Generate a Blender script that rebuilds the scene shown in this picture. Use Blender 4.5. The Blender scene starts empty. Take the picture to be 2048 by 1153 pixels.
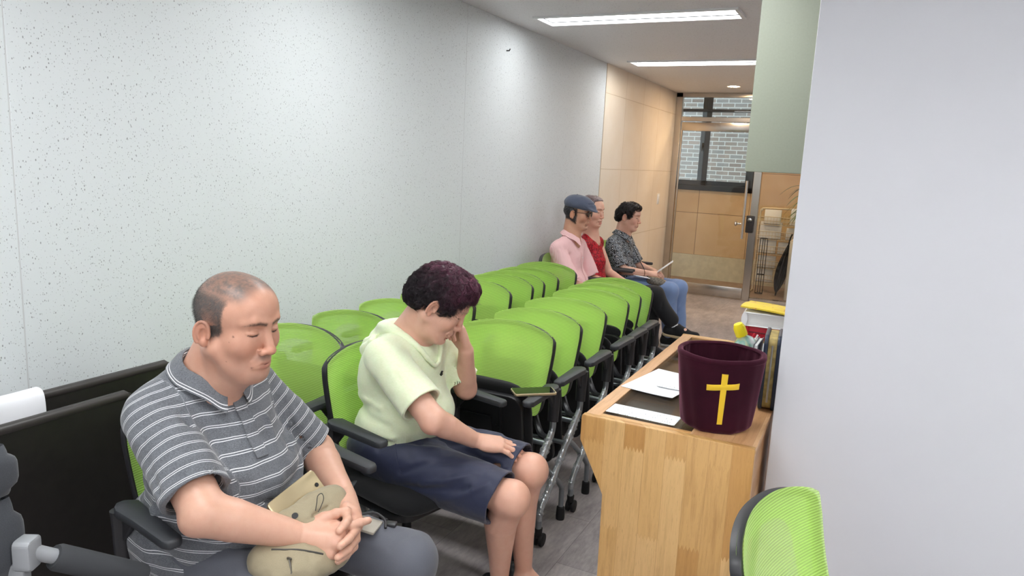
import bpy, bmesh, math, random
import numpy as np
from mathutils import Vector, Matrix
random.seed(7); rng = np.random.default_rng(7)
C = bpy.context.scene.collection
sc = bpy.context.scene
PI = math.pi
# ------------------------------------------------------------------ camera, sky, exposure
CW = np.array([[0.894333570568276, 0.11909757158218856, -0.43125773384117283],
               [0.44483260560752674, -0.13357148690951043, 0.8855973186912892],
               [0.04786875330543876, -0.9838569135438384, -0.17243594790233008]])
cam = bpy.data.cameras.new('camera'); camo = bpy.data.objects.new('camera', cam); C.objects.link(camo)
cam.sensor_fit = 'HORIZONTAL'; cam.sensor_width = 36.0; cam.lens = 1455.3 * 36.0 / 2048.0
cam.clip_start = 0.02; cam.clip_end = 100
M4 = Matrix.Identity(4)
for i in range(3):
    M4[i][0] = CW[i][0]; M4[i][1] = -CW[i][1]; M4[i][2] = -CW[i][2]
M4[2][3] = 1.5
camo.matrix_world = M4
sc.camera = camo
sc.view_settings.view_transform = 'Standard'
sc.view_settings.look = 'None'
sc.view_settings.gamma = 1.0
sc.view_settings.use_curve_mapping = False
sc.view_settings.exposure = 2.05
try:
    sc.cycles.use_denoising = True
    sc.cycles.max_bounces = 10
    sc.cycles.transparent_max_bounces = 24
    sc.cycles.caustics_reflective = False; sc.cycles.caustics_refractive = False
except Exception:
    pass
world = bpy.data.worlds.new('sky'); sc.world = world; world.use_nodes = True
bg = world.node_tree.nodes['Background']
bg.inputs[0].default_value = (0.80, 0.90, 1.0, 1); bg.inputs[1].default_value = .46
PANEL_W = 6.6          # LED panel radiance
SPOT_W = 120.0          # warm downlights by the glass door

# ------------------------------------------------------------------ object helpers
def tag(o, label=None, cat=None, group=None, kind=None):
    if label: o['label'] = label
    if cat: o['category'] = cat
    if group: o['group'] = group
    if kind: o['kind'] = kind
    return o
def thing(name, label, cat, loc=(0, 0, 0), rz=0.0, group=None):
    o = bpy.data.objects.new(name, None); C.objects.link(o)
    o.empty_display_size = 0.05
    o.location = loc; o.rotation_euler = (0, 0, rz)
    return tag(o, label, cat, group)
def children(o): return [c for c in bpy.data.objects if c.parent == o]
def copy_tree(o, parent=None):
    c = o.copy(); C.objects.link(c)
    if parent is not None: c.parent = parent
    for ch in children(o): copy_tree(ch, c)
    return c
def link(name, me, mat=None, parent=None):
    o = bpy.data.objects.new(name, me); C.objects.link(o)
    if parent is not None: o.parent = parent
    if mat is not None and not me.materials: me.materials.append(mat)
    return o
def V(*a): return np.array(a, float)
def unit(v): v = np.asarray(v, float); return v / (np.linalg.norm(v) + 1e-12)
def rotz(a): c, s = math.cos(a), math.sin(a); return np.array([[c, -s, 0], [s, c, 0], [0, 0, 1.]])
def roty(a): c, s = math.cos(a), math.sin(a); return np.array([[c, 0, s], [0, 1, 0], [-s, 0, c]])
def rotx(a): c, s = math.cos(a), math.sin(a); return np.array([[1, 0, 0], [0, c, -s], [0, s, c]])

class MB:
    """collects shapes into one mesh"""
    def __init__(s): s.v = []; s.f = []; s.uv = {}
    def add(s, vs, fs, T=None):
        n = len(s.v)
        vs = np.asarray(vs, float)
        if T is not None:
            R, t = T; vs = vs @ np.asarray(R).T + np.asarray(t)
        s.v += [tuple(p) for p in vs]; s.f += [tuple(i + n for i in f) for f in fs]
        return n
    def box(s, c, size, bev=0.0, seg=2, R=None):
        bm = bmesh.new(); bmesh.ops.create_cube(bm, size=1)
        for v in bm.verts: v.co = Vector((v.co.x * size[0], v.co.y * size[1], v.co.z * size[2]))
        if bev > 0: bmesh.ops.bevel(bm, geom=list(bm.edges), offset=bev, segments=seg, profile=0.5, affect='EDGES')
        bm.verts.index_update()
        vs = [tuple(v.co) for v in bm.verts]; fs = [tuple(v.index for v in f.verts) for f in bm.faces]; bm.free()
        s.add(vs, fs, (np.eye(3) if R is None else R, c)); return s
    def tube(s, pts, r, n=10, cap=True, squash=None, up=None):
        P = [np.asarray(p, float) for p in pts]; m = len(P)
        rr = [r] * m if np.isscalar(r) else list(r)
        vs = []; fs = []
        t0 = unit(P[1] - P[0]); a = np.array([0, 0, 1.]) if up is None else np.asarray(up, float)
        if abs(t0 @ a) > .95: a = np.array([0, 1., 0])
        nrm = unit(a - t0 * (a @ t0))
        for i in range(m):
            t = unit((P[min(i + 1, m - 1)] - P[max(i - 1, 0)]))
            nrm = unit(nrm - t * (nrm @ t)); b = np.cross(t, nrm)
            for k in range(n):
                an = 2 * PI * k / n
                sx, sy = (1, 1) if squash is None else squash
                vs.append(P[i] + rr[i] * (math.cos(an) * sx * nrm + math.sin(an) * sy * b))
        for i in range(m - 1):
            for k in range(n):
                fs.append((i * n + k, i * n + (k + 1) % n, (i + 1) * n + (k + 1) % n, (i + 1) * n + k))
        if cap:
            fs.append(tuple(range(n - 1, -1, -1))); fs.append(tuple((m - 1) * n + k for k in range(n)))
        s.add(vs, fs); return s
    def lathe(s, prof, n=32, T=None, cap=True):
        vs = []; fs = []
        for (r, z) in prof:
            for k in range(n):
                an = 2 * PI * k / n; vs.append((r * math.cos(an), r * math.sin(an), z))
        for i in range(len(prof) - 1):
            for k in range(n):
                fs.append((i * n + k, i * n + (k + 1) % n, (i + 1) * n + (k + 1) % n, (i + 1) * n + k))
        if cap:
            fs.append(tuple(range(n - 1, -1, -1))); fs.append(tuple((len(prof) - 1) * n + k for k in range(n)))
        s.add(vs, fs, T); return s
    def prism(s, outline, d0, d1, axis='y', bev=0.0, T=None):
        """outline (a,b) extruded along axis: x -> (d,a,b); y -> (a,d,b); z -> (a,b,d)"""
        bm = bmesh.new()
        def pt(a, b, d): return {'x': (d, a, b), 'y': (a, d, b), 'z': (a, b, d)}[axis]
        vs = [bm.verts.new(pt(a, b, d0)) for a, b in outline]
        f = bm.faces.new(vs)
        r = bmesh.ops.extrude_face_region(bm, geom=[f])
        dv = Vector(pt(0, 0, d1 - d0))
        for v in r['geom']:
            if isinstance(v, bmesh.types.BMVert): v.co += dv
        bmesh.ops.recalc_face_normals(bm, faces=list(bm.faces))
        if bev > 0: bmesh.ops.bevel(bm, geom=list(bm.edges), offset=bev, segments=2, profile=.5, affect='EDGES')
        bm.verts.index_update()
        vs = [tuple(v.co) for v in bm.verts]; fs = [tuple(v.index for v in f.verts) for f in bm.faces]; bm.free()
        s.add(vs, fs, T); return s
    def grid(s, fn, nu, nv, thick=0.0, closed_u=False):
        """fn(i/nu, j/nv) -> point; optional thickness along the surface normal"""
        U = nu if closed_u else nu + 1
        P = np.array([[fn(i / nu, j / nv) for j in range(nv + 1)] for i in range(U)])
        def quads(off, flip):
            q = []
            for i in range(nu):
                for j in range(nv):
                    a, b = i, (i + 1) % U
                    t = (off + a * (nv + 1) + j, off + b * (nv + 1) + j, off + b * (nv + 1) + j + 1, off + a * (nv + 1) + j + 1)
                    q.append(t[::-1] if flip else t)
            return q
        if thick == 0:
            s.add(P.reshape(-1, 3), quads(0, False)); return s
        if closed_u: du = np.roll(P, -1, 0) - np.roll(P, 1, 0)
        else: du = np.gradient(P, axis=0)
        dv = np.gradient(P, axis=1); N = np.cross(du, dv); N /= (np.linalg.norm(N, axis=2, keepdims=True) + 1e-12)
        Q = P - N * thick; K = U * (nv + 1)
        fs = quads(0, False) + quads(K, True)
        for i in range(nu):
            a, b = i, (i + 1) % U
            for j in (0, nv):
                t = (a * (nv + 1) + j, b * (nv + 1) + j, K + b * (nv + 1) + j, K + a * (nv + 1) + j)
                fs.append(t[::-1] if j == 0 else t)
        if not closed_u:
            for i in (0, nu):
                for j in range(nv):
                    t = (i * (nv + 1) + j, i * (nv + 1) + j + 1, K + i * (nv + 1) + j + 1, K + i * (nv + 1) + j)
                    fs.append(t[::-1] if i == 0 else t)
        s.add(np.concatenate([P.reshape(-1, 3), Q.reshape(-1, 3)]), fs); return s
    def build(s, name, mat, parent=None, smooth=True, angle=40, org=None, fixn=True):
        me = bpy.data.meshes.new(name)
        vs = s.v if org is None else [tuple(np.array(p) - org) for p in s.v]
        me.from_pydata(vs, [], s.f); me.update()
        if fixn:
            bm = bmesh.new(); bm.from_mesh(me); bmesh.ops.recalc_face_normals(bm, faces=list(bm.faces)); bm.to_mesh(me); bm.free()
        if smooth:
            me.polygons.foreach_set('use_smooth', [True] * len(me.polygons))
            try: me.set_sharp_from_angle(angle=math.radians(angle))
            except Exception: pass
        return link(name, me, mat, parent)

def spline(pts, n=8):
    """Catmull-Rom through pts"""
    P = [np.asarray(p, float) for p in pts]; P = [2 * P[0] - P[1]] + P + [2 * P[-1] - P[-2]]
    out = []
    for i in range(1, len(P) - 2):
        for k in range(n):
            t = k / n
            out.append(.5 * (2 * P[i] + (P[i + 1] - P[i - 1]) * t + (2 * P[i - 1] - 5 * P[i] + 4 * P[i + 1] - P[i + 2]) * t * t
                             + (3 * P[i] - P[i - 1] - 3 * P[i + 1] + P[i + 2]) * t ** 3))
    out.append(P[-2]); return out
def rrect(w, h, r, n=5, cx=0, cy=0):
    o = []
    for (sx, sy, a0) in ((1, 1, 0), (-1, 1, 90), (-1, -1, 180), (1, -1, 270)):
        for k in range(n + 1):
            a = math.radians(a0 + 90 * k / n)
            o.append((cx + sx * (w / 2 - r) + r * math.cos(a), cy + sy * (h / 2 - r) + r * math.sin(a)))
    return o

# ------------------------------------------------------------------ materials
def srgb(r, g, b):
    f = lambda c: ((c / 255.) / 12.92 if c / 255. <= .04045 else ((c / 255. + .055) / 1.055) ** 2.4)
    return (f(r), f(g), f(b), 1)
class NT:
    def __init__(s, name):
        s.m = bpy.data.materials.new(name); s.m.use_nodes = True
        s.t = s.m.node_tree; s.b = s.t.nodes['Principled BSDF']; s.out = s.t.nodes['Material Output']
    def n(s, typ, ins=None, **kw):
        nd = s.t.nodes.new(typ)
        for k, v in kw.items(): setattr(nd, k, v)
        for k, v in (ins or {}).items(): s.set(nd.inputs[k], v)
        return nd
    def set(s, sock, v):
        if hasattr(v, 'links') or isinstance(v, bpy.types.NodeSocket): s.t.links.new(v, sock)
        else: sock.default_value = v
    def bs(s, **kw):
        for k, v in kw.items(): s.set(s.b.inputs[k.replace('_', ' ')], v)
    def math(s, op, a, b=0.0, c=0.0):
        nd = s.n('ShaderNodeMath', operation=op); s.set(nd.inputs[0], a); s.set(nd.inputs[1], b); s.set(nd.inputs[2], c); return nd.outputs[0]
    def mix(s, fac, a, b, mode='MIX'):
        nd = s.n('ShaderNodeMix', data_type='RGBA', blend_type=mode)
        s.set(nd.inputs[0], fac); s.set(nd.inputs[6], a); s.set(nd.inputs[7], b); return nd.outputs[2]
    def coord(s, which='Object', scale=(1, 1, 1), rot=(0, 0, 0), loc=(0, 0, 0)):
        tc = s.n('ShaderNodeTexCoord'); mp = s.n('ShaderNodeMapping')
        s.t.links.new(tc.outputs[which], mp.inputs[0])
        mp.inputs['Scale'].default_value = scale; mp.inputs['Rotation'].default_value = rot; mp.inputs['Location'].default_value = loc
        return mp.outputs[0]
    def noise(s, vec, scale, detail=3, rough=.5, out=0):
        nd = s.n('ShaderNodeTexNoise'); s.t.links.new(vec, nd.inputs['Vector'])
        nd.inputs['Scale'].default_value = scale; nd.inputs['Detail'].default_value = detail; nd.inputs['Roughness'].default_value = rough
        return nd.outputs[out]
    def ramp(s, fac, stops):
        nd = s.n('ShaderNodeValToRGB'); s.set(nd.inputs[0], fac); e = nd.color_ramp.elements
        while len(e) < len(stops): e.new(.5)
        for i, (p, c) in enumerate(stops): e[i].position = p; e[i].color = c if len(c) == 4 else (*c, 1)
        return nd.outputs[0]
    def bump(s, h, strength=.3, dist=.002):
        nd = s.n('ShaderNodeBump'); s.set(nd.inputs['Height'], h); nd.inputs['Strength'].default_value = strength; nd.inputs['Distance'].default_value = dist
        s.t.links.new(nd.outputs[0], s.b.inputs['Normal']); return nd.outputs[0]
    def attr(s, name, out='Color'): return s.n('ShaderNodeAttribute', attribute_name=name).outputs[out]
def plain(name, col, rough=.5, metal=0.0, bump=None, var=.0, vscale=30, spec=.5):
    t = NT(name); t.bs(Roughness=rough, Metallic=metal); t.b.inputs['Specular IOR Level'].default_value = spec
    if var > 0:
        v = t.noise(t.coord(), vscale, 4)
        c1 = tuple(x * (1 - var) for x in col[:3]) + (1,); c2 = tuple(min(1, x * (1 + var)) for x in col[:3]) + (1,)
        t.bs(Base_Color=t.ramp(v, [(.35, c1), (.65, c2)]))
    else: t.bs(Base_Color=col)
    if bump: t.bump(t.noise(t.coord(), bump[0], 4), bump[1], bump[2] if len(bump) > 2 else .001)
    return t.m
def speckled(name, base, fleck, axes, amount=.5, size=70., second=True):
    """board with little elongated flecks; axes picks the two in-plane object axes"""
    t = NT(name); sc3 = tuple(axes)
    vec = t.coord('Object', scale=sc3)
    wob = t.noise(vec, 14, 2, out=1)
    mixv = t.n('ShaderNodeMix', data_type='VECTOR'); t.set(mixv.inputs[0], .012); t.t.links.new(vec, mixv.inputs[4]); t.t.links.new(wob, mixv.inputs[5])
    def layer(scale, rot, thr, dens):
        mp = t.n('ShaderNodeMapping'); t.t.links.new(mixv.outputs[1], mp.inputs[0]); mp.inputs['Rotation'].default_value = rot
        vo = t.n('ShaderNodeTexVoronoi', feature='F1'); t.t.links.new(mp.outputs[0], vo.inputs['Vector']); vo.inputs['Scale'].default_value = scale
        vo.inputs['Randomness'].default_value = 1.0
        sep = t.n('ShaderNodeSeparateColor'); t.t.links.new(vo.outputs['Color'], sep.inputs[0])
        rad = t.math('MULTIPLY', sep.outputs[1], thr)
        near = t.math('LESS_THAN', vo.outputs['Distance'], rad)
        keep = t.math('LESS_THAN', sep.outputs[0], dens)
        return t.math('MULTIPLY', near, keep)
    a = layer(size, (.0, .3, .4), .23, .85); b = layer(size * 1.7, (.5, .2, 0), .27, .95)
    m = t.math('MAXIMUM', a, t.math('MULTIPLY', b, .75))
    m = t.math('MULTIPLY', m, amount)
    cl = t.mix(t.noise(vec, 1.3, 2), base, tuple(x * .97 for x in base[:3]) + (1,))
    t.bs(Base_Color=t.mix(m, cl, fleck), Roughness=.55)
    t.bump(t.math('MULTIPLY', m, -1.0), .25, .001)
    return t.m
def wood(name, axis='z', tones=((212, 168, 108), (194, 145, 85), (224, 184, 128)), stave=.062, length=.42):
    """finger-jointed solid wood board; staves run along the axis"""
    t = NT(name)
    rot = {'z': (0, math.radians(90), 0), 'y': (0, 0, math.radians(90)), 'x': (0, 0, 0)}[axis]
    tc = t.n('ShaderNodeTexCoord'); sep = t.n('ShaderNodeSeparateXYZ'); t.t.links.new(tc.outputs['Object'], sep.inputs[0])
    comb = t.n('ShaderNodeCombineXYZ')
    if axis == 'z': o = (sep.outputs[2], t.math('ADD', sep.outputs[0], sep.outputs[1]))
    elif axis == 'y': o = (sep.outputs[1], t.math('ADD', sep.outputs[0], sep.outputs[2]))
    else: o = (sep.outputs[0], t.math('ADD', sep.outputs[1], sep.outputs[2]))
    # the finger joints: short zigzag at the stave ends
    zig = t.math('MULTIPLY', t.math('PINGPONG', t.math('MULTIPLY', o[1], 180.), 1.0), .016)
    t.t.links.new(t.math('ADD', o[0], zig), comb.inputs[0]); t.t.links.new(o[1], comb.inputs[1])
    br = t.n('ShaderNodeTexBrick', offset=.37, offset_frequency=2, squash=1.0)
    t.t.links.new(comb.outputs[0], br.inputs['Vector'])
    br.inputs['Color1'].default_value = (0, 0, 0, 1); br.inputs['Color2'].default_value = (1, 1, 1, 1); br.inputs['Mortar'].default_value = (.5, .5, .5, 1)
    br.inputs['Scale'].default_value = 1; br.inputs['Mortar Size'].default_value = .0006; br.inputs['Mortar Smooth'].default_value = .3
    br.inputs['Brick Width'].default_value = length; br.inputs['Row Height'].default_value = stave
    sv = t.n('ShaderNodeSeparateColor'); t.t.links.new(br.outputs['Color'], sv.inputs[0])
    comb2 = t.n('ShaderNodeCombineXYZ')
    t.t.links.new(t.math('MULTIPLY', o[0], 2.6), comb2.inputs[0]); t.t.links.new(t.math('MULTIPLY', o[1], 34.), comb2.inputs[1]); t.t.links.new(t.math('MULTIPLY', sv.outputs[0], 17.), comb2.inputs[2])
    g = t.noise(comb2.outputs[0], 1.6, 5, .6)
    pores = t.n('ShaderNodeCombineXYZ'); t.t.links.new(t.math('MULTIPLY', o[0], 30.), pores.inputs[0]); t.t.links.new(t.math('MULTIPLY', o[1], 420.), pores.inputs[1])
    pn = t.noise(pores.outputs[0], 1.0, 2)
    base = t.ramp(sv.outputs[0], [(0, srgb(*tones[1])), (.5, srgb(*tones[0])), (1, srgb(*tones[2]))])
    grain = t.ramp(g, [(.3, (.72, .66, .58)), (.52, (1, 1, 1)), (.72, (.86, .82, .76))])
    col = t.mix(.8, base, grain, 'MULTIPLY')
    col = t.mix(t.math('MULTIPLY', t.math('LESS_THAN', pn, .36), .22), col, srgb(140, 95, 50))
    col = t.mix(t.math('MULTIPLY', br.outputs['Fac'], .35), col, srgb(130, 85, 45))
    t.bs(Base_Color=col, Roughness=.38); t.bump(pn, .06, .0005)
    return t.m
def woven(name, col, scale=900, rough=.85, var=.25, sheen=.3, big=6):
    t = NT(name); v = t.coord()
    n = t.noise(v, scale, 2); n2 = t.noise(v, big, 3)
    c1 = tuple(x * (1 - var) for x in col[:3]) + (1,); c2 = tuple(min(1, x * (1 + var)) for x in col[:3]) + (1,)
    c = t.ramp(n, [(.3, c1), (.7, c2)])
    c = t.mix(.25, c, t.ramp(n2, [(.3, tuple(x * .85 for x in col[:3])), (.7, tuple(min(1, x * 1.12) for x in col[:3]))]))
    t.bs(Base_Color=c, Roughness=rough); t.b.inputs['Sheen Weight'].default_value = sheen; t.b.inputs['Sheen Roughness'].default_value = .5
    t.b.inputs['Specular IOR Level'].default_value = .25
    t.bump(n, .25, .0006); return t.m
# ------------------------------------------------------------------ the room
CEIL = 2.385; WX = -2.25; DY = 8.85; VY = 10.2
m_wall = speckled('speckled_wallboard', srgb(223, 228, 229), srgb(96, 98, 98), (1, 1, .55), .66, 118.)
m_ceil = speckled('gypsum_ceiling', srgb(236, 235, 235), srgb(130, 125, 122), (.6, 1, 1), .5, 90.)
m_white = plain('white_paint', srgb(216, 217, 222), .6, bump=(60, .12, .001), var=.012, vscale=3)
m_sage = plain('sage_laminate', srgb(158, 164, 147), .5, bump=(700, .1, .0003), var=.02, vscale=120)
m_grey = plain('light_grey_paint', srgb(214, 214, 214), .6)
m_black = plain('black_plastic', srgb(40, 40, 43), .42, bump=(900, .12, .0003))
m_dark = plain('black_rubber', srgb(22, 22, 24), .6)
m_steel = plain('stainless_steel', srgb(196, 190, 182), .24, 1.0, var=.04, vscale=8)
m_chrome = plain('polished_chrome', srgb(215, 212, 208), .12, 1.0)
m_alu = plain('white_enamel', srgb(235, 235, 235), .4)
m_blackalu = plain('black_aluminium', srgb(36, 38, 41), .4, .3)
m_paper = plain('white_paper', srgb(236, 237, 240), .7)

def tile_mat(name, c1, c2, joint, w, h, off=(0, 0), axes='yz', rough=.38, offset=0.0):
    t = NT(name); tc = t.n('ShaderNodeTexCoord'); sp = t.n('ShaderNodeSeparateXYZ'); t.t.links.new(tc.outputs['Object'], sp.inputs[0])
    ix = {'x': 0, 'y': 1, 'z': 2}; cb = t.n('ShaderNodeCombineXYZ')
    t.t.links.new(t.math('ADD', sp.outputs[ix[axes[0]]], off[0]), cb.inputs[0]); t.t.links.new(t.math('ADD', sp.outputs[ix[axes[1]]], off[1]), cb.inputs[1])
    br = t.n('ShaderNodeTexBrick', offset=offset, squash=1.0); t.t.links.new(cb.outputs[0], br.inputs['Vector'])
    br.inputs['Color1'].default_value = (.2, .2, .2, 1); br.inputs['Color2'].default_value = (.8, .8, .8, 1)
    br.inputs['Scale'].default_value = 1; br.inputs['Mortar Size'].default_value = .0035; br.inputs['Brick Width'].default_value = w; br.inputs['Row Height'].default_value = h
    sv = t.n('ShaderNodeSeparateColor'); t.t.links.new(br.outputs['Color'], sv.inputs[0])
    vec = t.coord(); n = t.noise(vec, 5, 4); n2 = t.noise(vec, 160, 2)
    mx = t.math('ADD', t.math('MULTIPLY', sv.outputs[0], .35), t.math('MULTIPLY', n, .65))
    col = t.ramp(mx, [(.3, c1), (.7, c2)])
    col = t.mix(.10, col, t.ramp(n2, [(.3, (.3, .22, .15)), (.7, (1, .95, .85))]), 'OVERLAY')
    col = t.mix(br.outputs['Fac'], col, joint)
    t.bs(Base_Color=col, Roughness=rough); t.bump(t.math('MULTIPLY', br.outputs['Fac'], -1.), .6, .003)
    return t.m
m_tan = tile_mat('tan_wall_tile', srgb(236, 222, 202), srgb(242, 231, 215), srgb(216, 199, 175), .59, .67, (-6.32 % .59 * 0 + .17, .546), 'yz')
m_tan2 = tile_mat('vestibule_tile', srgb(196, 160, 116), srgb(210, 177, 135), srgb(120, 92, 62), .68, .58, (.13, -.33 + .58), 'xz')
m_beige = plain('cream_stone_skirting', srgb(205, 194, 164), .5, var=.08, vscale=14)

def floor_mat(name, cA, cB, cC, rough):
    t = NT(name); tc = t.n('ShaderNodeTexCoord'); sp = t.n('ShaderNodeSeparateXYZ'); t.t.links.new(tc.outputs['Object'], sp.inputs[0])
    cb = t.n('ShaderNodeCombineXYZ'); t.t.links.new(sp.outputs[1], cb.inputs[0]); t.t.links.new(sp.outputs[0], cb.inputs[1])
    br = t.n('ShaderNodeTexBrick', offset=.4, squash=1.0); t.t.links.new(cb.outputs[0], br.inputs['Vector'])
    br.inputs['Color1'].default_value = (0, 0, 0, 1); br.inputs['Color2'].default_value = (1, 1, 1, 1); br.inputs['Scale'].default_value = 1
    br.inputs['Mortar Size'].default_value = .0012; br.inputs['Brick Width'].default_value = .92; br.inputs['Row Height'].default_value = .46
    sv = t.n('ShaderNodeSeparateColor'); t.t.links.new(br.outputs['Color'], sv.inputs[0])
    vec = t.coord('Object', (5.0, 1.6, 1)); n = t.noise(vec, 2.2, 7, .68)
    vec2 = t.coord('Object', (70, 16, 1)); n2 = t.noise(vec2, 1.2, 4, .6)
    f = t.math('ADD', t.math('MULTIPLY', n, .62), t.math('ADD', t.math('MULTIPLY', n2, .3), t.math('MULTIPLY', sv.outputs[0], .08)))
    col = t.ramp(f, [(.36, cA), (.5, cB), (.66, cC)])
    col = t.mix(t.math('MULTIPLY', br.outputs['Fac'], .5), col, srgb(70, 66, 66))
    t.bs(Base_Color=col, Roughness=t.ramp(n2, [(.3, (rough,) * 3), (.7, (rough + .12,) * 3)])); t.bump(n2, .12, .0006)
    return t.m
m_floor = floor_mat('grey_stone_vinyl', srgb(130, 123, 123), srgb(160, 152, 151), srgb(188, 180, 177), .34)
m_floor2 = floor_mat('brown_stone_floor', srgb(128, 104, 86), srgb(142, 118, 98), srgb(156, 132, 112), .45)
def brick_mat():
    t = NT('pale_outside_brick'); tc = t.n('ShaderNodeTexCoord'); sp = t.n('ShaderNodeSeparateXYZ'); t.t.links.new(tc.outputs['Object'], sp.inputs[0])
    cb = t.n('ShaderNodeCombineXYZ'); t.t.links.new(sp.outputs[0], cb.inputs[0]); t.t.links.new(sp.outputs[2], cb.inputs[1])
    br = t.n('ShaderNodeTexBrick', offset=.5); t.t.links.new(cb.outputs[0], br.inputs['Vector'])
    br.inputs['Color1'].default_value = (0, 0, 0, 1); br.inputs['Color2'].default_value = (1, 1, 1, 1); br.inputs['Scale'].default_value = 1
    br.inputs['Mortar Size'].default_value = .007; br.inputs['Brick Width'].default_value = .20; br.inputs['Row Height'].default_value = .068
    sv = t.n('ShaderNodeSeparateColor'); t.t.links.new(br.outputs['Color'], sv.inputs[0])
    col = t.ramp(sv.outputs[0], [(.0, srgb(142, 120, 108)), (.3, srgb(165, 150, 140)), (.55, srgb(150, 154, 156)), (.8, srgb(176, 150, 136)), (1., srgb(160, 158, 154))])
    col = t.mix(t.noise(t.coord(), 60, 3), col, srgb(140, 134, 130))
    col = t.mix(br.outputs['Fac'], col, srgb(205, 205, 202)); t.bs(Base_Color=col, Roughness=.85); return t.m
m_brick = brick_mat()
def glass_mat(name, tint=(1, 1, 1), amt=.06):
    t = NT(name); tr = t.n('ShaderNodeBsdfTransparent'); tr.inputs[0].default_value = (*tint, 1)
    gl = t.n('ShaderNodeBsdfGlossy'); gl.inputs['Roughness'].default_value = .02
    lw = t.n('ShaderNodeLayerWeight'); lw.inputs[0].default_value = .12
    f = t.math('ADD', t.math('MULTIPLY', lw.outputs['Fresnel'], .55), amt)
    ms = t.n('ShaderNodeMixShader'); t.set(ms.inputs[0], f); t.t.links.new(tr.outputs[0], ms.inputs[1]); t.t.links.new(gl.outputs[0], ms.inputs[2])
    t.t.links.new(ms.outputs[0], t.out.inputs[0]); return t.m
m_glass = glass_mat('clear_glass', (.95, .97, .96), .03); m_topglass = glass_mat('desk_top_glass', (.9, .92, .92), .13)

def struct(name, mb, mat, **kw):
    o = mb.build(name, mat, **kw); o['kind'] = 'structure'; return o
def slab(x0, x1, y0, y1, z0, z1, bev=0):
    return MB().box(((x0 + x1) / 2, (y0 + y1) / 2, (z0 + z1) / 2), (x1 - x0, y1 - y0, z1 - z0), bev)
# floor and ceiling
struct('floor', slab(-2.35, 3.3, -3.6, DY + .04, -.08, 0), m_floor)
f2 = struct('floor_entry', slab(-2.95, 2.4, DY + .04, VY + .1, -.08, .0), m_floor2)
PANELS = [(-2.035, -.79, 4.275, 4.56), (-2.035, -.79, 6.20, 6.48), (-1.75, -.50, 2.36, 2.64), (-1.75, -.50, .44, .72), (-2.035, -.79, -1.5, -1.22),
          (.05, 1.3, .44, .72), (.05, 1.3, -1.5, -1.22), (1.75, 3.0, .44, .72), (1.75, 3.0, -1.5, -1.22), (-2.035, -.79, -3.2, -2.92), (.05, 1.3, -3.2, -2.92), (.75, 2.0, 4.275, 4.56), (.75, 2.0, 6.2, 6.48)]  # right-hand panels are unseen, added to even out the room light
def ceiling():
    xs = sorted({-2.35, 3.3} | {p[0] for p in PANELS} | {p[1] for p in PANELS}); ys = sorted({-3.6, DY + .04} | {p[2] for p in PANELS} | {p[3] for p in PANELS})
    mb = MB()
    for i in range(len(xs) - 1):
        for j in range(len(ys) - 1):
            cx, cy = (xs[i] + xs[i + 1]) / 2, (ys[j] + ys[j + 1]) / 2
            if any(p[0] < cx < p[1] and p[2] < cy < p[3] for p in PANELS): continue
            mb.add([(xs[i], ys[j], CEIL), (xs[i + 1], ys[j], CEIL), (xs[i + 1], ys[j + 1], CEIL), (xs[i], ys[j + 1], CEIL)], [(3, 2, 1, 0)])
    bm_o = mb.build('ceiling', m_ceil, smooth=False, fixn=False); bm_o['kind'] = 'structure'
    struct('ceiling_slab', slab(-2.35, 3.3, -3.6, DY + .04, CEIL + .10, CEIL + .14), m_grey)
ceiling()
struct('ceiling_entry', slab(-2.95, 2.4, DY + .04, VY + .1, 2.76, 2.86), m_grey)
# left wall: speckled boards with grooves between, then tan tile
def left_wall():
    ys = [-3.6, 1.276, 3.858, 6.318]
    mb = MB()
    for a, b in zip(ys[:-1], ys[1:]): mb.box((WX - .05, (a + b) / 2, CEIL / 2), (.1, b - a - .004, CEIL), .0012, 1)
    struct('wall_left', mb, m_wall)
    struct('trim_1', slab(WX - .06, WX - .0012, 1.26, 1.29, 0, CEIL), plain('seam_filler', srgb(206, 208, 208), .6))
    struct('trim_2', slab(WX - .06, WX - .0012, 3.84, 3.876, 0, CEIL), bpy.data.materials['seam_filler'])
left_wall()
struct('wall_left_tiled', slab(WX - .1, WX + .004, 6.318, DY + .03, 0, CEIL), m_tan)
struct('wall_back', slab(-2.35, 3.3, -3.7, -3.6, 0, CEIL), m_white)
struct('wall_far_right', slab(3.2, 3.3, -3.6, 2.5, 0, CEIL), m_white)
struct('wall_right', slab(-.193, 3.25, 2.2, 2.42, 0, CEIL, .003), m_white)
struct('wall_hall_right', slab(2.3, 2.4, 2.42, DY, 0, CEIL), m_white)
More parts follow.
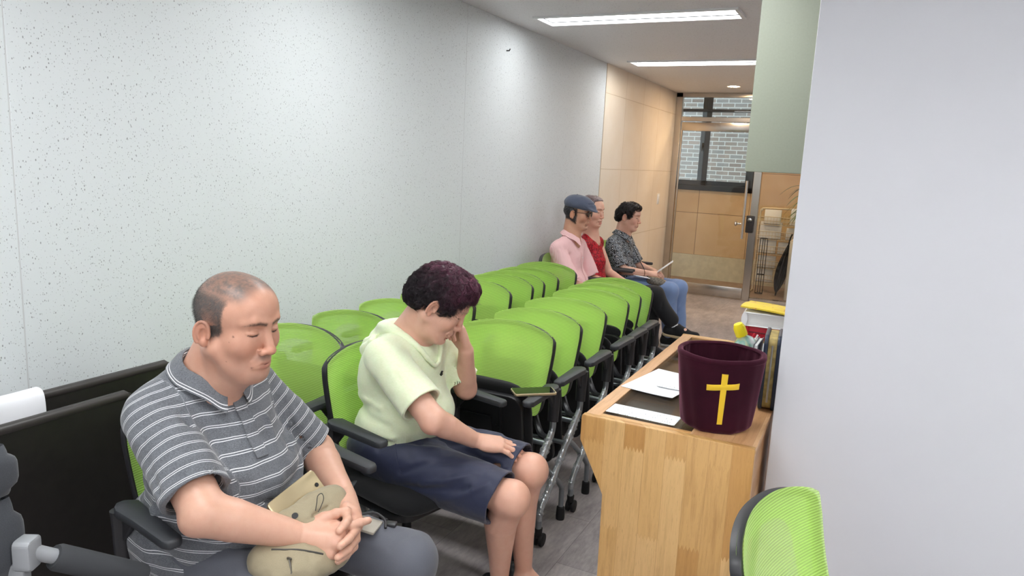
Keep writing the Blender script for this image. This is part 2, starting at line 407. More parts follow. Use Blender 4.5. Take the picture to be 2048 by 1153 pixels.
# vestibule behind the glass door
def vestibule():
    mb = MB(); Y0, Y1 = VY, VY + .12
    wx0, wx1, wz0, wz1 = -2.9, -1.47, 1.22, 2.70
    mb.box(((-2.95 + 2.4) / 2, (Y0 + Y1) / 2, (.33 + wz0) / 2), (5.35, .12, wz0 - .33))
    mb.box(((wx1 + 2.4) / 2, (Y0 + Y1) / 2, (wz0 + 2.8) / 2), (2.4 - wx1, .12, 2.8 - wz0))
    mb.box(((-2.95 + 2.4) / 2, (Y0 + Y1) / 2, (wz1 + 2.82) / 2), (5.35, .12, 2.82 - wz1))
    struct('wall_front', mb, m_tan2, smooth=False)
    struct('baseboard_front', slab(-2.95, 2.4, VY - .012, VY + .12, 0, .33), m_beige)
    struct('wall_entry_left', slab(-3.05, -2.95, DY, VY + .12, 0, 2.82), m_tan2)
    struct('wall_entry_right', slab(2.3, 2.4, DY, VY + .12, 0, 2.82), m_tan2)
    # window
    fr = MB()
    def bar(x0, x1, z0, z1, y0=VY - .02, y1=VY + .1): fr.box(((x0 + x1) / 2, (y0 + y1) / 2, (z0 + z1) / 2), (x1 - x0, y1 - y0, z1 - z0), .004, 1)
    bar(wx0, wx1, wz0, wz0 + .07); bar(wx0, wx1, wz1 - .06, wz1); bar(wx0, wx0 + .06, wz0, wz1); bar(wx1 - .06, wx1, wz0, wz1); bar(wx0, wx1, 2.275, 2.31)
    w = fr.build('window_1', m_blackalu); w['kind'] = 'structure'
    s = MB()
    for (x0, x1, yy) in ((wx0 + .05, -2.10, VY + .015), (-2.23, wx1 - .05, VY + .05)):
        for (a, b, c, d) in ((x0, x1, wz0 + .065, wz0 + .135), (x0, x1, wz1 - .1, wz1 - .055), (x0, x0 + .065, wz0 + .07, wz1 - .06), (x1 - .065, x1, wz0 + .07, wz1 - .06)):
            s.box(((a + b) / 2, yy, (c + d) / 2), (b - a, .035, d - c), .003, 1)
    s.build('sash', m_blackalu, w)
    h = MB().box((-2.18, VY - .012, 1.83), (.022, .02, .06), .004).tube([(-2.18, VY - .02, 1.85), (-2.18, VY - .04, 1.86), (-2.18, VY - .04, 1.75)], .007, 8)
    h.build('window_latch', m_blackalu, w)
    g = MB().box(((wx0 - 2.10) / 2, VY + .015, (wz0 + wz1) / 2), (-2.15 - wx0, .006, wz1 - wz0 - .16)); g.box(((-2.23 + wx1) / 2, VY + .05, (wz0 + wz1) / 2), (wx1 + 2.12, .006, wz1 - wz0 - .16))
    g.build('pane', m_glass, w)
    struct('wall_outside_brick', slab(-6, 3, 12.4, 12.5, -1, 3.9), m_brick)
vestibule()
# stainless steel and glass door front
def door_front():
    j = MB()
    def bar(x0, x1, z0, z1, y0=DY - .03, y1=DY + .04): j.box(((x0 + x1) / 2, (y0 + y1) / 2, (z0 + z1) / 2), (x1 - x0, y1 - y0, z1 - z0), .003, 1)
    bar(-2.246, -2.17, 0, CEIL); bar(-2.246, 2.3, 2.335, CEIL); bar(-2.17, 2.3, 2.06, 2.11); bar(-1.275, -1.19, 0, 2.335)
    bar(-1.19, 2.3, 0, .04); bar(.48, .55, 0, CEIL)
    d = j.build('door_1', m_steel); d['kind'] = 'structure'
    MB().box((-1.725, DY, 2.222), (.90, .008, .224)).box((.555, DY, 2.222), (3.49, .008, .224)).build('transom_glass', m_glass, d)
    MB().box((.555, DY, 1.05), (3.49, .01, 2.02)).build('side_glass', m_glass, d)
    MB().box((-1.72, DY + .002, 2.0), (.885, .036, .10), .003).box((-1.72, DY + .002, .075), (.885, .036, .13), .003).box((-2.155, DY + .002, 1.05), (.018, .03, 1.85), .003).build('door_rail', m_steel, d)
    MB().box((-1.72, DY + .004, 1.045), (.86, .012, 1.83)).build('door_glass', m_glass, d)
    hb = MB().tube([(-1.335, DY - .075, .73), (-1.335, DY - .075, 1.40)], .0165, 16)
    for z in (.85, 1.28): hb.tube([(-1.335, DY - .075, z), (-1.335, DY, z)], .009, 10)
    hb.build('door_handle', m_chrome, d)
    lk = MB().box((-1.262, DY - .05, .905), (.085, .05, .20), .012); lk.build('lock', m_black, d)
    MB().lathe([(.0, 0), (.024, 0), (.026, .006), (.022, .014), (0, .016)], 20, (rotx(PI / 2), (-1.262, DY - .073, .955))).build('lock_dial', m_chrome, d)
    MB().lathe([(.0, 0), (.012, 0), (.012, .04), (.026, .05), (.028, .065), (.018, .075), (0, .077)], 20, (roty(-PI / 2), (-1.36, DY - .05, .90))).build('knob', m_chrome, d)
door_front()
struct('wall_over_door', slab(-2.95, 2.4, DY - .03, DY + .04, CEIL, 2.86), m_white)
# baseboard / light switch / nail
def switch():
    t = thing('light_switch', 'white double light switch plate on the tan tiled wall near the glass door', 'light switch', (WX + .004, 8.35, 1.145))
    MB().box((.004, 0, 0), (.009, .075, .12), .003).build('plate', m_alu, t)
    for s in (-1, 1): MB().box((.009, s * .015, 0), (.006, .026, .07), .002).build('rocker', m_alu, t)
switch()
def nail():
    o = MB().tube([(WX - .004, 4.37, 2.2), (WX + .02, 4.37, 2.2), (WX + .026, 4.37, 2.212)], .004, 8).build('wall_hook', m_black)
    tag(o, 'tiny dark hook high on the white wall near the ceiling', 'hook')
nail()
# ------------------------------------------------------------------ lamps
def emis(name, col, s):
    t = NT(name); e = t.n('ShaderNodeEmission'); e.inputs[0].default_value = (*col, 1); e.inputs[1].default_value = s
    t.t.links.new(e.outputs[0], t.out.inputs[0]); return t.m
m_led = emis('led_diffuser', (.97, .99, 1.0), PANEL_W); m_led_dim = emis('led_diffuser_dim', (.97, .99, 1.0), PANEL_W * .5)  # panels in view emit less, to soften the bright patches on the wall
m_warm = emis('warm_downlight', (1.0, .72, .45), SPOT_W)
PL = ['long white LED panel in the ceiling nearest the camera in view', 'second long white LED panel farther along the ceiling toward the glass door']
def led_panel(p, label, m_led=m_led):
    x0, x1, y0, y1 = p
    t = thing('ceiling_light', label, 'ceiling light', ((x0 + x1) / 2, (y0 + y1) / 2, CEIL), 0, 'LED ceiling panels')
    w, d = x1 - x0, y1 - y0; f = MB()
    for (cx, cy, sx, sy) in ((0, -d / 2 + .012, w, .024), (0, d / 2 - .012, w, .024), (-w / 2 + .012, 0, .024, d - .048), (w / 2 - .012, 0, .024, d - .048)):
        f.box((cx, cy, -.002), (sx, sy, .02), .002, 1)
    f.build('frame', m_alu, t)
    MB().box((0, 0, .02), (w - .046, d - .046, .012)).build('diffuser', m_led, t)
for i, p in enumerate(PANELS):
    led_panel(p, PL[i] if i < 2 else 'unseen long white LED panel overhead that helps light the room', m_led_dim if i < 2 else m_led)
def downlight(x, y, z, label):
    t = thing('downlight', label, 'ceiling light', (x, y, z), 0, 'round downlights')
    MB().lathe([(.052, .0), (.068, -.004), (.07, .004), (.066, .01), (.05, .01), (.052, 0)], 32, cap=False).build('trim_ring', m_alu, t)
    MB().lathe([(0, -.002), (.051, -.002), (.051, .004), (0, .004)], 32, cap=False).build('diffuser', m_warm, t)
downlight(-1.474, 8.15, CEIL, 'round warm downlight in the ceiling just before the glass door')
downlight(-1.75, 9.5, 2.76, 'round warm downlight added in the entry ceiling to brighten the space behind the glass door')  # unseen entry lamp, added to brighten the far end
downlight(-.55, 8.15, CEIL, 'round downlight hidden behind the sage cabinet')
downlight(-.75, 9.5, 2.76, 'round downlight added in the entry ceiling for more light over the leaflet rack')  # another unseen lamp added for the dim entry
# ------------------------------------------------------------------ mesh chairs
def mesh_fabric():
    t = NT('green_chair_mesh')
    uv = t.n('ShaderNodeUVMap'); sp = t.n('ShaderNodeSeparateXYZ'); t.t.links.new(uv.outputs[0], sp.inputs[0])
    rows = t.math('SINE', t.math('MULTIPLY', sp.outputs[1], 2 * PI / .0062))
    cols = t.math('SINE', t.math('MULTIPLY', sp.outputs[0], 2 * PI / .0040))
    r01 = t.math('MULTIPLY_ADD', rows, .5, .5); c01 = t.math('MULTIPLY_ADD', cols, .5, .5)
    col = t.mix(r01, srgb(194, 244, 104), srgb(207, 250, 126))
    t.bs(Base_Color=col, Roughness=.6); t.b.inputs['Sheen Weight'].default_value = .3
    t.b.inputs['Specular IOR Level'].default_value = .3
    t.bump(t.math('ADD', rows, t.math('MULTIPLY', cols, .3)), .22, .0010)
    tl = t.n('ShaderNodeBsdfTranslucent'); t.set(tl.inputs[0], col)
    m1 = t.n('ShaderNodeMixShader'); m1.inputs[0].default_value = .18
    t.t.links.new(t.b.outputs[0], m1.inputs[1]); t.t.links.new(tl.outputs[0], m1.inputs[2])
    tr = t.n('ShaderNodeBsdfTransparent')
    hole = t.math('MULTIPLY', t.math('SUBTRACT', 1.0, r01), t.math('MULTIPLY_ADD', c01, .5, .5))
    m2 = t.n('ShaderNodeMixShader'); t.set(m2.inputs[0], t.math('MULTIPLY_ADD', hole, .40, .13))
    t.t.links.new(m1.outputs[0], m2.inputs[1]); t.t.links.new(tr.outputs[0], m2.inputs[2])
    t.t.links.new(m2.outputs[0], t.out.inputs[0]); return t.m
m_mesh = mesh_fabric()
m_seat = woven('black_seat_fabric', srgb(20, 20, 22), 1100, .9, .3, .15)
m_shell = plain('black_seat_shell', srgb(19, 19, 21), .45, bump=(1200, .15, .0003))
m_tubeg = plain('grey_tube', srgb(140, 146, 150), .28, .75)
m_arm = plain('charcoal_armrest', srgb(48, 50, 54), .5, bump=(900, .15, .0003))
def film_mat():
    t = NT('clear_wrapping_film'); gl = t.n('ShaderNodeBsdfGlossy'); gl.inputs['Roughness'].default_value = .22; gl.inputs[0].default_value = (.9, .92, .94, 1)
    df = t.n('ShaderNodeBsdfDiffuse'); df.inputs[0].default_value = (.75, .77, .79, 1)
    tr = t.n('ShaderNodeBsdfTransparent'); a = t.n('ShaderNodeMixShader'); a.inputs[0].default_value = .5
    t.t.links.new(gl.outputs[0], a.inputs[1]); t.t.links.new(df.outputs[0], a.inputs[2])
    b = t.n('ShaderNodeMixShader'); t.set(b.inputs[0], t.ramp(t.noise(t.coord(), 90, 3), [(.35, (.45,) * 3), (.7, (.8,) * 3)]))
    t.t.links.new(a.outputs[0], b.inputs[1]); t.t.links.new(tr.outputs[0], b.inputs[2]); t.t.links.new(b.outputs[0], t.out.inputs[0]); return t.m
m_film = film_mat()

ZB, ZT = .478, .848
def hw(v):                       # half width of the back at height v
    w = .182 + .030 * min(1, v / .8)
    if v > .93: w -= .024 * (1 - math.sqrt(max(0, 1 - ((v - .93) / .07) ** 2)))
    if v < .12: w -= .045 * (1 - math.sqrt(max(0, 1 - ((.12 - v) / .12) ** 2)))
    return w
def back_pt(u, v, off=0.0):      # u -1..1, v 0..1
    y = u * hw(v)
    zt = ZT - .030 * abs(u) ** 2.4
    zb = ZB + .0 * u * u
    z = zb + (zt - zb) * v
    x = -.118 - .175 * (z - .48) - .012 * math.sin(PI * v) + .035 * (abs(y) / .2) ** 2 - .010
    return np.array([x + off, y, z])
def add_uv(o, fn):
    me = o.data; uvl = me.uv_layers.new(name='UVMap')
    n = len(me.vertices); co = np.empty(n * 3); me.vertices.foreach_get('co', co); co = co.reshape(-1, 3)
    uv = fn(co); li = np.empty(len(me.loops), int); me.loops.foreach_get('vertex_index', li)
    uvl.data.foreach_set('uv', uv[li].ravel())
def make_chair(folded, name='office_chair'):
    t = thing(name, '', 'chair')
    mb = MB().grid(lambda a, b: back_pt(2 * a - 1, b), 26, 26)
    o = mb.build('backrest', m_mesh, t, fixn=False); add_uv(o, lambda c: c[:, 1:3])
    # second, rear layer of the mesh: a hem all round with a window in it
    N = 64; rim = []
    for k in range(N):
        a = 2 * PI * k / N; cu, sv = math.cos(a), math.sin(a); s = max(abs(cu), abs(sv)); u, v = cu / s, sv / s
        rim.append((u, v))
    def hem(a, b):
        u, v = rim[int(round(a * N)) % N]; e = 4.0
        r = (abs(u) ** e + abs(v) ** e) ** (1 / e)
        iu, iv = .60 * u / r, .66 * v / r
        uu = .965 * u * (1 - b) + iu * b; vv = .965 * v * (1 - b) + iv * b
        return back_pt(uu, (vv + 1) / 2, -.014)
    hm = MB(); hm.grid(hem, N, 5, closed_u=True)
    ho = hm.build('mesh_hem', m_mesh, o, fixn=False); add_uv(ho, lambda c: c[:, 1:3] + .003)
    # black frame behind the mesh
    loop = []
    for k in range(24): loop.append(back_pt(1, k / 24))
    for k in range(24): loop.append(back_pt(1 - 2 * k / 24, 1))
    for k in range(24): loop.append(back_pt(-1, 1 - k / 24))
    for k in range(24): loop.append(back_pt(-1 + 2 * k / 24, 0))
    loop = np.array(loop)
    for _ in range(2): loop = (np.roll(loop, 1, 0) + 2 * loop + np.roll(loop, -1, 0)) / 4
    cen = loop.mean(0); fr = MB(); n = len(loop); prof = [(.002, -.005), (.006, -.012), (.004, -.027), (-.010, -.029), (-.014, -.016), (-.010, -.006)]
    vs = []
    for k in range(n):
        tdir = unit(loop[(k + 1) % n] - loop[k - 1]); fwd = np.array([1, 0, -.0]); outw = unit(np.cross(tdir, fwd)); 
        if outw @ (loop[k] - cen) < 0: outw = -outw
        fw = unit(np.cross(outw, tdir)); fw = fw if fw[0] > 0 else -fw
        ins = -.010 * max(0, outw[2] - .4) / .6
        for (a, b) in prof: vs.append(loop[k] + outw * (a + ins) + fw * b)
    m = len(prof); fs = [(k * m + i, k * m + (i + 1) % m, ((k + 1) % n) * m + (i + 1) % m, ((k + 1) % n) * m + i) for k in range(n) for i in range(m)]
    fr.add(vs, fs); fr.build('backrest_frame', m_black, t)
    for s in (-1, 1):
        MB().tube(spline([(-.165, s * .13, .56), (-.15, s * .15, .48), (-.10, s * .2, .425), (-.05, s * .255, .43)], 5), .014, 8).build('back_bracket', m_black, t)
    # armrests
    for s in (1, -1):
        pts = [(-.030, .022), (-.042, .006), (-.040, -.016), (-.022, -.030), (.0, -.036), (.06, -.030), (.205, -.026), (.222, -.016), (.224, .012), (.214, .022), (.10, .026), (.03, .030), (-.02, .034)]
        a = MB(); a.prism([(x, s * (.272 - yy * .9) + s * .0) for x, yy in pts], .640, .662, 'z', .006)
        ar = a.build('armrest', m_arm, t)
        g = MB(); g.tube([(-.03, s * .278, .645), (-.03, s * .278, .60), (-.028, s * .278, .515)], [.024, .021, .019], 12, squash=(1.15, .85))
        g.prism([(-.02, .645), (.07, .645), (.03, .625), (.0, .59), (-.015, .57)], s * .278 - .007, s * .278 + .007, 'y', .002)
        g.build('arm_post', m_black, ar)
    # legs
    for s in (1, -1):
        P = spline([(-.03, s * .278, .53), (-.028, s * .278, .48), (.01, s * .276, .435), (.10, s * .272, .35), (.20, s * .268, .245), (.285, s * .264, .165), (.302, s * .263, .13), (.303, s * .263, .075)], 5)
        L = MB().tube(P, .0125, 12).build('front_leg', m_tubeg, t)
        Q = spline([(.075, s * .262, .372), (.0, s * .258, .335), (-.14, s * .252, .235), (-.225, s * .25, .165), (-.248, s * .25, .13), (-.25, s * .25, .03)], 5)
        R = MB().tube(Q, .0115, 12).build('rear_leg', m_tubeg, t)
        MB().lathe([(0, 0), (.018, 0), (.019, .01), (.017, .055), (.012, .058)], 16, (np.eye(3), (-.25, s * .25, 0))).build('rubber_foot', m_dark, R)
        # caster: hood and two wheels
        k = MB(); c = (.30, s * .263)
        k.lathe([(0, .05), (.014, .05), (.016, .08), (.010, .085)], 14, (np.eye(3), (c[0], c[1], 0)))
        for d in (-.012, .012):
            k.lathe([(0, -.008), (.018, -.008), (.026, -.006), (.027, 0), (.026, .006), (.018, .008), (0, .008)], 20, (rotx(PI / 2), (c[0] - .012, c[1] + d, .027)))
        k.box((c[0] - .008, c[1], .046), (.04, .010, .02), .004)
        k.build('caster', m_dark, L)
        # crinkled film left on the legs
        w = MB(); ii = len(P); rs = random.Random(5 + s)
        pts = P[int(ii * .18):int(ii * .94)]; fine = []
        for a, b in zip(pts[:-1], pts[1:]):
            for q in range(3): fine.append(a + (b - a) * q / 3)
        bun = [rs.random() < .5 for _ in range(len(fine) // 5 + 1)]
        rad = [.0133 + (.0075 if bun[q // 5] else .0006) * rs.random() for q in range(len(fine))]
        w.tube(fine, rad, 9, cap=False); w.build('plastic_wrap', m_film, L)
    MB().tube([(.0, -.274, .43), (.0, .274, .43)], .011, 10).tube([(.085, -.266, .362), (.085, .266, .362)], .010, 10).build('crossbar', m_tubeg, t)
    # seat: cushion over a shell; folded seats stand upright in front of the back
    def seat_T(mb_v):
        v = np.array(mb_v, float)
        if not folded: return v
        c = np.array([-.06, 0, .393]); an = math.radians(80)
        # flip: the underside looks forward, the front edge points up
        w = v - c
        x = w[:, 0] * math.cos(an) - w[:, 2] * math.sin(an) * 1.0
        z = w[:, 0] * math.sin(an) + w[:, 2] * math.cos(an)
        return np.stack([x + .045, w[:, 1], z + .345], 1)
    def cush(zc, th, wx, wy, x0, puff, seg=22):
        def fn(a, b):     # superellipse pillow
            th_, ph = 2 * PI * a, PI * (b - .5)
            ct, st = math.cos(th_), math.sin(th_); cp, sp_ = math.cos(ph), math.sin(ph)
            e = .36; sgn = lambda q, p: math.copysign(abs(q) ** p, q)
            x = sgn(ct, e) * sgn(cp, .4) * wx; y = sgn(st, e) * sgn(cp, .4) * wy; z = sgn(sp_, .8) * th
            y *= 1 + .06 * (x / wx) * -.0
            z += puff * (1 - (y / wy) ** 2) * (1 if sp_ > 0 else 0) - (.022 * max(0, x / wx - .55) if True else 0)
            return np.array([x0 + x, y, zc + z])
        return MB().grid(fn, 56, seg, closed_u=True)
    s1 = cush(.418, .028, .225, .225, .045, .012); s1.v = [tuple(p) for p in seat_T(s1.v)]
    seat = s1.build('seat', m_seat, t)
    s2 = MB(); s2.prism(rrect(.40, .41, .05, 6, .035, 0), .366, .394, 'z', .006)
    for (x, y) in ((.10, .10), (.10, -.10), (-.05, .10), (-.05, -.10)): s2.lathe([(0, 0), (.008, 0), (.008, .003), (0, .003)], 12, (np.eye(3), (x, y,   .3635)))
    s2.box((.035, .12, .362), (.30, .012, .008), .002); s2.box((.035, -.12, .362), (.30, .012, .008), .002); s2.box((.03, 0, .362), (.22, .16, .008), .003)
    s2.v = [tuple(p) for p in seat_T(s2.v)]
    s2.build('seat_shell', m_shell, seat)
    return t
proto_f = make_chair(True); proto_u = make_chair(False)
used = set()
def place(proto, x, y, yaw, label, group, z=0):
    o = proto if proto.name not in used else copy_tree(proto)
    used.add(o.name if o is not proto else proto.name)
    o.location = (x, y, z); o.rotation_euler = (0, 0, math.radians(yaw)); o['label'] = label
    if group: o['group'] = group
    elif 'group' in o: del o['group']
    return o
ordn = ['nearest', 'second', 'third', 'fourth', 'fifth', 'sixth', 'seventh', 'eighth', 'ninth']
g1 = 'folded green chairs nested along the wall'; g2 = 'folded green chairs nested along the aisle'
col2 = [(-1.290, 2.466), (-1.290, 2.762), (-1.292, 3.095), (-1.290, 3.44), (-1.290, 3.665), (-1.290, 3.895)]
for i, (x, y) in enumerate(col2):
    lab = 'folded green mesh chair in the aisle row, ' + ('nearest, with a phone on its armrest' if i == 0 else (ordn[i] + ' from the seated woman' if i < 5 else 'farthest one, by the person in red'))
    place(proto_f, x, y, -90 + [.5, -.5, 0, -.6, .4, 0][i], lab, g2)
col1 = [(-1.885, 1.89), (-1.885, 2.215), (-1.885, 2.54), (-1.885, 2.87), (-1.885, 3.265), (-1.885, 3.545), (-1.885, 3.705), (-1.885, 3.915), (-1.885, 4.215)]
lab1 = ['folded green mesh chair by the wall, directly behind the man in the striped shirt',
        'folded green mesh chair by the wall, second, between the two near seated people',
        'folded green mesh chair by the wall, third, partly behind the dark haired woman',
        'folded green mesh chair by the wall mostly hidden behind the seated woman',
        'folded green mesh chair by the wall just right of the dark haired woman',
        'folded green mesh chair in the wall row, sixth back, fourth before the man in pink',
        'folded green mesh chair in the wall row, third before the man in pink',
        'folded green mesh chair in the wall row, second before the man in pink',
        'folded green mesh chair in the wall row, farthest, in front of the man in pink']
for i, (x, y) in enumerate(col1): place(proto_f, x, y, -90 + [.6, -.4, .3, 0, -.5, .4, 0, -.3, .3][i], lab1[i], g1)
place(proto_u, -1.364, 2.0, -14, 'green mesh chair the woman in the pale yellow top sits on', None)
place(proto_u, -1.413, 1.307, -13, 'green mesh chair the man in the striped polo shirt sits on', None)
corner_chair = place(proto_u, .112, 1.455, -14, 'empty green mesh chair in the lower right corner by the white wall', None)
Rt = Matrix.Rotation(math.radians(-9), 4, 'Y'); pv = Vector((-.12, 0, .45))
for ch in children(corner_chair):            # its back has tilted rearward
    if ch.name.startswith('backrest'): ch.matrix_local = Matrix.Translation(pv) @ Rt @ Matrix.Translation(-pv)
for ch in children(corner_chair):            # this one is of the armless kind
    if ch.name.startswith('armrest'):
        for g in children(ch): bpy.data.objects.remove(g)
        bpy.data.objects.remove(ch)
place(proto_u, -1.90, 4.88, 0, 'green mesh chair under the man in the pink shirt', 'chairs of the far seated people')
place(proto_u, -1.92, 5.46, 0, 'green mesh chair under the person in the red top', 'chairs of the far seated people')
place(proto_u, -1.93, 6.08, 0, 'green mesh chair under the person in the floral blouse', 'chairs of the far seated people')
# ------------------------------------------------------------------ reception desk
m_woodz = wood('rubberwood_upright', 'z'); m_woody = wood('rubberwood_lengthwise', 'y', ((206, 160, 116), (192, 144, 100), (216, 174, 130)), .055, .5)
m_woodx = wood('rubberwood_crosswise', 'x', ((206, 158, 100), (190, 142, 84), (216, 172, 118)), .055, .4)
DZ = .752
def desk():
    t = thing('reception_desk', 'light wooden reception desk with glass top and slanted front beside the white wall', 'desk', (-.46, 2.5, 0))
    ox, oy = .46, -2.5
    prof = [(-.716, .752), (-.718, .742), (-.718, .672), (-.636, .512), (-.631, .06), (-.631, .0), (-.211, 0), (-.211, .752)]
    MB().prism([(x + ox, z) for x, z in prof], 2.0 + oy, 2.024 + oy, 'y', .002).build('end_panel', m_woodz, t)
    MB().prism([(x + ox, z) for x, z in prof], 3.276 + oy, 3.30 + oy, 'y', .002).build('end_panel', m_woodz, t)
    f = MB(); f.prism([(-.712 + ox, .735), (-.712 + ox, .672), (-.630 + ox, .512), (-.626 + ox, .0), (-.61 + ox, 0), (-.61 + ox, .515), (-.695 + ox, .68), (-.695 + ox, .735)], 2.024 + oy, 3.276 + oy, 'y')
    f.build('front_panel', m_woody, t)
    MB().box((-.222 + ox, 2.65 + oy, .37), (.018, 1.25, .74)).build('back_panel', m_woody, t)
    # top: frame of rails round a glass inset
    MB().box((-.69 + ox, 2.65 + oy, DZ - .011), (.046, 1.26, .022), .0025).build('top_rail', m_woody, t)
    MB().box((-.3025 + ox, 2.65 + oy, DZ - .011), (.185, 1.26, .022), .0025).build('top_board', m_woody, t)
    for yy in (2.034, 3.262): MB().box((-.531 + ox, yy + oy, DZ - .011), (.274, .022, .022), .002).build('top_rail', m_woodx, t)
    MB().box((-.531 + ox, 2.65 + oy, DZ - .045), (.276, 1.23, .008)).build('display_board', m_woody, t)
    MB().box((-.531 + ox, 2.65 + oy, DZ - .006), (.272, 1.205, .006)).build('glass_inset', m_topglass, t)
    MB().box((-.642 + ox, 2.62 + oy, .22), (.02, 1.1, .44), .002).build('kick_board', m_alu, t)
desk()
def dots_mat(name, bgc, ink, sx, sy, thr=.56):
    """rows of small print: broken dashes on paper"""
    t = NT(name); tc = t.n('ShaderNodeTexCoord'); sp = t.n('ShaderNodeSeparateXYZ'); t.t.links.new(tc.outputs['Object'], sp.inputs[0])
    row = t.math('LESS_THAN', t.math('FRACT', t.math('MULTIPLY', sp.outputs[1], sy)), .42)
    cb = t.n('ShaderNodeCombineXYZ'); t.t.links.new(t.math('MULTIPLY', sp.outputs[0], sx), cb.inputs[0]); t.t.links.new(t.math('FLOOR', t.math('MULTIPLY', sp.outputs[1], sy)), cb.inputs[1])
    w = t.math('GREATER_THAN', t.noise(cb.outputs[0], 1.0, 2), thr)
    t.bs(Base_Color=t.mix(t.math('MULTIPLY', row, w), bgc, ink), Roughness=.7); return t.m
m_form = dots_mat('printed_sheet', srgb(238, 242, 244), srgb(120, 130, 140), 260, 70, .60)
m_news = dots_mat('newspaper_print', srgb(226, 222, 220), srgb(120, 118, 120), 220, 90, .47)
def sheet(name, cx, cy, z, w, d, yaw, mat, label, cat='paper', curl=0.0, group=None, th=.0012):
    def fn(a, b):
        x, y = (a - .5) * w, (b - .5) * d
        return np.array([x, y, curl * ((a - .5) * 2) ** 2 * (1 if a > .5 else .3)])
    o = MB().grid(fn, 10, 10, th).build(name, mat); o.location = (cx, cy, z); o.rotation_euler = (0, 0, math.radians(yaw))
    return tag(o, label, cat, group)
sheet('printed_form', -.556, 2.105, DZ + .0014, .215, .085, -2, m_form, 'printed white strip of paper at the front edge of the desk\'s glass top', 'paper')
sheet('sheet_of_paper', -.585, 2.47, DZ + .0014, .19, .30, -10, m_paper, 'blank white sheet lying on the glass desk top left of the burgundy bag', 'paper', .003)
sheet('paper_slip', -.545, 2.415, DZ + .0065, .10, .035, -6, m_form, 'small torn slip of paper on top of the white sheet', 'paper', .002)
sheet('brown_card', -.455, 2.215, DZ - .040, .09, .10, 3, plain('brown_card', srgb(168, 136, 92), .7), 'brown card under the desk glass close to the burgundy bag', 'card')
sheet('grey_notice', -.585, 2.27, DZ - .040, .15, .16, 3, plain('grey_notice', srgb(150, 152, 150), .6, var=.15, vscale=20), 'grey notice lying under the glass of the desk', 'card')
# ------------------------------------------------------------------ velvet offering bag
def velvet():
    t = NT('burgundy_velvet'); v = t.coord(); n = t.noise(v, 900, 2); n2 = t.noise(v, 9, 4)
    c = t.ramp(n2, [(.3, srgb(44, 14, 26)), (.7, srgb(56, 19, 33))]); t.bs(Base_Color=c, Roughness=.9)
    t.b.inputs['Sheen Weight'].default_value = .45; t.b.inputs['Sheen Roughness'].default_value = .35; t.b.inputs['Sheen Tint'].default_value = (.75, .3, .42, 1)
    t.b.inputs['Specular IOR Level'].default_value = .1
    t.bump(t.math('ADD', t.math('MULTIPLY', n, .3), n2), .35, .004); return t.m
m_velvet = velvet()
def embroidery():
    t = NT('yellow_embroidery'); tc = t.n('ShaderNodeTexCoord'); w = t.n('ShaderNodeTexWave', wave_type='BANDS', bands_direction='Z'); t.t.links.new(tc.outputs['Object'], w.inputs[0])
    w.inputs['Scale'].default_value = 260; w.inputs['Distortion'].default_value = 1.5
    t.bs(Base_Color=t.mix(w.outputs['Fac'], srgb(228, 178, 8), srgb(252, 214, 26)), Roughness=.5); t.b.inputs['Sheen Weight'].default_value = .3
    t.bump(w.outputs['Fac'], .4, .0008); return t.m
m_emb = embroidery()
BX, BY = -.350, 2.148
def bucket():
    t = thing('offering_bag', 'burgundy velvet offering bag with a yellow cross standing on the desk corner', 'bag', (BX, BY, DZ))
    R0, R1, Hb = .097, .127, .229
    def rad(a, z):
        k = z / Hb; r = R0 + (R1 - R0) * (k ** .85)
        r += .0022 * math.sin(7 * a + 1.3) * (1 - k) + .0016 * math.sin(13 * a + 4 * k) * (1 - .6 * k) + .0018 * math.sin(3 * a + 2)
        if k < .06: r -= .012 * (1 - k / .06) ** 2
        return r
    def outer(a, b): an = 2 * PI * a; z = b * (Hb - .012); r = rad(an, z); return np.array([r * math.cos(an), r * math.sin(an), z])
    def rim(a, b):
        an = 2 * PI * a; th_ = -.5 * PI * .9 + b * PI * 1.35; r = rad(an, Hb - .014) - .0065; z = Hb - .010
        z += .0012 * math.sin(2 * an + 1) + .0008 * math.sin(5 * an)
        return np.array([(r + .0085 * math.cos(th_)) * math.cos(an), (r + .0085 * math.cos(th_)) * math.sin(an), z + .0095 * math.sin(th_)])
    def inner(a, b): an = 2 * PI * a; z = (1 - b) * (Hb - .008) + b * .02; r = rad(an, z) - .013 - .002 * math.sin(9 * an + 30 * z) - .0012 * math.sin(23 * an); return np.array([r * math.cos(an), r * math.sin(an), z])
    MB().grid(outer, 96, 30, closed_u=True).lathe([(0, .001), (R0 - .012, .0)], 96, cap=False).build('velvet_body', m_velvet, t)
    MB().grid(rim, 96, 10, closed_u=True).build('rolled_rim', m_velvet, t)
    MB().grid(inner, 96, 24, closed_u=True).lathe([(0, .02), (R0 - .016, .02)], 96, cap=False).build('lining', m_velvet, t)
    # embroidered cross wrapped on the front
    a0 = math.atan2(-BY, -BX) + .135
    c = MB()
    def bar(s0, s1, z0, z1, nu, nv, bend=0.0):
        def fn(a, b):
            s = s0 + (s1 - s0) * a; z = z0 + (z1 - z0) * b + bend * s * s + .12 * s * (abs(s1 - s0) > .05)
            an = a0 + s / .118; e = .0016 + .0022 * (math.sin(PI * min(1, max(0, a))) * math.sin(PI * b)) ** .5
            r = rad(an, z) + e; return np.array([r * math.cos(an), r * math.sin(an), z])
        c.grid(fn, nu, nv, .004)
    bar(-.0085, .0085, .034, .188, 6, 40); bar(-.047, .043, .140, .1575, 30, 6)
    c.build('embroidered_cross', m_emb, t)
bucket()
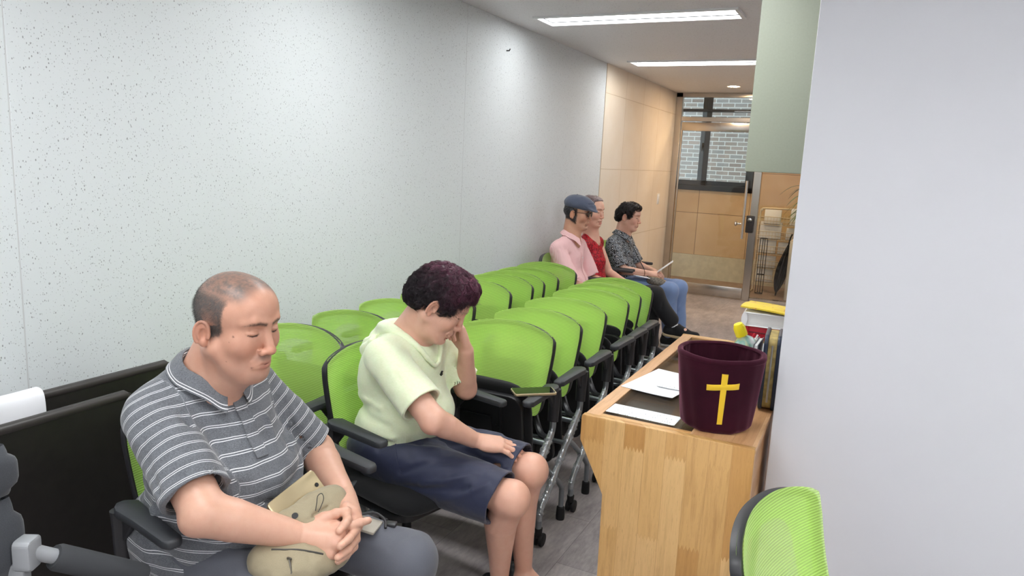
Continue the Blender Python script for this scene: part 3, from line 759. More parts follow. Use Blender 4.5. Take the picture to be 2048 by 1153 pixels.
# ------------------------------------------------------------------ bibles, books, bottle at the far end of the desk
def book(name, label, cx, cy, z, w, d, h, yaw, cover, pages, cat='book', group=None, bulge=0.0, upright=False, rx=0):
    t = thing(name, label, cat, (cx, cy, z), math.radians(yaw), group); t.rotation_euler[0] = rx
    cv = MB(); th = .003
    cv.box((0, 0, th / 2), (w, d, th), .001).box((0, 0, h - th / 2), (w, d, th), .001)
    cv.tube([(-w / 2 + .002, -d / 2, h / 2), (-w / 2 + .002, d / 2, h / 2)], h / 2, 14, squash=(1, .45))
    cv.build('cover', cover, t)
    MB().box((.002, 0, h / 2), (w - .012, d - .010, h - 2 * th), .001).build('page_block', pages, t)
    return t
def page_mat(name, c):
    t = NT(name); v = t.coord('Object', (1, 1, 700)); n = t.noise(v, 1.2, 2)
    t.bs(Base_Color=t.ramp(n, [(.35, tuple(x * .8 for x in c[:3])), (.65, c[:3])]), Roughness=.7); return t.m
m_pages = page_mat('book_pages', srgb(238, 238, 238)); m_gilt = page_mat('gilt_pages', srgb(196, 172, 112))
m_red = plain('red_leatherette', srgb(190, 14, 44), .45, bump=(500, .2, .0004)); m_brown = plain('brown_leatherette', srgb(150, 66, 40), .5, bump=(500, .2, .0004))
m_yel = plain('yellow_card', srgb(236, 208, 60), .5); m_navy = plain('navy_leatherette', srgb(40, 50, 70), .42, bump=(420, .3, .0005))
bx, by = -.285, 2.93; z = DZ
books = [('hymn_book', 'crimson hymn book at the bottom of the stack on the desk', .043, m_red, m_gilt, .215, .15, 4),
         ('hymn_book', 'brown covered book second from the bottom of the stack', .040, m_brown, m_gilt, .21, .15, -3),
         ('hymn_book', 'second brown covered book directly under the bright red one', .034, m_brown, m_gilt, .205, .15, 2),
         ('zipped_bible', 'bright red zipped book in the middle of the stack', .048, m_red, m_red, .20, .15, 0),
         ('thick_book', 'thick white book lying directly under the yellow envelope', .052, m_paper, m_pages, .225, .165, 3)]
for (nm, lb, h, cv, pg, w, d, yw) in books:
    o = book(nm, lb, bx, by, z, w, d, h, yw, cv, pg, 'book', 'books stacked on the desk end'); z += h + .001
    if nm == 'zipped_bible':
        MB().box((0, -d / 2 + .004, h / 2), (w * .95, .004, .005), .001).build('zipper', plain('dark_zip', srgb(110, 12, 30), .4), o)
def envelope():
    t = NT('yellow_envelope'); v = t.coord(); vo = t.n('ShaderNodeTexVoronoi', feature='DISTANCE_TO_EDGE'); t.t.links.new(v, vo.inputs['Vector']); vo.inputs['Scale'].default_value = 22
    ln = t.math('LESS_THAN', vo.outputs['Distance'], .03); col = t.mix(t.math('MULTIPLY', ln, t.math('GREATER_THAN', t.noise(v, 18, 1), .52)), srgb(240, 212, 70), srgb(212, 150, 90))
    t.bs(Base_Color=col, Roughness=.45)
    def fn(a, b): x, y = (a - .5) * .235, (b - .5) * .17; return np.array([x, y, .006 + .010 * math.sin(a * PI) * .4 - .008 * (2 * a - 1) + .004 * math.sin(5 * b)])
    o = MB().grid(fn, 14, 12, .006).build('yellow_envelope', t.m); o.location = (bx - .003, by, z + .006); o.rotation_euler = (0, 0, math.radians(-4))
    tag(o, 'yellow patterned envelope lying on top of the stack of books', 'envelope')
envelope()
def bible():
    t = thing('zippered_bible', 'navy leather zip case bible standing upright against the white wall edge', 'book', (-.237, 2.44, DZ), math.radians(4))
    h, d, w = .245, .17, .052
    sh = rrect(d, h, .028, 6, 0, h / 2)
    MB().prism(sh, -w / 2, -w / 2 + .013, 'x', .004).prism(sh, w / 2 - .013, w / 2, 'x', .004).build('leather_cover', m_navy, t)
    MB().prism(rrect(d - .012, h - .012, .024, 6, 0, h / 2), -w / 2 + .012, w / 2 - .012, 'x', .002).build('zip_gusset', plain('olive_gusset', srgb(176, 154, 96), .7, bump=(300, .5, .001), var=.25, vscale=60), t)
    g = MB(); g.tube([(0, -d / 2 + .004, .03), (0, -d / 2 + .003, h - .03)], .0035, 6); g.build('zipper', plain('silver_zip', srgb(190, 188, 180), .3, .9), t)
    t2 = book('slim_booklet', 'slim grey booklet standing between the navy bible and the burgundy bag', -.285, 2.46, DZ, .20, .13, .016, 0, plain('grey_cover', srgb(120, 122, 126), .5), m_pages)
    t2.rotation_euler = (0, math.radians(-88), 0); t2.location = (-.282, 2.47, DZ + .101)
bible()
def bottle():
    t = thing('squeeze_bottle', 'clear plastic bottle with a yellow cap lying tilted behind the burgundy bag', 'bottle', (-.300, 2.665, DZ))
    R = rotz(.5) @ roty(-.42); o = V(0, 0, .012)
    pm = NT('clear_label_plastic'); v = pm.coord(); n = pm.noise(v, 16, 2)
    pm.bs(Base_Color=pm.ramp(n, [(.40, srgb(232, 236, 238)), (.52, srgb(150, 206, 190)), (.60, srgb(236, 224, 150)), (.7, srgb(240, 240, 242))]), Roughness=.25); pm.b.inputs['Transmission Weight'].default_value = .25
    MB().lathe([(0, 0), (.034, 0), (.038, .006), (.040, .02), (.040, .13), (.034, .16), (.018, .175), (.016, .185)], 28, (R, o)).build('bottle_body', pm.m, t)
    MB().lathe([(0, .18), (.021, .18), (.021, .21), (.015, .225), (0, .228)], 24, (R, o)).build('cap', plain('yellow_cap', srgb(246, 224, 30), .4), t)
    s = MB(); s.prism(rrect(.10, .075, .008), -.0015, .0015, 'y', .0, (rotz(.3) @ rotx(-.5), V(-.02, .06, .11)))
    p = s.build('plastic_packet', plain('clear_packet', srgb(226, 230, 232), .2)); p.location = (-.27, 2.62, DZ); tag(p, 'crumpled clear plastic packet tucked behind the burgundy bag', 'packet')
    # red and white pens lying beside it
    for k, (c, lb) in enumerate((((206, 30, 50), 'red capped pen leaning by the yellow capped bottle'), ((238, 238, 240), 'white pen leaning by the yellow capped bottle'))):
        q = MB().tube([(-.37 + .014 * k, 2.73, DZ + .012), (-.335 + .014 * k, 2.70 - .02 * k, DZ + .16)], [.006, .0065], 10).tube([(-.335 + .014 * k, 2.70 - .02 * k, DZ + .16), (-.331 + .014 * k, 2.697 - .02 * k, DZ + .175)], [.0045, .003], 8)
        o2 = q.build('marker_pen', plain('pen_plastic', srgb(*c), .35)); tag(o2, lb, 'pen')
    cup = MB().lathe([(0, 0), (.034, 0), (.037, .085), (.0355, .085), (.033, .004), (0, .004)], 24, (np.eye(3), (-.356, 2.715, DZ)), cap=False)
    tag(cup.build('pen_cup', plain('grey_cup', srgb(150, 152, 156), .5)), 'small grey pen cup hidden behind the burgundy bag', 'cup')
bottle()
# ------------------------------------------------------------------ sage upper cabinet
def cabinet():
    t = thing('upper_cabinet', 'sage green upper cabinet hanging from the ceiling beside the white wall', 'cabinet', (-.143, 3.2, 1.502))
    MB().box((0, 0, .4415), (.655, .4, .883), .004).build('carcass', m_sage, t)
    MB().box((.16, -.203, .42), (.31, .018, .82), .002).build('door', m_sage, t)
cabinet()
# ------------------------------------------------------------------ folded flip-top tables by the wall
m_table = plain('black_table_laminate', srgb(30, 27, 26), .42, bump=(220, .12, .0006), var=.12, vscale=40)
m_edge = plain('dark_table_edge', srgb(52, 48, 46), .38, bump=(500, .1, .0004))
def folding_table(x, y1, label, topz):
    t = thing('folding_table', label, 'table', (x, y1 - .75, 0), 0, 'folded flip top tables')
    L = 1.5; y0 = -L / 2; hgt = .60; tilt = math.radians(3)
    R = roty(-tilt)
    tb = MB(); tb.prism(rrect(L, hgt, .018, 5, 0, topz - hgt / 2), -.013, .011, 'x', .004, (np.eye(3), (0, 0, 0))); tb.build('tabletop', m_table, t)
    eg = MB(); eg.tube([(0, -L / 2 + .012, topz - .007), (0, L / 2 - .022, topz - .007), (0, L / 2 - .010, topz - .018), (0, L / 2 - .008, topz - .05), (0, L / 2 - .008, topz - hgt + .02)], .0145, 12)
    eg.build('edge_band', m_edge, t)
    for s in (-1, 1):
        y = s * (L / 2 - .2)
        f = MB(); f.box((-.04, y, .27), (.03, .05, .46), .006); f.box((-.0, y, .07), (.34, .05, .03), .01)
        lg = f.build('leg', m_grey, t)
        for q in (-1, 1):
            MB().lathe([(0, -.011), (.022, -.011), (.026, -.006), (.026, .006), (.022, .011), (0, .011)], 18, (rotx(PI / 2), (q * .15, y, .026))).box((q * .15, y, .05), (.02, .034, .03), .004).build('caster', m_dark, lg)
    MB().tube([(-.04, -L / 2 + .2, .35), (-.04, L / 2 - .2, .35)], .016, 10).build('stretcher', m_grey, t)
    return t
folding_table(-2.015, 1.592, 'folded black table standing on edge closest to the left wall', .797)
folding_table(-1.845, 1.325, 'folded black table standing on edge in front, behind the man in stripes', .797)
def draped_sheet():
    y0, y1 = .82, 1.165
    P = [(-2.048, .60), (-2.044, .70), (-2.038, .785), (-2.030, .812), (-2.012, .818), (-1.994, .812), (-1.986, .79), (-1.983, .74), (-1.982, .66)]
    S = spline([np.array([x, 0, z]) for x, z in P], 4)
    def fn(a, b):
        p = S[int(round(b * (len(S) - 1)))]; return np.array([p[0] + .002 * math.sin(9 * a + 7 * b), y0 + (y1 - y0) * a, p[2] + .002 * math.sin(6 * a)])
    o = MB().grid(fn, 16, len(S) - 1, .0012).build('draped_paper', m_paper); tag(o, 'white sheet draped over the top edge of the rear folded table', 'paper')
draped_sheet()
# ------------------------------------------------------------------ folded wheeled walker at the lower left
def walker():
    t = thing('wheelchair', 'dark grey padded wheelchair with a foam covered arm at the lower left corner', 'wheelchair', (-1.36, .62, 0))
    fab = woven('charcoal_padding', srgb(62, 65, 70), 700, .8, .22, .2)
    o = V(1.36, -.62, 0)
    def q(x, y, z): return V(x, y, z) + o
    # padded back, upright, in two quilted sections
    pad = MB()
    for (z0, z1) in ((.36, .685), (.695, .845), (.85, .945)):
        def fn(a, b, z0=z0, z1=z1):
            an = 2 * PI * a; e = .45
            cx = math.copysign(abs(math.cos(an)) ** e, math.cos(an)) * .035; cy = math.copysign(abs(math.sin(an)) ** e, math.sin(an)) * .22
            k = (1 - abs(2 * b - 1) ** 5) ** .5 if 0 < b < 1 else .35
            return q(-1.362 + cx * max(k, .35) - .05 * (z0 + (z1 - z0) * b - .7), .522 + cy * max(k, .93), z0 + (z1 - z0) * b)
        pad.grid(fn, 40, 12, closed_u=True)
    pad.build('padded_back', fab, t)
    st = MB().tube([q(-1.36, .70, .02), q(-1.365, .715, .5), q(-1.405, .715, 1.02)], .011, 10).tube([q(-1.36, .30, .02), q(-1.365, .30, .5), q(-1.385, .30, 1.05)], .013, 10)
    st.tube([q(-1.36, .70, .18), q(-1.0, .70, .18)], .012, 10).tube([q(-1.02, .70, .06), q(-1.02, .70, .40), q(-1.27, .90, .60)], .012, 10)
    st.build('frame', plain('grey_enamel', srgb(92, 95, 98), .35, .3), t)
    br = MB(); br.prism(rrect(.042, .060, .010, 4, 0, 0), -.016, .016, 'x', .004, (rotz(.5), q(-1.325, .728, .742))); br.prism(rrect(.026, .075, .006, 3, 0, 0), -.014, .014, 'x', .003, (rotz(.5), q(-1.335, .718, .69)))
    br.build('arm_bracket', plain('pale_grey_plastic', srgb(150, 153, 156), .4), t)
    a, b = q(-1.325, .735, .742), q(-1.282, .935, .598)
    d = unit(b - a)
    arm = MB().tube([a, a + d * .243], .0145, 14).build('arm_tube', bpy.data.materials['pale_grey_plastic'], t)
    MB().tube([a + d * .045, a + d * .053, a + d * .235, a + d * .242], [.022, .0255, .0255, .024], 18).build('foam_grip', plain('black_foam', srgb(58, 60, 63), .9, bump=(900, .3, .0006)), arm)
    MB().tube([a + d * .242, a + d * .247], [.020, .018], 18).build('end_cap', m_grey, arm)
    for (x, y) in ((-1.36, .72), (-1.36, .28), (-1.02, .72)):
        w = MB(); w.lathe([(.02, -.012), (.055, -.014), (.062, 0), (.055, .014), (.02, .012)], 24, (rotx(PI / 2), q(x, y, .062))); w.build('wheel', m_dark, t)
walker()
# ------------------------------------------------------------------ behind the glass: leaflet rack, wire stand, umbrella, plant
def entry_things():
    cream = plain('cream_wire', srgb(214, 196, 168), .4, .2)
    t = thing('leaflet_rack', 'cream wire rack full of newspapers and leaflets behind the glass', 'rack', (-.95, 9.75, 0))
    f = MB(); hw_, zt = .33, 1.06
    f.tube(spline([(-hw_, 0, .02), (-hw_, 0, .95), (-hw_ + .02, 0, 1.03), (-hw_ + .08, 0, zt), (hw_ - .08, 0, zt), (hw_ - .02, 0, 1.03), (hw_, 0, .95), (hw_, 0, .02)], 6), .011, 8)
    for s in (-1, 1): f.tube([(s * hw_, 0, .012), (s * hw_, -.26, .012)], .010, 8)
    f.build('frame', cream, t)
    for k in range(5):
        z = .12 + k * .185; b = MB(); y1 = -.13
        for zz, yy in ((z, 0), (z, y1), (z + .10, y1), (z + .05, y1)): b.tube([(-hw_, yy, zz), (hw_, yy, zz)], .004, 6)
        for i in range(19):
            x = -hw_ + i * 2 * hw_ / 18; b.tube([(x, 0, z + .12), (x, 0, z), (x, y1, z), (x, y1, z + .10)], .0022, 5)
        b.build('wire_shelf', cream, t)
    k = 0
    for z, items in ((.125, [(-.2, .2), (.05, .22)]), (.31, [(-.19, .22), (.12, .22)]), (.495, [(-.2, .21), (.03, .2), (.22, .16)]), (.68, [(-.18, .26), (.13, .24)]), (.865, [(-.17, .2), (.14, .2)])):
        for (x, w) in items:
            k += 1; hgt = .15 + .03 * (k % 3)
            s = MB(); s.box((0, 0, hgt / 2), (w, .03, hgt), .002); o = s.build('newspaper', m_news)
            o.location = (-.95 + x, 9.75 - .075, z + .006); o.rotation_euler = (math.radians(-12), 0, 0)
            row = ['bottom', 'second lowest', 'middle', 'second highest', 'top'][int((z - .12) / .185 + .2)]
            tag(o, 'folded newspapers standing in the %s shelf of the wire rack, %s' % (row, 'left side' if x < -.1 else ('right side' if x > .1 else 'middle')), 'newspaper', 'newspapers in the wire rack')
    u = thing('umbrella_stand', 'slim black wire umbrella stand behind the glass in front of the leaflet rack', 'umbrella stand', (-1.165, 9.45, 0))
    w = MB()
    for z in (.012, .25, .70):
        w.tube([(.045 * math.cos(2 * PI * i / 16), .045 * math.sin(2 * PI * i / 16), z) for i in range(17)], .0045, 6)
    for i in range(4):
        a = 2 * PI * i / 4 + .4; w.tube([(.045 * math.cos(a), .045 * math.sin(a), .01), (.045 * math.cos(a), .045 * math.sin(a), .70)], .0045, 6)
    w.build('wire_frame', m_dark, u)
    um = thing('umbrella', 'closed black umbrella leaning beside the cream cabinet behind the glass', 'umbrella', (-.93, 9.40, 0))
    def fn(a, b):
        an = 2 * PI * a; r = (.010 + .055 * math.sin(PI * min(1, b * 1.02)) ** .8 * (1 - .45 * b)) * (1 + .28 * math.cos(8 * an)); c = V(-.03, .05, .05) * (1 - b) + V(.055, .05, .64) * b
        return c + np.array([r * math.cos(an), r * math.sin(an), 0])
    MB().grid(fn, 64, 18, closed_u=True).build('canopy', woven('black_nylon', srgb(24, 24, 27), 500, .6, .2, .1), um)
    MB().tube([V(-.034, .05, .005), V(.055, .05, .64), V(.07, .05, .74), V(.085, .05, .78)], .009, 8).build('handle', m_dark, um)
    cb = thing('shoe_cabinet', 'cream cabinet edge standing behind the glass beside the umbrella', 'cabinet', (-.66, 9.35, 0))
    MB().box((0, 0, .36), (.36, .3, .72), .006).build('carcass', plain('cream_laminate', srgb(222, 208, 188), .5), cb)
    MB().box((-.09, -.154, .36), (.17, .012, .68), .003).box((.09, -.154, .36), (.17, .012, .68), .003).build('door', bpy.data.materials['cream_laminate'], cb)
    p = thing('potted_plant', 'dark green potted plant with long narrow leaves on the cream cabinet', 'plant', (-.62, 9.36, .72))
    MB().lathe([(0, 0), (.07, 0), (.095, .16), (.10, .17), (.085, .17), (.08, .15), (0, .15)], 28, cap=False).build('pot', plain('pink_pot', srgb(214, 180, 168), .5), p)
    lf = MB(); r = random.Random(3)
    for i in range(46):
        a = r.uniform(0, 2 * PI); L = r.uniform(.35, .62); up = r.uniform(.5, 1.15)
        d = V(math.cos(a), math.sin(a), 0); base = V(0, 0, .14 + r.uniform(0, .45)); pts = []
        for k in range(8):
            s = k / 7; pts.append(base + d * L * .75 * s + V(0, 0, up * .42 * s - .42 * s * s))
        side = np.cross(d, V(0, 0, 1)); n0 = len(lf.v); vs = []; fs = []
        for k, q in enumerate(pts):
            wd = .019 * math.sin(PI * (.08 + .92 * k / 7)) ** .7 * (1 - .4 * k / 7); vs += [q - side * wd + V(0, 0, .004), q, q + side * wd + V(0, 0, .004)]
        for k in range(7):
            for j in (0, 1): fs.append((k * 3 + j, k * 3 + j + 1, k * 3 + 4 + j, k * 3 + 3 + j))
        lf.add(vs, fs)
    lf.build('leaves', plain('dark_leaf', srgb(62, 96, 52), .4, var=.25, vscale=12), p, fixn=False)
    st = MB(); st.tube([(0, 0, .14), (.01, 0, .62)], [.012, .008], 8); st.build('stem', plain('plant_stem', srgb(110, 92, 62), .8), p)
entry_things()
# ------------------------------------------------------------------ phone on the armrest
def phone_obj(name, label, R, o, L=.16, W=.074, T=.0085, back=False):
    t = thing(name, label, 'phone'); t.matrix_world = Matrix([[*R[0], o[0]], [*R[1], o[1]], [*R[2], o[2]], [0, 0, 0, 1]])
    MB().prism(rrect(L, W, .010, 5), 0, T, 'z', .0018).build('case', plain('gold_phone_case', srgb(206, 188, 150), .28, .7), t)
    MB().prism(rrect(L - .008, W - .008, .008, 5), T - .0006, T + .0008, 'z').build('screen', plain('black_phone_glass', srgb(16, 18, 18), .06), t)
    cm = MB()
    for (x, y) in ((L / 2 - .015, W / 2 - .018), (L / 2 - .03, W / 2 - .018), (L / 2 - .015, W / 2 - .036)): cm.lathe([(0, -.002), (.0045, -.002), (.0055, 0), (.0055, .001), (0, .001)], 14, (np.eye(3), (x, y, 0)))
    cm.build('camera_lens', m_dark, t)
    pt = MB(); pt.box((-L / 2, 0, T / 2), (.002, .009, .003), .0008)
    for k in range(5): pt.box((-L / 2, .014 + k * .003, T / 2), (.002, .0014, .0014)); pt.box((-L / 2, -.014 - k * .003, T / 2), (.002, .0014, .0014))
    pt.build('charging_port', m_dark, t)
    return t
def R_from(xa, zhint):
    x = unit(xa); y = unit(np.cross(zhint, x)); z = np.cross(x, y); return np.stack([x, y, z], 1)
phone_obj('smartphone', 'black screened phone in a gold case lying on a chair armrest in the aisle', R_from(V(.127, .11, .0), V(.0, -.02, 1)), V(-1.037, 2.352, .664))
# ------------------------------------------------------------------ smooth bodies from signed distances, meshed by surface nets
QB = 1.0     # mesh spacing of the bodies and clothes
_tab = np.random.default_rng(11).random((32, 32, 32))
def vnoise(P, freq):
    Q = np.asarray(P) * freq; I = np.floor(Q).astype(int); F = Q - I; F = F * F * (3 - 2 * F); o = 0
    for a in (0, 1):
        for b in (0, 1):
            for c in (0, 1):
                w = (F[:, 0] if a else 1 - F[:, 0]) * (F[:, 1] if b else 1 - F[:, 1]) * (F[:, 2] if c else 1 - F[:, 2])
                o = o + w * _tab[(I[:, 0] + a) % 32, (I[:, 1] + b) % 32, (I[:, 2] + c) % 32]
    return o * 2 - 1
def seg_t(P, a, b):
    ba = b - a; return np.clip(((P - a) @ ba) / (ba @ ba + 1e-12), 0, 1)
def seg_d(P, a, b, ra=0., rb=0.):
    t = seg_t(P, a, b); D = P - a - t[:, None] * (b - a)
    return np.sqrt((D * D).sum(1)) - (ra + (rb - ra) * t)
def chain_d(P, pts, rad):
    d = None
    for i in range(len(pts) - 1):
        e = seg_d(P, pts[i], pts[i + 1], rad[i], rad[i + 1]); d = e if d is None else np.minimum(d, e)
    return d
def el_d(P, c, r, R=None):
    q = P - c
    if R is not None: q = q @ R
    k0 = np.sqrt(((q / r) ** 2).sum(1)); k1 = np.sqrt(((q / (r * r)) ** 2).sum(1)) + 1e-9
    return k0 * (k0 - 1) / k1
class SDF:
    PAD = .055
    def __init__(s): s.pr = []; s.R = np.eye(3); s.o = np.zeros(3); s.sc = 1.0
    def frame(s, R=None, o=None, sc=1.0): s.sc = sc; s.R = np.eye(3) if R is None else np.asarray(R, float); s.o = np.zeros(3) if o is None else np.asarray(o, float); return s
    def W(s, p): return s.R @ np.asarray(p, float) * s.sc + s.o
    def _add(s, fn, pts, rad, k, op):
        pts = np.atleast_2d(pts); lo = pts.min(0) - rad - k - s.PAD; hi = pts.max(0) + rad + k + s.PAD
        s.pr.append((op, k, fn, lo, hi)); return s
    def rc(s, a, b, ra, rb=None, k=.02, op='u'):
        rb = ra if rb is None else rb; a, b = s.W(a), s.W(b); ra, rb, k = ra * s.sc, rb * s.sc, k * s.sc
        return s._add(lambda P: seg_d(P, a, b, ra, rb), [a, b], max(ra, rb), k, op)
    def chain(s, pts, rad, k=.01, op='u', n=0):
        pts = [s.W(p) for p in pts]
        rad = [rad] * len(pts) if np.isscalar(rad) else list(rad)
        rad = [r * s.sc for r in rad]; k = k * s.sc
        if n:
            m = len(pts); pts2 = spline(pts, n); rr = np.interp(np.linspace(0, m - 1, len(pts2)), range(m), rad); pts, rad = pts2, list(rr)
        return s._add(lambda P: chain_d(P, pts, rad), np.array(pts), max(rad), k, op)
    def el(s, c, r, R=None, k=.02, op='u'):
        c = s.W(c); r = np.asarray(r, float) * s.sc; k = k * s.sc; RR = s.R if R is None else s.R @ R
        return s._add(lambda P: el_d(P, c, r, RR), c, r.max(), k, op)
    def sub(s, other, k=.02):
        lo = np.min([p[3] for p in other.pr if p[0] == 'u'], axis=0); hi = np.max([p[4] for p in other.pr if p[0] == 'u'], axis=0)
        s.pr.append(('u', k, lambda P: other(P), lo, hi)); return s
    def disp(s, fn, lo, hi): s.pr.append(('d', 0, fn, np.asarray(lo, float), np.asarray(hi, float))); return s
    def fold(s, pts, w, amp, n=5):
        """a soft ridge (amp>0) or crease (amp<0) along a line"""
        pts = [s.W(p) for p in pts]; pts = spline(pts, n) if n and len(pts) > 2 else pts
        z = [0.] * len(pts); A = np.array(pts); r = 3 * w
        def fn(P): d = chain_d(P, pts, z); return -amp * np.exp(-(d / w) ** 2)
        s.pr.append(('d', 0, fn, A.min(0) - r, A.max(0) + r)); return s
    def cut(s, fn, lo, hi, k=.003): s.pr.append(('s', k, fn, np.asarray(lo, float), np.asarray(hi, float))); return s
    def __call__(s, P, chunk=40000):
        out = np.empty(len(P))
        for c0 in range(0, len(P), chunk):
            Q = P[c0:c0 + chunk]; d = np.full(len(Q), 1.0); qlo, qhi = Q.min(0), Q.max(0)
            for op, k, fn, lo, hi in s.pr:
                if np.any(qlo > hi) or np.any(qhi < lo): continue
                m = np.nonzero(np.all((Q > lo) & (Q < hi), axis=1))[0]
                if not len(m): continue
                e = fn(Q[m]); c = d[m]
                if op == 'u': h = np.maximum(k - np.abs(c - e), 0) / max(k, 1e-9); d[m] = np.minimum(c, e) - h * h * k * .25
                elif op == 's': e = -e; h = np.maximum(k - np.abs(c - e), 0) / max(k, 1e-9); d[m] = np.maximum(c, e) + h * h * k * .25
                else:
                    near = np.abs(c) < .05; d[m] = np.where(near, c + e, c)
            out[c0:c0 + chunk] = d
        return out
    def grad(s, P, e=.0012):
        K = np.array([[1, -1, -1], [-1, -1, 1], [-1, 1, -1], [1, 1, 1.]]); g = 0
        for k in K: g = g + k * s(P + k * e)[:, None]
        return g / (np.linalg.norm(g, axis=1, keepdims=True) + 1e-12)
    def onto(s, p, d, n=60):
        """march from p along d to the surface"""
        p = np.asarray(p, float).copy(); d = unit(d)
        for _ in range(n):
            v = s(p[None])[0]
            if v < 2e-4: break
            p = p + d * min(v, .03) * .8
        return p
def surface_nets(f, lo, hi, h):
    lo = np.asarray(lo, float); n = np.ceil((np.asarray(hi) - lo) / h).astype(np.int64) + 2
    B = 4 * max(1, int(round(.040 / (4 * h))))
    g = np.stack(np.meshgrid(*[np.arange(0, n[i], B) for i in range(3)], indexing='ij'), -1).reshape(-1, 3)
    d = f(lo + (g + B / 2) * h); g = g[np.abs(d) < B * h * .9 + .004]
    sub = np.stack(np.meshgrid(*[np.arange(0, B, 4)] * 3, indexing='ij'), -1).reshape(-1, 3)
    g = (g[:, None] + sub[None]).reshape(-1, 3); d = f(lo + (g + 2) * h); g = g[np.abs(d) < 4 * h * .9 * 1.35 + .003]
    cor = np.stack(np.meshgrid(*[np.arange(5)] * 3, indexing='ij'), -1).reshape(-1, 3)
    NX, NY, NZ = (n + 8)
    key = lambda q: ((q[..., 0] + 2) * NY + q[..., 1] + 2) * NZ + q[..., 2] + 2
    allc = (g[:, None] + cor[None]).reshape(-1, 3); kk = key(allc)
    u, first, inv = np.unique(kk, return_index=True, return_inverse=True)
    vals = f(lo + allc[first] * h); Vv = vals[inv.ravel()].reshape(-1, 5, 5, 5)
    del kk, allc, inv
    S = Vv < 0; cnt = np.zeros((len(g), 4, 4, 4), np.int8)
    offs = [(a, b, c) for a in (0, 1) for b in (0, 1) for c in (0, 1)]
    for a, b, c in offs: cnt += S[:, a:a + 4, b:b + 4, c:c + 4]
    bi, ci, cj, ck = np.nonzero((cnt > 0) & (cnt < 8))
    cells = g[bi] + np.stack([ci, cj, ck], 1)
    cv = np.stack([Vv[bi, ci + a, cj + b, ck + c] for a, b, c in offs], 1)
    pos = np.zeros((len(cells), 3)); wsum = np.zeros(len(cells)); O = np.array(offs, float)
    for i in range(8):
        for j in range(i + 1, 8):
            if np.abs(O[i] - O[j]).sum() != 1: continue
            m = (cv[:, i] < 0) != (cv[:, j] < 0); t = cv[m, i] / (cv[m, i] - cv[m, j])
            pos[m] += O[i] + t[:, None] * (O[j] - O[i]); wsum[m] += 1
    P = lo + (cells + pos / wsum[:, None]) * h
    ck_ = key(cells); order = np.argsort(ck_); sk = ck_[order]
    def find(q):
        kq = key(q); i = np.clip(np.searchsorted(sk, kq), 0, len(sk) - 1); ok = sk[i] == kq; return np.where(ok, order[i], -1)
    F = []; corner = {o: i for i, o in enumerate(offs)}
    for ax in range(3):
        o = [0, 0, 0]; o[ax] = 1; s0 = cv[:, 0] < 0; s1 = cv[:, corner[tuple(o)]] < 0
        m = np.nonzero(s0 != s1)[0]; c = cells[m]; e1 = np.zeros(3, int); e2 = np.zeros(3, int); e1[(ax + 1) % 3] = 1; e2[(ax + 2) % 3] = 1
        q = np.stack([m, find(c - e1), find(c - e1 - e2), find(c - e2)], 1); ok = (q >= 0).all(1); q = q[ok]; fl = s0[m][ok]
        F.append(np.where(fl[:, None], q[:, ::1], q[:, ::-1]))
    F = np.concatenate(F)
    for _ in range(1):
        dv = f(P); gr = f.grad(P, h * .5); P = P - gr * np.clip(dv, -h * .7, h * .7)[:, None]
    return P, F
def mesh_from(name, P, F, mat, parent, org, attrs=None, smooth=True):
    used_v = np.unique(F); remap = np.full(len(P), -1); remap[used_v] = np.arange(len(used_v)); P = P[used_v]; F = remap[F]
    me = bpy.data.meshes.new(name); nv, nf = len(P), len(F); w = F.shape[1]
    me.vertices.add(nv); me.vertices.foreach_set('co', (P - org).astype(np.float32).ravel())
    me.loops.add(nf * w); me.loops.foreach_set('vertex_index', F.astype(np.int32).ravel())
    me.polygons.add(nf); me.polygons.foreach_set('loop_start', np.arange(0, nf * w, w, dtype=np.int32))
    try: me.polygons.foreach_set('loop_total', np.full(nf, w, np.int32))
    except Exception: pass
    me.polygons.foreach_set('use_smooth', np.ones(nf, bool)); me.update(calc_edges=True)
    for k, a in (attrs or {}).items():
        a = np.asarray(a)[used_v]
        if a.ndim == 1: at = me.attributes.new(k, 'FLOAT', 'POINT'); at.data.foreach_set('value', a.astype(np.float32))
        else:
            at = me.attributes.new(k, 'FLOAT_COLOR', 'POINT'); c4 = np.ones((nv, 4), np.float32); c4[:, :3] = a; at.data.foreach_set('color', c4.ravel())
    me.validate()
    return link(name, me, mat, parent)
def sdf_mesh(f, name, lo, hi, h, mat, parent, org, paint=None):
    P, F = surface_nets(f, lo, hi, h)
    return mesh_from(name, P, F, mat, parent, org, paint(P) if paint else None)
def sstep(a, b, x): t = np.clip((x - a) / (b - a), 0, 1); return t * t * (3 - 2 * t)
def lerpc(base, col, w): return base + (np.asarray(col)[None, :3] - base) * np.clip(w, 0, 1)[:, None]
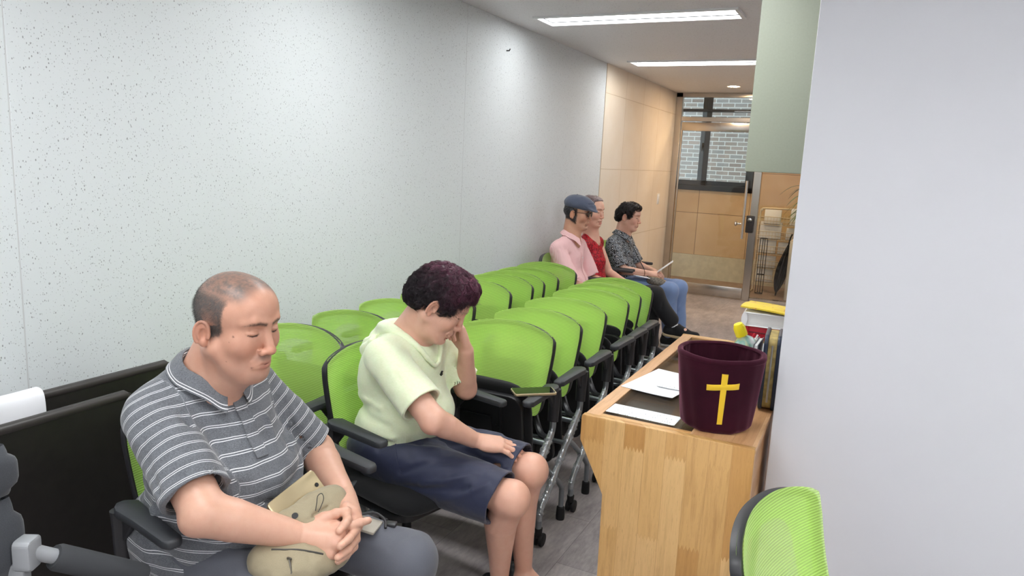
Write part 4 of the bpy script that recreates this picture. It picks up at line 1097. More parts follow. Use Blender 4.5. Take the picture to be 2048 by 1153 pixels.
def strands_mesh(roots, dirs, length, rad, curl, name, mat, parent, org, seg=5, sides=3, gravity=0.0, seed=1, attr=None, lift=None, ph=None, hug=None):
    """many tapered hair strands as one mesh; curl = (radius, turns)"""
    r = np.random.default_rng(seed); n = len(roots); T = dirs / np.linalg.norm(dirs, axis=1, keepdims=True)
    up = np.tile([0, 0, 1.], (n, 1)); A = np.cross(T, up); bad = np.linalg.norm(A, axis=1) < .1; A[bad] = [1, 0, 0]; A /= np.linalg.norm(A, axis=1, keepdims=True); Bn = np.cross(T, A)
    L = np.broadcast_to(length, (n,)); ph = r.uniform(0, 2 * PI, n) if ph is None else ph; V_ = []
    for i in range(seg + 1):
        t = i / seg; c = roots + T * (L * t)[:, None]
        c = c + np.array([0, 0, -gravity]) * (L * t * t)[:, None]
        if lift is not None: c = c + lift * (t * (1 - .0 * t))
        an = ph + curl[1] * 2 * PI * t; cr = curl[0] * min(1, 2.5 * t)
        c = c + A * (np.cos(an) * cr - np.cos(ph) * cr)[:, None] + Bn * (np.sin(an) * cr - np.sin(ph) * cr)[:, None]
        if hug is not None and i:
            f, lim = hug; dv = f(c); c = c - f.grad(c) * np.maximum(0, dv - lim * (1 - .35 * t))[:, None]
        rr = rad * (1 - .75 * t)
        for k in range(sides):
            a = 2 * PI * k / sides; V_.append(c + (A * math.cos(a) + Bn * math.sin(a)) * rr)
    V_ = np.stack(V_, 1); m = (seg + 1) * sides; Fq = []
    for i in range(seg):
        for k in range(sides): Fq.append([i * sides + k, i * sides + (k + 1) % sides, (i + 1) * sides + (k + 1) % sides, (i + 1) * sides + k])
    F = (np.arange(n)[:, None, None] * m + np.array(Fq)[None]).reshape(-1, 4)
    at = None
    if attr is not None: at = {'Col': np.repeat(attr, m, axis=0)}
    return mesh_from(name, V_.reshape(-1, 3), F, mat, parent, org, at)
# ------------------------------------------------------------------ anatomy
def add_head(s, R, o, p=None):
    """head in its own frame: x forward, y to its left, z up, origin between the ears; p tweaks"""
    q = dict(wide=1.0, cheek=1.0, jaw=1.0, nose=1.0, eyes='closed', mouth=0.0, age=0.0, chin=1.0, frown=0.0)
    q.update(p or {}); s.frame(R, o, q.get('sc', 1.0)); w = q['wide']
    s.el((-.012, 0, .044), (.098, .078 * w, .087), k=.0)
    s.el((.028, 0, .050), (.064, .067 * w, .064), k=.03)
    s.el((.038, 0, -.025), (.052, .061 * w, .074), k=.03)
    for y in (1, -1):
        s.rc((.002, y * .051 * w * q['jaw'], -.045), (.060, y * .022 * w, -.098), .023 * q['jaw'], .018, k=.03)
        s.el((.056, y * .041 * w, -.020), (.029, .024, .028 * q['cheek']), k=.025)
    s.el((.075, 0, -.099), (.021, .024, .017 * q['chin']), k=.022)
    s.el((.025, 0, -.083), (.052, .044 * w, .028), k=.025)
    s.el((.081, 0, -.058), (.021, .028, .022), k=.016)
    for y in (1, -1):
        s.chain([(.089, y * .010, .036), (.084, y * .034, .041), (.066, y * .053, .036)], [.010, .010, .007], k=.012)
        s.el((.101, y * .033, .018), (.018, .018, .011), k=.012, op='s')
        s.el((.0715, y * .0325, .0135), (.0158, .0180, .0125), k=.004)
        s.chain([(.0795, y * .0170, .0160), (.0868, y * .027, .0135), (.0870, y * .037, .0128), (.0785, y * .0485, .0135)], [.0016, .0024, .0024, .0016], k=.004, n=3)
    s.rc((.089, 0, .024), (.107, 0, -.025), .0085, .0105 * q['nose'], k=.010)
    s.el((.1095, 0, -.0295), (.0118, .0128 * q['nose'], .0100), k=.006)
    for y in (1, -1):
        s.el((.100, y * .0140 * q['nose'], -.0330), (.0105, .0076, .0085), k=.005)
        s.el((.1075, y * .0078, -.0415), (.0052, .0036, .0045), k=.002, op='s')
    m = q['mouth']; fz = -.003 * q['frown']; mw = q.get('mw', 1.0); lx = .0018
    def lp(x, y, z): return (x + lx, y * mw, z)
    s.chain([lp(.0835, -.024, -.0635 + fz), lp(.0945, -.010, -.0595), lp(.0975, 0, -.0605), lp(.0945, .010, -.0595), lp(.0835, .024, -.0635 + fz)], [.0022, .0049, .0045, .0049, .0022], k=.004)
    s.chain([lp(.0835, -.022, -.0665 + fz - m * .4), lp(.0930, -.010, -.0712 - m), lp(.0950, 0, -.0720 - m), lp(.0930, .010, -.0712 - m), lp(.0835, .022, -.0665 + fz - m * .4)], [.0022, .0054, .0059, .0054, .0022], k=.004)
    s.chain([lp(.0845, -.0270, -.0648 + fz), lp(.0955, -.010, -.0652 - m * .5), lp(.0995, 0, -.0660 - m * .5), lp(.0955, .010, -.0652 - m * .5), lp(.0845, .0270, -.0648 + fz)], [.0010, .0014 + m * .5, .0015 + m * .6, .0014 + m * .5, .0010], k=.0018, op='s')
    s.chain([lp(.084, -.015, -.0830 - m), lp(.088, 0, -.0845 - m), lp(.084, .015, -.0830 - m)], .003, k=.008, op='s')
    for y in (1, -1):
        s.chain([(.099, y * .020, -.031), (.089, y * .030, -.046), (.079, y * .034, -.060)], .0010, k=.007, op='s')
        # closed lids: the lash line and the fold above it
        s.chain([(.0800, y * .0165, .0115), (.0855, y * .026, .0065), (.0858, y * .036, .0058), (.0785, y * .0475, .0095)], [.0001, .0011, .0011, .0001], k=.0012, op='s', n=3)
        s.chain([(.0830, y * .0180, .0195), (.0862, y * .028, .0215), (.0840, y * .040, .0205), (.0750, y * .050, .0155)], [.0001, .0011, .0011, .0001], k=.0025, op='s', n=3)
        s.chain([(.0835, y * .0190, .0005), (.0845, y * .030, -.0045), (.0765, y * .044, -.0025)], [.0001, .0010, .0001], k=.006, op='s', n=3)
        if q['age'] > 0:
            s.chain([(.081, y * .033, -.064), (.074, y * .033, -.084)], .0010, k=.006, op='s')
            s.chain([(.072, y * .054, .004), (.062, y * .061, .010)], .0006, k=.004, op='s')
        # ear
        E = rotz(-y * q.get('flare', .50)) @ rotx(-y * .12)
        c = np.array([-.014, y * .086 * w, -.002])
        def ep(a, b, cc): return c + E @ np.array([a, y * cc, b])
        s.el(c, (.0175, .0070, .0305), R=E @ roty(.12), k=.006)
        s.el(ep(.002, -.002, .0075), (.0095, .0065, .0150), R=E, k=.004, op='s')
        hl = [ep(.0165 * math.cos(a) - .001, .0300 * math.sin(a), .0045) for a in np.linspace(math.radians(-20), math.radians(232), 14)]
        s.chain([np.asarray(v) for v in hl], .0034, k=.004)
        s.chain([ep(-.008, .014, .003), ep(-.0095, .0, .0045), ep(-.006, -.013, .004)], .0025, k=.004)
        s.el(ep(.004, -.0265, .002), (.0078, .0052, .0088), R=E, k=.006)
        s.el(ep(.0135, -.004, .0005), (.0042, .0046, .0065), R=E, k=.004)
    s.frame()
FING = dict(mcp=[(.088, .027), (.093, .008), (.088, -.011), (.078, -.028)], seg=[(.041, .024, .021), (.045, .028, .022), (.042, .026, .022), (.032, .020, .020)],
            rad=[(.0098, .0090, .0082, .0066), (.0100, .0092, .0083, .0067), (.0096, .0087, .0079, .0064), (.0086, .0077, .0070, .0058)])
def hand_frame(fdir, bnorm):
    f = unit(fdir); b = unit(np.asarray(bnorm, float) - f * (np.asarray(bnorm, float) @ f)); return f, b
def add_hand(s, wrist, fdir, bnorm, side, curl=((15, 20, 12),) * 4, spread=(4, 1, -3, -7), thumb=(35, 20, 15, 10), sc_=1.0, wr=.027, nails=None):
    """side=+1: the thumb lies along cross(back normal, finger direction)"""
    f, b = hand_frame(fdir, bnorm); t = side * np.cross(b, f); w = np.asarray(wrist, float)
    P = lambda x, y, z=0.: w + sc_ * (x * f + y * t + z * b)
    mc = [P(x, y, -.001 * (i == 0) - .004 * (i == 3)) for i, (x, y) in enumerate(FING['mcp'])]
    base = [P(.012, .014), P(.012, .005), P(.012, -.004), P(.012, -.013)]
    for i in range(4): s.rc(base[i], mc[i], .0160 * sc_, .0116 * sc_, k=.012)
    s.el(P(.045, .0, -.004), (.042 * sc_, .034 * sc_, .0125 * sc_), R=np.stack([f, t, b], 1), k=.012)
    s.el(P(.040, .027, -.010), (.030 * sc_, .014 * sc_, .014 * sc_), R=np.stack([f, t, b], 1), k=.012)
    s.el(P(.045, -.024, -.010), (.032 * sc_, .012 * sc_, .012 * sc_), R=np.stack([f, t, b], 1), k=.012)
    tips = []
    for i in range(4):
        a = math.radians(spread[i]); d = math.cos(a) * f + math.sin(a) * t; p = mc[i]; n = b; pts = [p]; 
        for j in range(3):
            c = math.radians(curl[i][j]); d, n = math.cos(c) * d - math.sin(c) * n, math.cos(c) * n + math.sin(c) * d
            p = p + d * FING['seg'][i][j] * sc_; pts.append(p)
        rr = [r * sc_ for r in FING['rad'][i]]
        s.chain(pts, rr, k=.0035)
        s.el(pts[1] + n * .001, np.array([.0088, .0088, .0088]) * sc_, k=.003)
        if nails is not None: nails.append((pts[3] + n * rr[3] * .72 - d * .004, d, n, rr[3]))
    a = math.radians(thumb[0]); el_ = math.radians(thumb[1])
    d = unit(math.cos(a) * f + math.sin(a) * t * math.cos(el_) - math.sin(el_) * b * .8); p0 = P(.022, .020, -.006); p1 = p0 + d * .040 * sc_
    ax = unit(np.cross(d, unit(f * .5 - b * .6 - t * .4)))
    def rotv(v, k, th): return v * math.cos(th) + np.cross(k, v) * math.sin(th) + k * (k @ v) * (1 - math.cos(th))
    d2 = rotv(d, ax, math.radians(thumb[2])); p2 = p1 + d2 * .032 * sc_; d3 = rotv(d2, ax, math.radians(thumb[3])); p3 = p2 + d3 * .026 * sc_
    s.chain([p0, p1, p2, p3], [.015 * sc_, .0120 * sc_, .0100 * sc_, .0078 * sc_], k=.008)
    if nails is not None:
        nn = unit(np.cross(d3, np.cross(b + .6 * t, d3))); nails.append((p3 + nn * .0055 - d3 * .004, d3, nn, .0075))
def add_arm(s, sh, el, wr, r=(.052, .046, .042, .026), k=.02):
    sh, el, wr = map(lambda v: np.asarray(v, float), (sh, el, wr))
    s.rc(sh, el, r[0], r[1] * .93, k=k)
    m = el + (wr - el) * .28
    s.chain([el, m, el + (wr - el) * .62, wr], [r[1] * .92, r[2], r[2] * .80, r[3]], k=k * .6)
def skin_mat(name, rough=.40, sss=.10):
    t = NT(name); v = t.coord(); a = t.attr('Col'); n = t.noise(v, 55, 4); n2 = t.noise(v, 420, 3)
    c = t.mix(.18, a, t.ramp(n, [(.3, (.80, .62, .56)), (.7, (1, 1, 1))]), 'MULTIPLY')
    c = t.mix(.12, c, t.ramp(n2, [(.3, (.82, .72, .66)), (.7, (1, 1, 1))]), 'MULTIPLY')
    t.bs(Base_Color=c, Roughness=rough); t.b.inputs['Subsurface Weight'].default_value = sss
    t.b.inputs['Subsurface Radius'].default_value = (1., .38, .2); t.b.inputs['Subsurface Scale'].default_value = .006
    t.b.inputs['Specular IOR Level'].default_value = .42
    t.bump(t.math('ADD', t.math('MULTIPLY', n2, .6), t.noise(v, 1300, 2)), .10, .0006); return t.m
def hair_mat(name, rough=.42):
    t = NT(name); t.bs(Base_Color=t.attr('Col'), Roughness=rough); t.b.inputs['Specular IOR Level'].default_value = .45; return t.m
m_skin = skin_mat('skin'); m_hair = hair_mat('hair')
def L3(c): return np.array(srgb(*c)[:3])
def face_paint(P, R, o, skin, lip, q=None):
    """skin colour over the body: pink nose, cheeks, ears, lips, brows and lashes"""
    q = q or {}; C_ = np.tile(np.asarray(skin, float), (len(P), 1)); X = (P - o) @ R / q.get('sc', 1.0)
    near = (np.abs(X) < .2).all(1); ix = np.nonzero(near)[0]
    if not len(ix): return C_
    x = X[ix]; c = C_[ix]; ya = np.abs(x[:, 1])
    g = lambda ctr, r: np.exp(-(((np.stack([x[:, 0], ya, x[:, 2]], 1) - ctr) / r) ** 2).sum(1))
    if q.get('ruddy'): c = lerpc(c, np.array(skin) * [.90, .76, .70], q['ruddy'] * sstep(-.13, -.09, x[:, 2]))
    red = np.array(skin) * [1.02, .74, .68]
    c = lerpc(c, red, .55 * g((.112, .004, -.030), (.02, .018, .016))); c = lerpc(c, red, .40 * g((.075, .045, -.025), (.03, .024, .022)))
    c = lerpc(c, red, .35 * sstep(.079, .088, ya) * (x[:, 0] < .02)); c = lerpc(c, np.array(skin) * [.86, .80, .78], .45 * g((.086, .033, .0), (.02, .02, .010)))
    if q.get('beard'): 
        c = lerpc(c, np.array([.19, .15, .135]), q['beard'] * np.maximum.reduce([g((.095, .008, -.048), (.02, .020, .009)), .75 * g((.08, .012, -.098), (.03, .03, .016)), .5 * g((.05, .045, -.08), (.04, .02, .025))]))
    # lips
    mw = q.get('mw', 1.0); fz = -.003 * q.get('frown', 1.0); mo = q.get('mouth', 0.); LP = lambda x, y, z: np.array([x + .0018, y * mw, z])
    lipd = np.minimum(chain_d(x, [LP(*v) for v in ((.084, -.0235, -.0637 + fz), (.0945, -.010, -.0605), (.0975, 0, -.0612), (.0945, .010, -.0605), (.084, .0235, -.0637 + fz))], [.001, .0042, .0038, .0042, .001]),
                      chain_d(x, [LP(*v) for v in ((.084, -.0215, -.0663 + fz), (.0930, -.010, -.0706 - mo), (.0950, 0, -.0716 - mo), (.0930, .010, -.0706 - mo), (.084, .0215, -.0663 + fz))], [.001, .0047, .0052, .0047, .001]))
    lw = sstep(.0025, -.0005, lipd); c = lerpc(c, lip, .9 * lw)
    ml = chain_d(x, [LP(*v) for v in ((.0845, -.0270, -.0648 + fz), (.0945, -.010, -.0652), (.0975, 0, -.066), (.0945, .010, -.0652), (.0845, .0270, -.0648 + fz))], [.0008] * 5)
    c = lerpc(c, np.array(lip) * .35, .8 * sstep(.0020, 0, ml))
    xa = np.stack([x[:, 0] * .25, ya, x[:, 2]], 1)
    fx = np.array([.25, 1, 1])
    lash = chain_d(xa, [np.array(v) * fx for v in ((.0800, .0165, .0115), (.0855, .026, .0065), (.0858, .036, .0058), (.0785, .0475, .0095))], [.0010, .0016, .0017, .0010])
    c = lerpc(c, [.03, .02, .018], .85 * sstep(.0012, -.0004, lash))
    bz = q.get('brow_z', 0.); bw = q.get('brow_w', 1.)
    xb = xa
    br = chain_d(xa, [np.array(v) * fx for v in ((.094, .012, .0345 + bz), (.088, .028, .0385 + bz), (.080, .042, .0375 + bz), (.066, .057, .0315 + bz))], [.0034 * bw, .0040 * bw, .0034 * bw, .0010 * bw])
    nz = vnoise(x * [1, 1, 1.6], 420)
    c = lerpc(c, q.get('brow', [.035, .026, .022]), q.get('brow_a', .85) * sstep(.0030, -.0030, br + .0012 * nz))
    for (mx, my, mz, mr) in q.get('moles', []):
        d = np.where(x[:, 1] * my > 0, np.hypot(x[:, 0] - mx, x[:, 2] - mz), 1.); c = lerpc(c, [.16, .06, .04], .85 * sstep(mr * 1.4, mr * .6, d))
    C_[ix] = c
    return C_
def nail_paint(P, C_, nails, skin):
    for (p, d, n, r) in nails:
        D = P - p; ix = np.nonzero((D * D).sum(1) < .0004)[0]
        if not len(ix): continue
        q = D[ix]; a = q @ d; b = q @ n; l = np.sqrt(np.maximum((q * q).sum(1) - a * a - b * b, 0))
        w = sstep(1.0, .8, np.maximum(np.abs(a) / .0062, l / (r * .72))) * (b > -.003)
        C_[ix] = lerpc(C_[ix], np.clip(np.array(skin) * [1.12, 1.02, 1.0] + .03, 0, 1), .75 * w)
    return C_
# ------------------------------------------------------------------ person: man asleep in a striped polo shirt
def knit_stripes():
    t = NT('grey_striped_jersey'); v = t.coord(); s = t.attr('stripe', 'Fac'); n = t.noise(v, 900, 2); n2 = t.noise(t.coord('Object', (1, 1, 2.2)), 260, 3); n3 = t.noise(v, 26, 3)
    col = t.ramp(t.math('ADD', t.math('MULTIPLY', n, .5), t.math('MULTIPLY', n2, .5)), [(.36, srgb(74, 77, 82)), (.64, srgb(124, 127, 132))])
    col = t.mix(.3, col, t.ramp(n3, [(.35, srgb(88, 91, 96)), (.65, srgb(112, 115, 120))]))
    f = t.math('FRACT', s); l1 = t.math('COMPARE', f, .42, .026); l2 = t.math('COMPARE', f, .58, .026)
    col = t.mix(t.math('MULTIPLY', t.math('MAXIMUM', l1, l2), .93), col, srgb(228, 230, 232))
    t.bs(Base_Color=col, Roughness=.85); t.b.inputs['Sheen Weight'].default_value = .25; t.b.inputs['Specular IOR Level'].default_value = .2
    t.bump(n2, .22, .0006); return t.m
def build_man():
    base = V(-1.42, 1.25, 0); t = thing('person', 'bald man in a grey striped polo shirt dozing with hands clasped on his lap', 'person', base)
    skin = L3((208, 164, 142)); lip = L3((170, 96, 88))
    HS = .97; HR = rotz(math.radians(1)) @ roty(math.radians(8)) @ rotx(math.radians(0)); HO = V(-1.297, 1.208, 1.088)
    hp = dict(sc=.97, wide=1.06, cheek=1.0, jaw=1.07, nose=1.2, frown=2.6, mw=1.14, flare=.62, chin=1.05, age=.3)
    shR, elR, wrR = V(-1.44, 1.100, .878), V(-1.218, 1.034, .716), V(-1.085, 1.190, .626)
    shL, elL, wrL = V(-1.425, 1.368, .872), V(-1.292, 1.472, .690), V(-1.100, 1.357, .648)
    hipR, knR, anR = V(-1.43, 1.155, .535), V(-.955, 1.09, .475), V(-1.0, 1.09, .09)
    hipL, knL, anL = V(-1.43, 1.335, .555), V(-.925, 1.395, .510), V(-.95, 1.41, .09)
    b = SDF(); add_head(b, HR, HO, hp)
    H = lambda x, y, z: HR @ V(x, y, z) * HS + HO
    b.rc(H(-.028, 0, -.03), V(-1.40, 1.208, .95), .060, .064, k=.03)
    b.rc(H(.026, 0, -.086), V(-1.350, 1.208, .945), .050, .052, k=.03)
    for y in (1, -1): b.chain([H(-.02, y * .058, -.055), V(-1.325, 1.205 + y * .028, .965)], [.012, .010], k=.02)
    b.rc(shR + V(.01, .06, -.015), shL + V(.0, -.06, -.015), .058, k=.05)
    b.el((-1.42, 1.232, .81), (.118, .155, .14), k=.05); b.el((-1.385, 1.235, .67), (.145, .165, .13), k=.06); b.el((-1.44, 1.24, .57), (.145, .165, .09), k=.05)
    add_arm(b, shR, elR, wrR, (.054, .052, .047, .031)); add_arm(b, shL, elL, wrL, (.054, .052, .047, .031))
    b.el(elR + V(-.012, -.022, -.016), (.024, .022, .024), k=.02)
    for hp_, kn, an in ((hipR, knR, anR), (hipL, knL, anL)):
        b.rc(hp_, kn, .072, .054, k=.03); b.chain([kn, kn + (an - kn) * .3 + V(-.02, 0, 0), an], [.05, .052, .034], k=.03); b.rc(an + V(0, 0, -.05), an + V(.15, 0, -.06), .03, .022, k=.03)
    nails = []
    # right hand: palm over the left one, fingers laced
    def palm(wr, mc, dors, th0):
        bs = [wr + (m - wr) * .12 for m in mc]
        for i in range(4): b.rc(bs[i], mc[i], .0205 if i in (0, 3) else .0215, .0142 if i < 3 else .0130, k=.014)
        c = sum(mc) / 4; b.rc(wr + (c - wr) * .25, wr + (c - wr) * .8, .024, .020, k=.014)
        for m in mc: b.el(m + dors * .002, (.0132, .0132, .0132), k=.006)
    mcR = [V(-1.027, 1.239, .643), V(-1.006, 1.226, .636), V(-.998, 1.210, .620), V(-1.008, 1.199, .600)]
    palm(wrR + V(.004, .004, 0), mcR, V(.3, -.4, .8), None)
    R = .0098
    def finger(pts, r0, r1, nail=None):
        n = len(pts); r0 *= 1.07; r1 *= 1.07; b.chain(pts, [r0 + (r1 - r0) * i / (n - 1) for i in range(n)], k=.0035)
        for q in pts[1:-1]: b.el(q, np.array([1, 1, 1]) * (r0 + (r1 - r0) * .5) * 1.04, k=.003)
        if nail is not None:
            d = unit(pts[-1] - pts[-2]); nn = unit(np.asarray(nail) - d * (np.asarray(nail) @ d)); nails.append((pts[-1] + nn * r1 * .80 - d * .0035, d, nn, r1))
    finger([mcR[0], V(-.996, 1.255, .648), V(-.985, 1.275, .650), V(-.977, 1.294, .649)], .0102, .0080, (.2, -.45, .85))
    finger([mcR[1], V(-1.000, 1.254, .622), V(-1.014, 1.290, .606), V(-1.034, 1.312, .594)], .0102, .0080)
    finger([mcR[2], V(-1.000, 1.240, .600), V(-1.018, 1.280, .583), V(-1.040, 1.302, .572)], .0100, .0078)
    finger([mcR[3], V(-1.008, 1.226, .583), V(-1.022, 1.260, .566), V(-1.038, 1.282, .556)], .0092, .0070)
    finger([V(-1.086, 1.222, .640), V(-1.060, 1.237, .657), V(-1.038, 1.252, .668), V(-1.022, 1.272, .671)], .0140, .0088, (-.1, -.35, .93))
    b.rc(wrR, V(-1.060, 1.237, .653), .020, .0135, k=.015)
    mcL = [V(-1.040, 1.290, .664), V(-1.022, 1.292, .656), V(-1.012, 1.294, .642), V(-1.012, 1.297, .625)]
    palm(wrL + V(.006, -.006, 0), mcL, V(.6, -.1, .8), None)
    finger([mcL[0], V(-1.003, 1.250, .664), V(-.998, 1.234, .660), V(-.998, 1.216, .653)], .0100, .0080, (.5, -.3, .8))
    finger([mcL[1], V(-.991, 1.266, .634), V(-.976, 1.222, .636), V(-.975, 1.190, .634)], .0102, .0080, (.6, -.2, .75))
    finger([mcL[2], V(-.988, 1.264, .612), V(-.975, 1.218, .612), V(-.977, 1.186, .608)], .0098, .0078, (.6, -.2, .75))
    finger([mcL[3], V(-.992, 1.262, .592), V(-.985, 1.226, .591), V(-.988, 1.200, .588)], .0090, .0070, (.6, -.2, .75))
    finger([V(-1.090, 1.325, .650), V(-1.065, 1.290, .650), V(-1.048, 1.266, .644), V(-1.036, 1.254, .640)], .0135, .0088)
    q = dict(sc=HS, mw=1.14, frown=2.6, beard=.6, brow_a=.9, brow_w=1.15, ruddy=.5, moles=[(.058, -.07, .004, .0022), (.050, -.07, -.010, .0011), (.042, -.07, -.062, .0012)])
    def paint(P):
        c = face_paint(P, HR, HO, skin, lip, q); X = (P - HO) @ HR / HS
        # cropped hair: dense grey-black on the sides and back, thinning over the crown
        x, y, z = X.T; ya = np.abs(y); nz = vnoise(X, 300) * .5 + vnoise(X, 120) * .5
        side = sstep(.035, .022, x + .25 * np.maximum(0, .02 - z) - .18 * np.maximum(0, z - .045) + .006 * nz) * sstep(-.050, -.032, z - .50 * np.maximum(0, x + .05) + .004 * nz)
        ear = np.exp(-(((X - [-.012, 0, -.004]) * [1, 0, 1] / [.022, 1, .034]) ** 2).sum(1)) * (ya > .079)
        top = sstep(.078, .05, x + .004 * nz) * sstep(.07, .10, z)
        dens = side * (1 - .90 * sstep(.072, .118, z + .25 * np.maximum(0, x))) * (1 - np.minimum(1, 1.6 * ear))
        dens = np.maximum(dens * .97, top * (.80 + .12 * nz)); dens *= (np.abs(X) < .16).all(1) * (z > -.06)
        gy = np.clip(.5 + .3 * nz, 0, 1)[:, None]; hc = L3((44, 42, 42)) * (1 - gy) + L3((108, 102, 98)) * gy
        c = c + (hc - c) * np.clip(dens * (.95 + .25 * nz), 0, .97)[:, None]
        c = nail_paint(P, c, nails, skin)
        kn = np.zeros(len(P))
        for m in mcR + mcL: kn = np.maximum(kn, np.exp(-((P - m) ** 2).sum(1) / .013 ** 2))
        return {'Col': lerpc(c, skin * [1.0, .78, .74], .4 * kn)}
    lo, hi = V(-1.64, .92, .02), V(-.74, 1.56, 1.26)
    P, F = surface_nets(b, lo, hi, .0021 * QB)
    cols = paint(P); body = mesh_from('body', P, F, m_skin, t, base, cols)
    # short bristles of hair
    X = (P - HO) @ HR / HS; x, y, z = X.T; N = b.grad(P); r = np.random.default_rng(5)
    side = (x < .030 + .18 * np.maximum(0, z - .045) - .25 * np.maximum(0, .02 - z)) & (z > -.036 + .5 * np.maximum(0, x + .05)) & (np.abs(X) < .16).all(1) & ((np.abs(y) < .080) | (z > .028) | (x < -.04))
    w = np.where(side, 1 - .92 * sstep(.07, .116, z + .2 * np.maximum(0, x)), 0) + .5 * ((z > .085) & (x < .062) & (np.abs(X) < .16).all(1))
    pick = r.random(len(P)) < w * .85; ix = np.nonzero(pick)[0]
    d = .55 * N[ix] + HR @ V(-.5, 0, -.9) + r.normal(0, .25, (len(ix), 3)); L = np.where(z[ix] > .085, .0040, .0065) * r.uniform(.6, 1.2, len(ix)); L = np.where((x[ix] < -.075) & (z[ix] < .06), L * 1.5, L)
    g = r.random(len(ix))[:, None]; hc = L3((28, 27, 28)) * (1 - .6 * g) + L3((130, 126, 122)) * .6 * g
    strands_mesh(P[ix] - N[ix] * .0006, d, L, .00020, (.0004, .5), 'hair', m_hair, t, base, seg=2, sides=3, seed=3, attr=hc)
    # ---- polo shirt
    s = SDF()
    s.el((-1.425, 1.235, .815), (.138, .172, .145), k=.05); s.rc(shR + V(.005, .045, .0), shL + V(.0, -.045, .0), .072, k=.05)
    s.rc(V(-1.44, 1.13, .895), V(-1.41, 1.19, .958), .052, .054, k=.05); s.rc(V(-1.43, 1.33, .895), V(-1.405, 1.225, .958), .052, .054, k=.05)
    s.el((-1.372, 1.240, .690), (.172, .192, .140), k=.07); s.el((-1.44, 1.24, .565), (.168, .195, .105), k=.06); s.el((-1.345, 1.24, .605), (.17, .18, .07), k=.05)
    s.el((-1.43, 1.165, .545), (.165, .125, .115), k=.05); s.el((-1.38, 1.15, .53), (.14, .085, .075), k=.05)
    dR, dL = unit(elR - shR), unit(elL - shL); cR, cL = shR + dR * .236, shL + dL * .232
    # sleeves: each a tube of its own, cut square and hollow at the hem
    for (sh, c, d, r0, r1) in ((shR + V(0, -.006, 0), cR, dR, .073, .074), (shL + V(0, .005, 0), cL, dL, .070, .068)):
        sl = SDF(); sl.rc(sh, c + d * .04, r0, r1, k=0)
        sl.cut(lambda P, c=c, d=d: -((P - c) @ d), c - .2, c + .2, k=.002)
        a_, b_ = c - d * .05, c + d * .06
        sl.cut(lambda P, a=a_, b=b_, r=r1: seg_d(P, a, b, r - .012, r - .0045), np.minimum(a_, b_) - .1, np.maximum(a_, b_) + .1, k=.002)
        s.sub(sl, k=.022)
    # neck opening
    na, nb = V(-1.39, 1.208, .925), V(-1.365, 1.208, 1.03)
    s.cut(lambda P: seg_d(P, na, nb, .066, .072), np.minimum(na, nb) - .12, np.maximum(na, nb) + .12, k=.004)
    # folds: pulls from the armpits, belly creases, sleeve creases
    fo = s.fold
    fo([V(-1.30, 1.085, .80), V(-1.245, 1.16, .74), V(-1.215, 1.25, .71)], .014, 0.0102); fo([V(-1.31, 1.10, .76), V(-1.24, 1.17, .69), V(-1.205, 1.26, .655)], .012, -0.0119)
    fo([V(-1.29, 1.38, .80), V(-1.24, 1.32, .74), V(-1.215, 1.25, .725)], .013, 0.0102); fo([V(-1.27, 1.395, .755), V(-1.225, 1.33, .70), V(-1.20, 1.26, .68)], .011, -0.0119)
    fo([V(-1.285, 1.29, .90), V(-1.27, 1.285, .82), V(-1.245, 1.27, .75)], .010, 0.0085); fo([V(-1.29, 1.32, .89), V(-1.27, 1.325, .82), V(-1.24, 1.32, .76)], .009, -0.0085)
    fo([V(-1.285, 1.345, .88), V(-1.265, 1.36, .81), V(-1.24, 1.355, .75)], .010, 0.0085)
    fo([V(-1.25, 1.09, .66), V(-1.20, 1.19, .625), V(-1.185, 1.30, .62)], .012, -0.0136); fo([V(-1.27, 1.07, .63), V(-1.21, 1.15, .595), V(-1.19, 1.27, .59)], .012, 0.0102)
    fo([V(-1.36, 1.045, .70), V(-1.30, 1.075, .64), V(-1.24, 1.12, .60)], .012, -0.0136); fo([V(-1.41, 1.035, .68), V(-1.34, 1.055, .61), V(-1.27, 1.09, .57)], .013, 0.0119)
    fo([V(-1.44, 1.035, .62), V(-1.37, 1.05, .565), V(-1.29, 1.09, .53)], .013, -0.0136); fo([V(-1.37, 1.00, .86), V(-1.335, .985, .81), V(-1.285, .98, .77)], .010, -0.0068)
    fo([V(-1.385, 1.09, .885), V(-1.335, 1.075, .83), V(-1.285, 1.075, .78)], .010, -0.0102); fo([V(-1.40, .985, .88), V(-1.37, .965, .83), V(-1.33, .955, .78)], .010, 0.0068)
    fo([V(-1.335, 1.085, .90), V(-1.32, 1.10, .84), V(-1.30, 1.10, .79)], .008, -0.0119); fo([V(-1.33, 1.375, .90), V(-1.31, 1.385, .84), V(-1.30, 1.39, .78)], .008, -0.0119)
    s.disp(lambda P: .0045 * vnoise(P * [1.0, 1.0, 1.6], 14) + .0022 * vnoise(P, 34), V(-1.7, .9, .4), V(-1.1, 1.6, 1.1))
    def stripe(P):
        def arm(sh, el, c): 
            d = unit(el - sh); tt = (P - sh) @ d; q = P - sh - tt[:, None] * d; return tt, np.sqrt((q * q).sum(1))
        val = P[:, 2] * 1.0 + .10 * (P[:, 0] + 1.25) * (P[:, 2] < .75) + .0025 * vnoise(P, 22); out = val / .0300
        for sh, el, c, sy in ((shR, elR, cR, -1), (shL, elL, cL, 1)):
            tt, rr = arm(sh, el, c); yy = (P[:, 1] - sh[1]) * sy
            seam = yy - .004 - .30 * np.clip(P[:, 2] - .84, -.2, .02) ; m = (rr < .105) & (seam > -.018) & (P[:, 2] < 1.03) & (tt > -.10) & (np.abs(tt) < .3)
            out = np.where(m, (tt + .6) / .0262, out)
        return {'stripe': out}
    m_knit = knit_stripes()
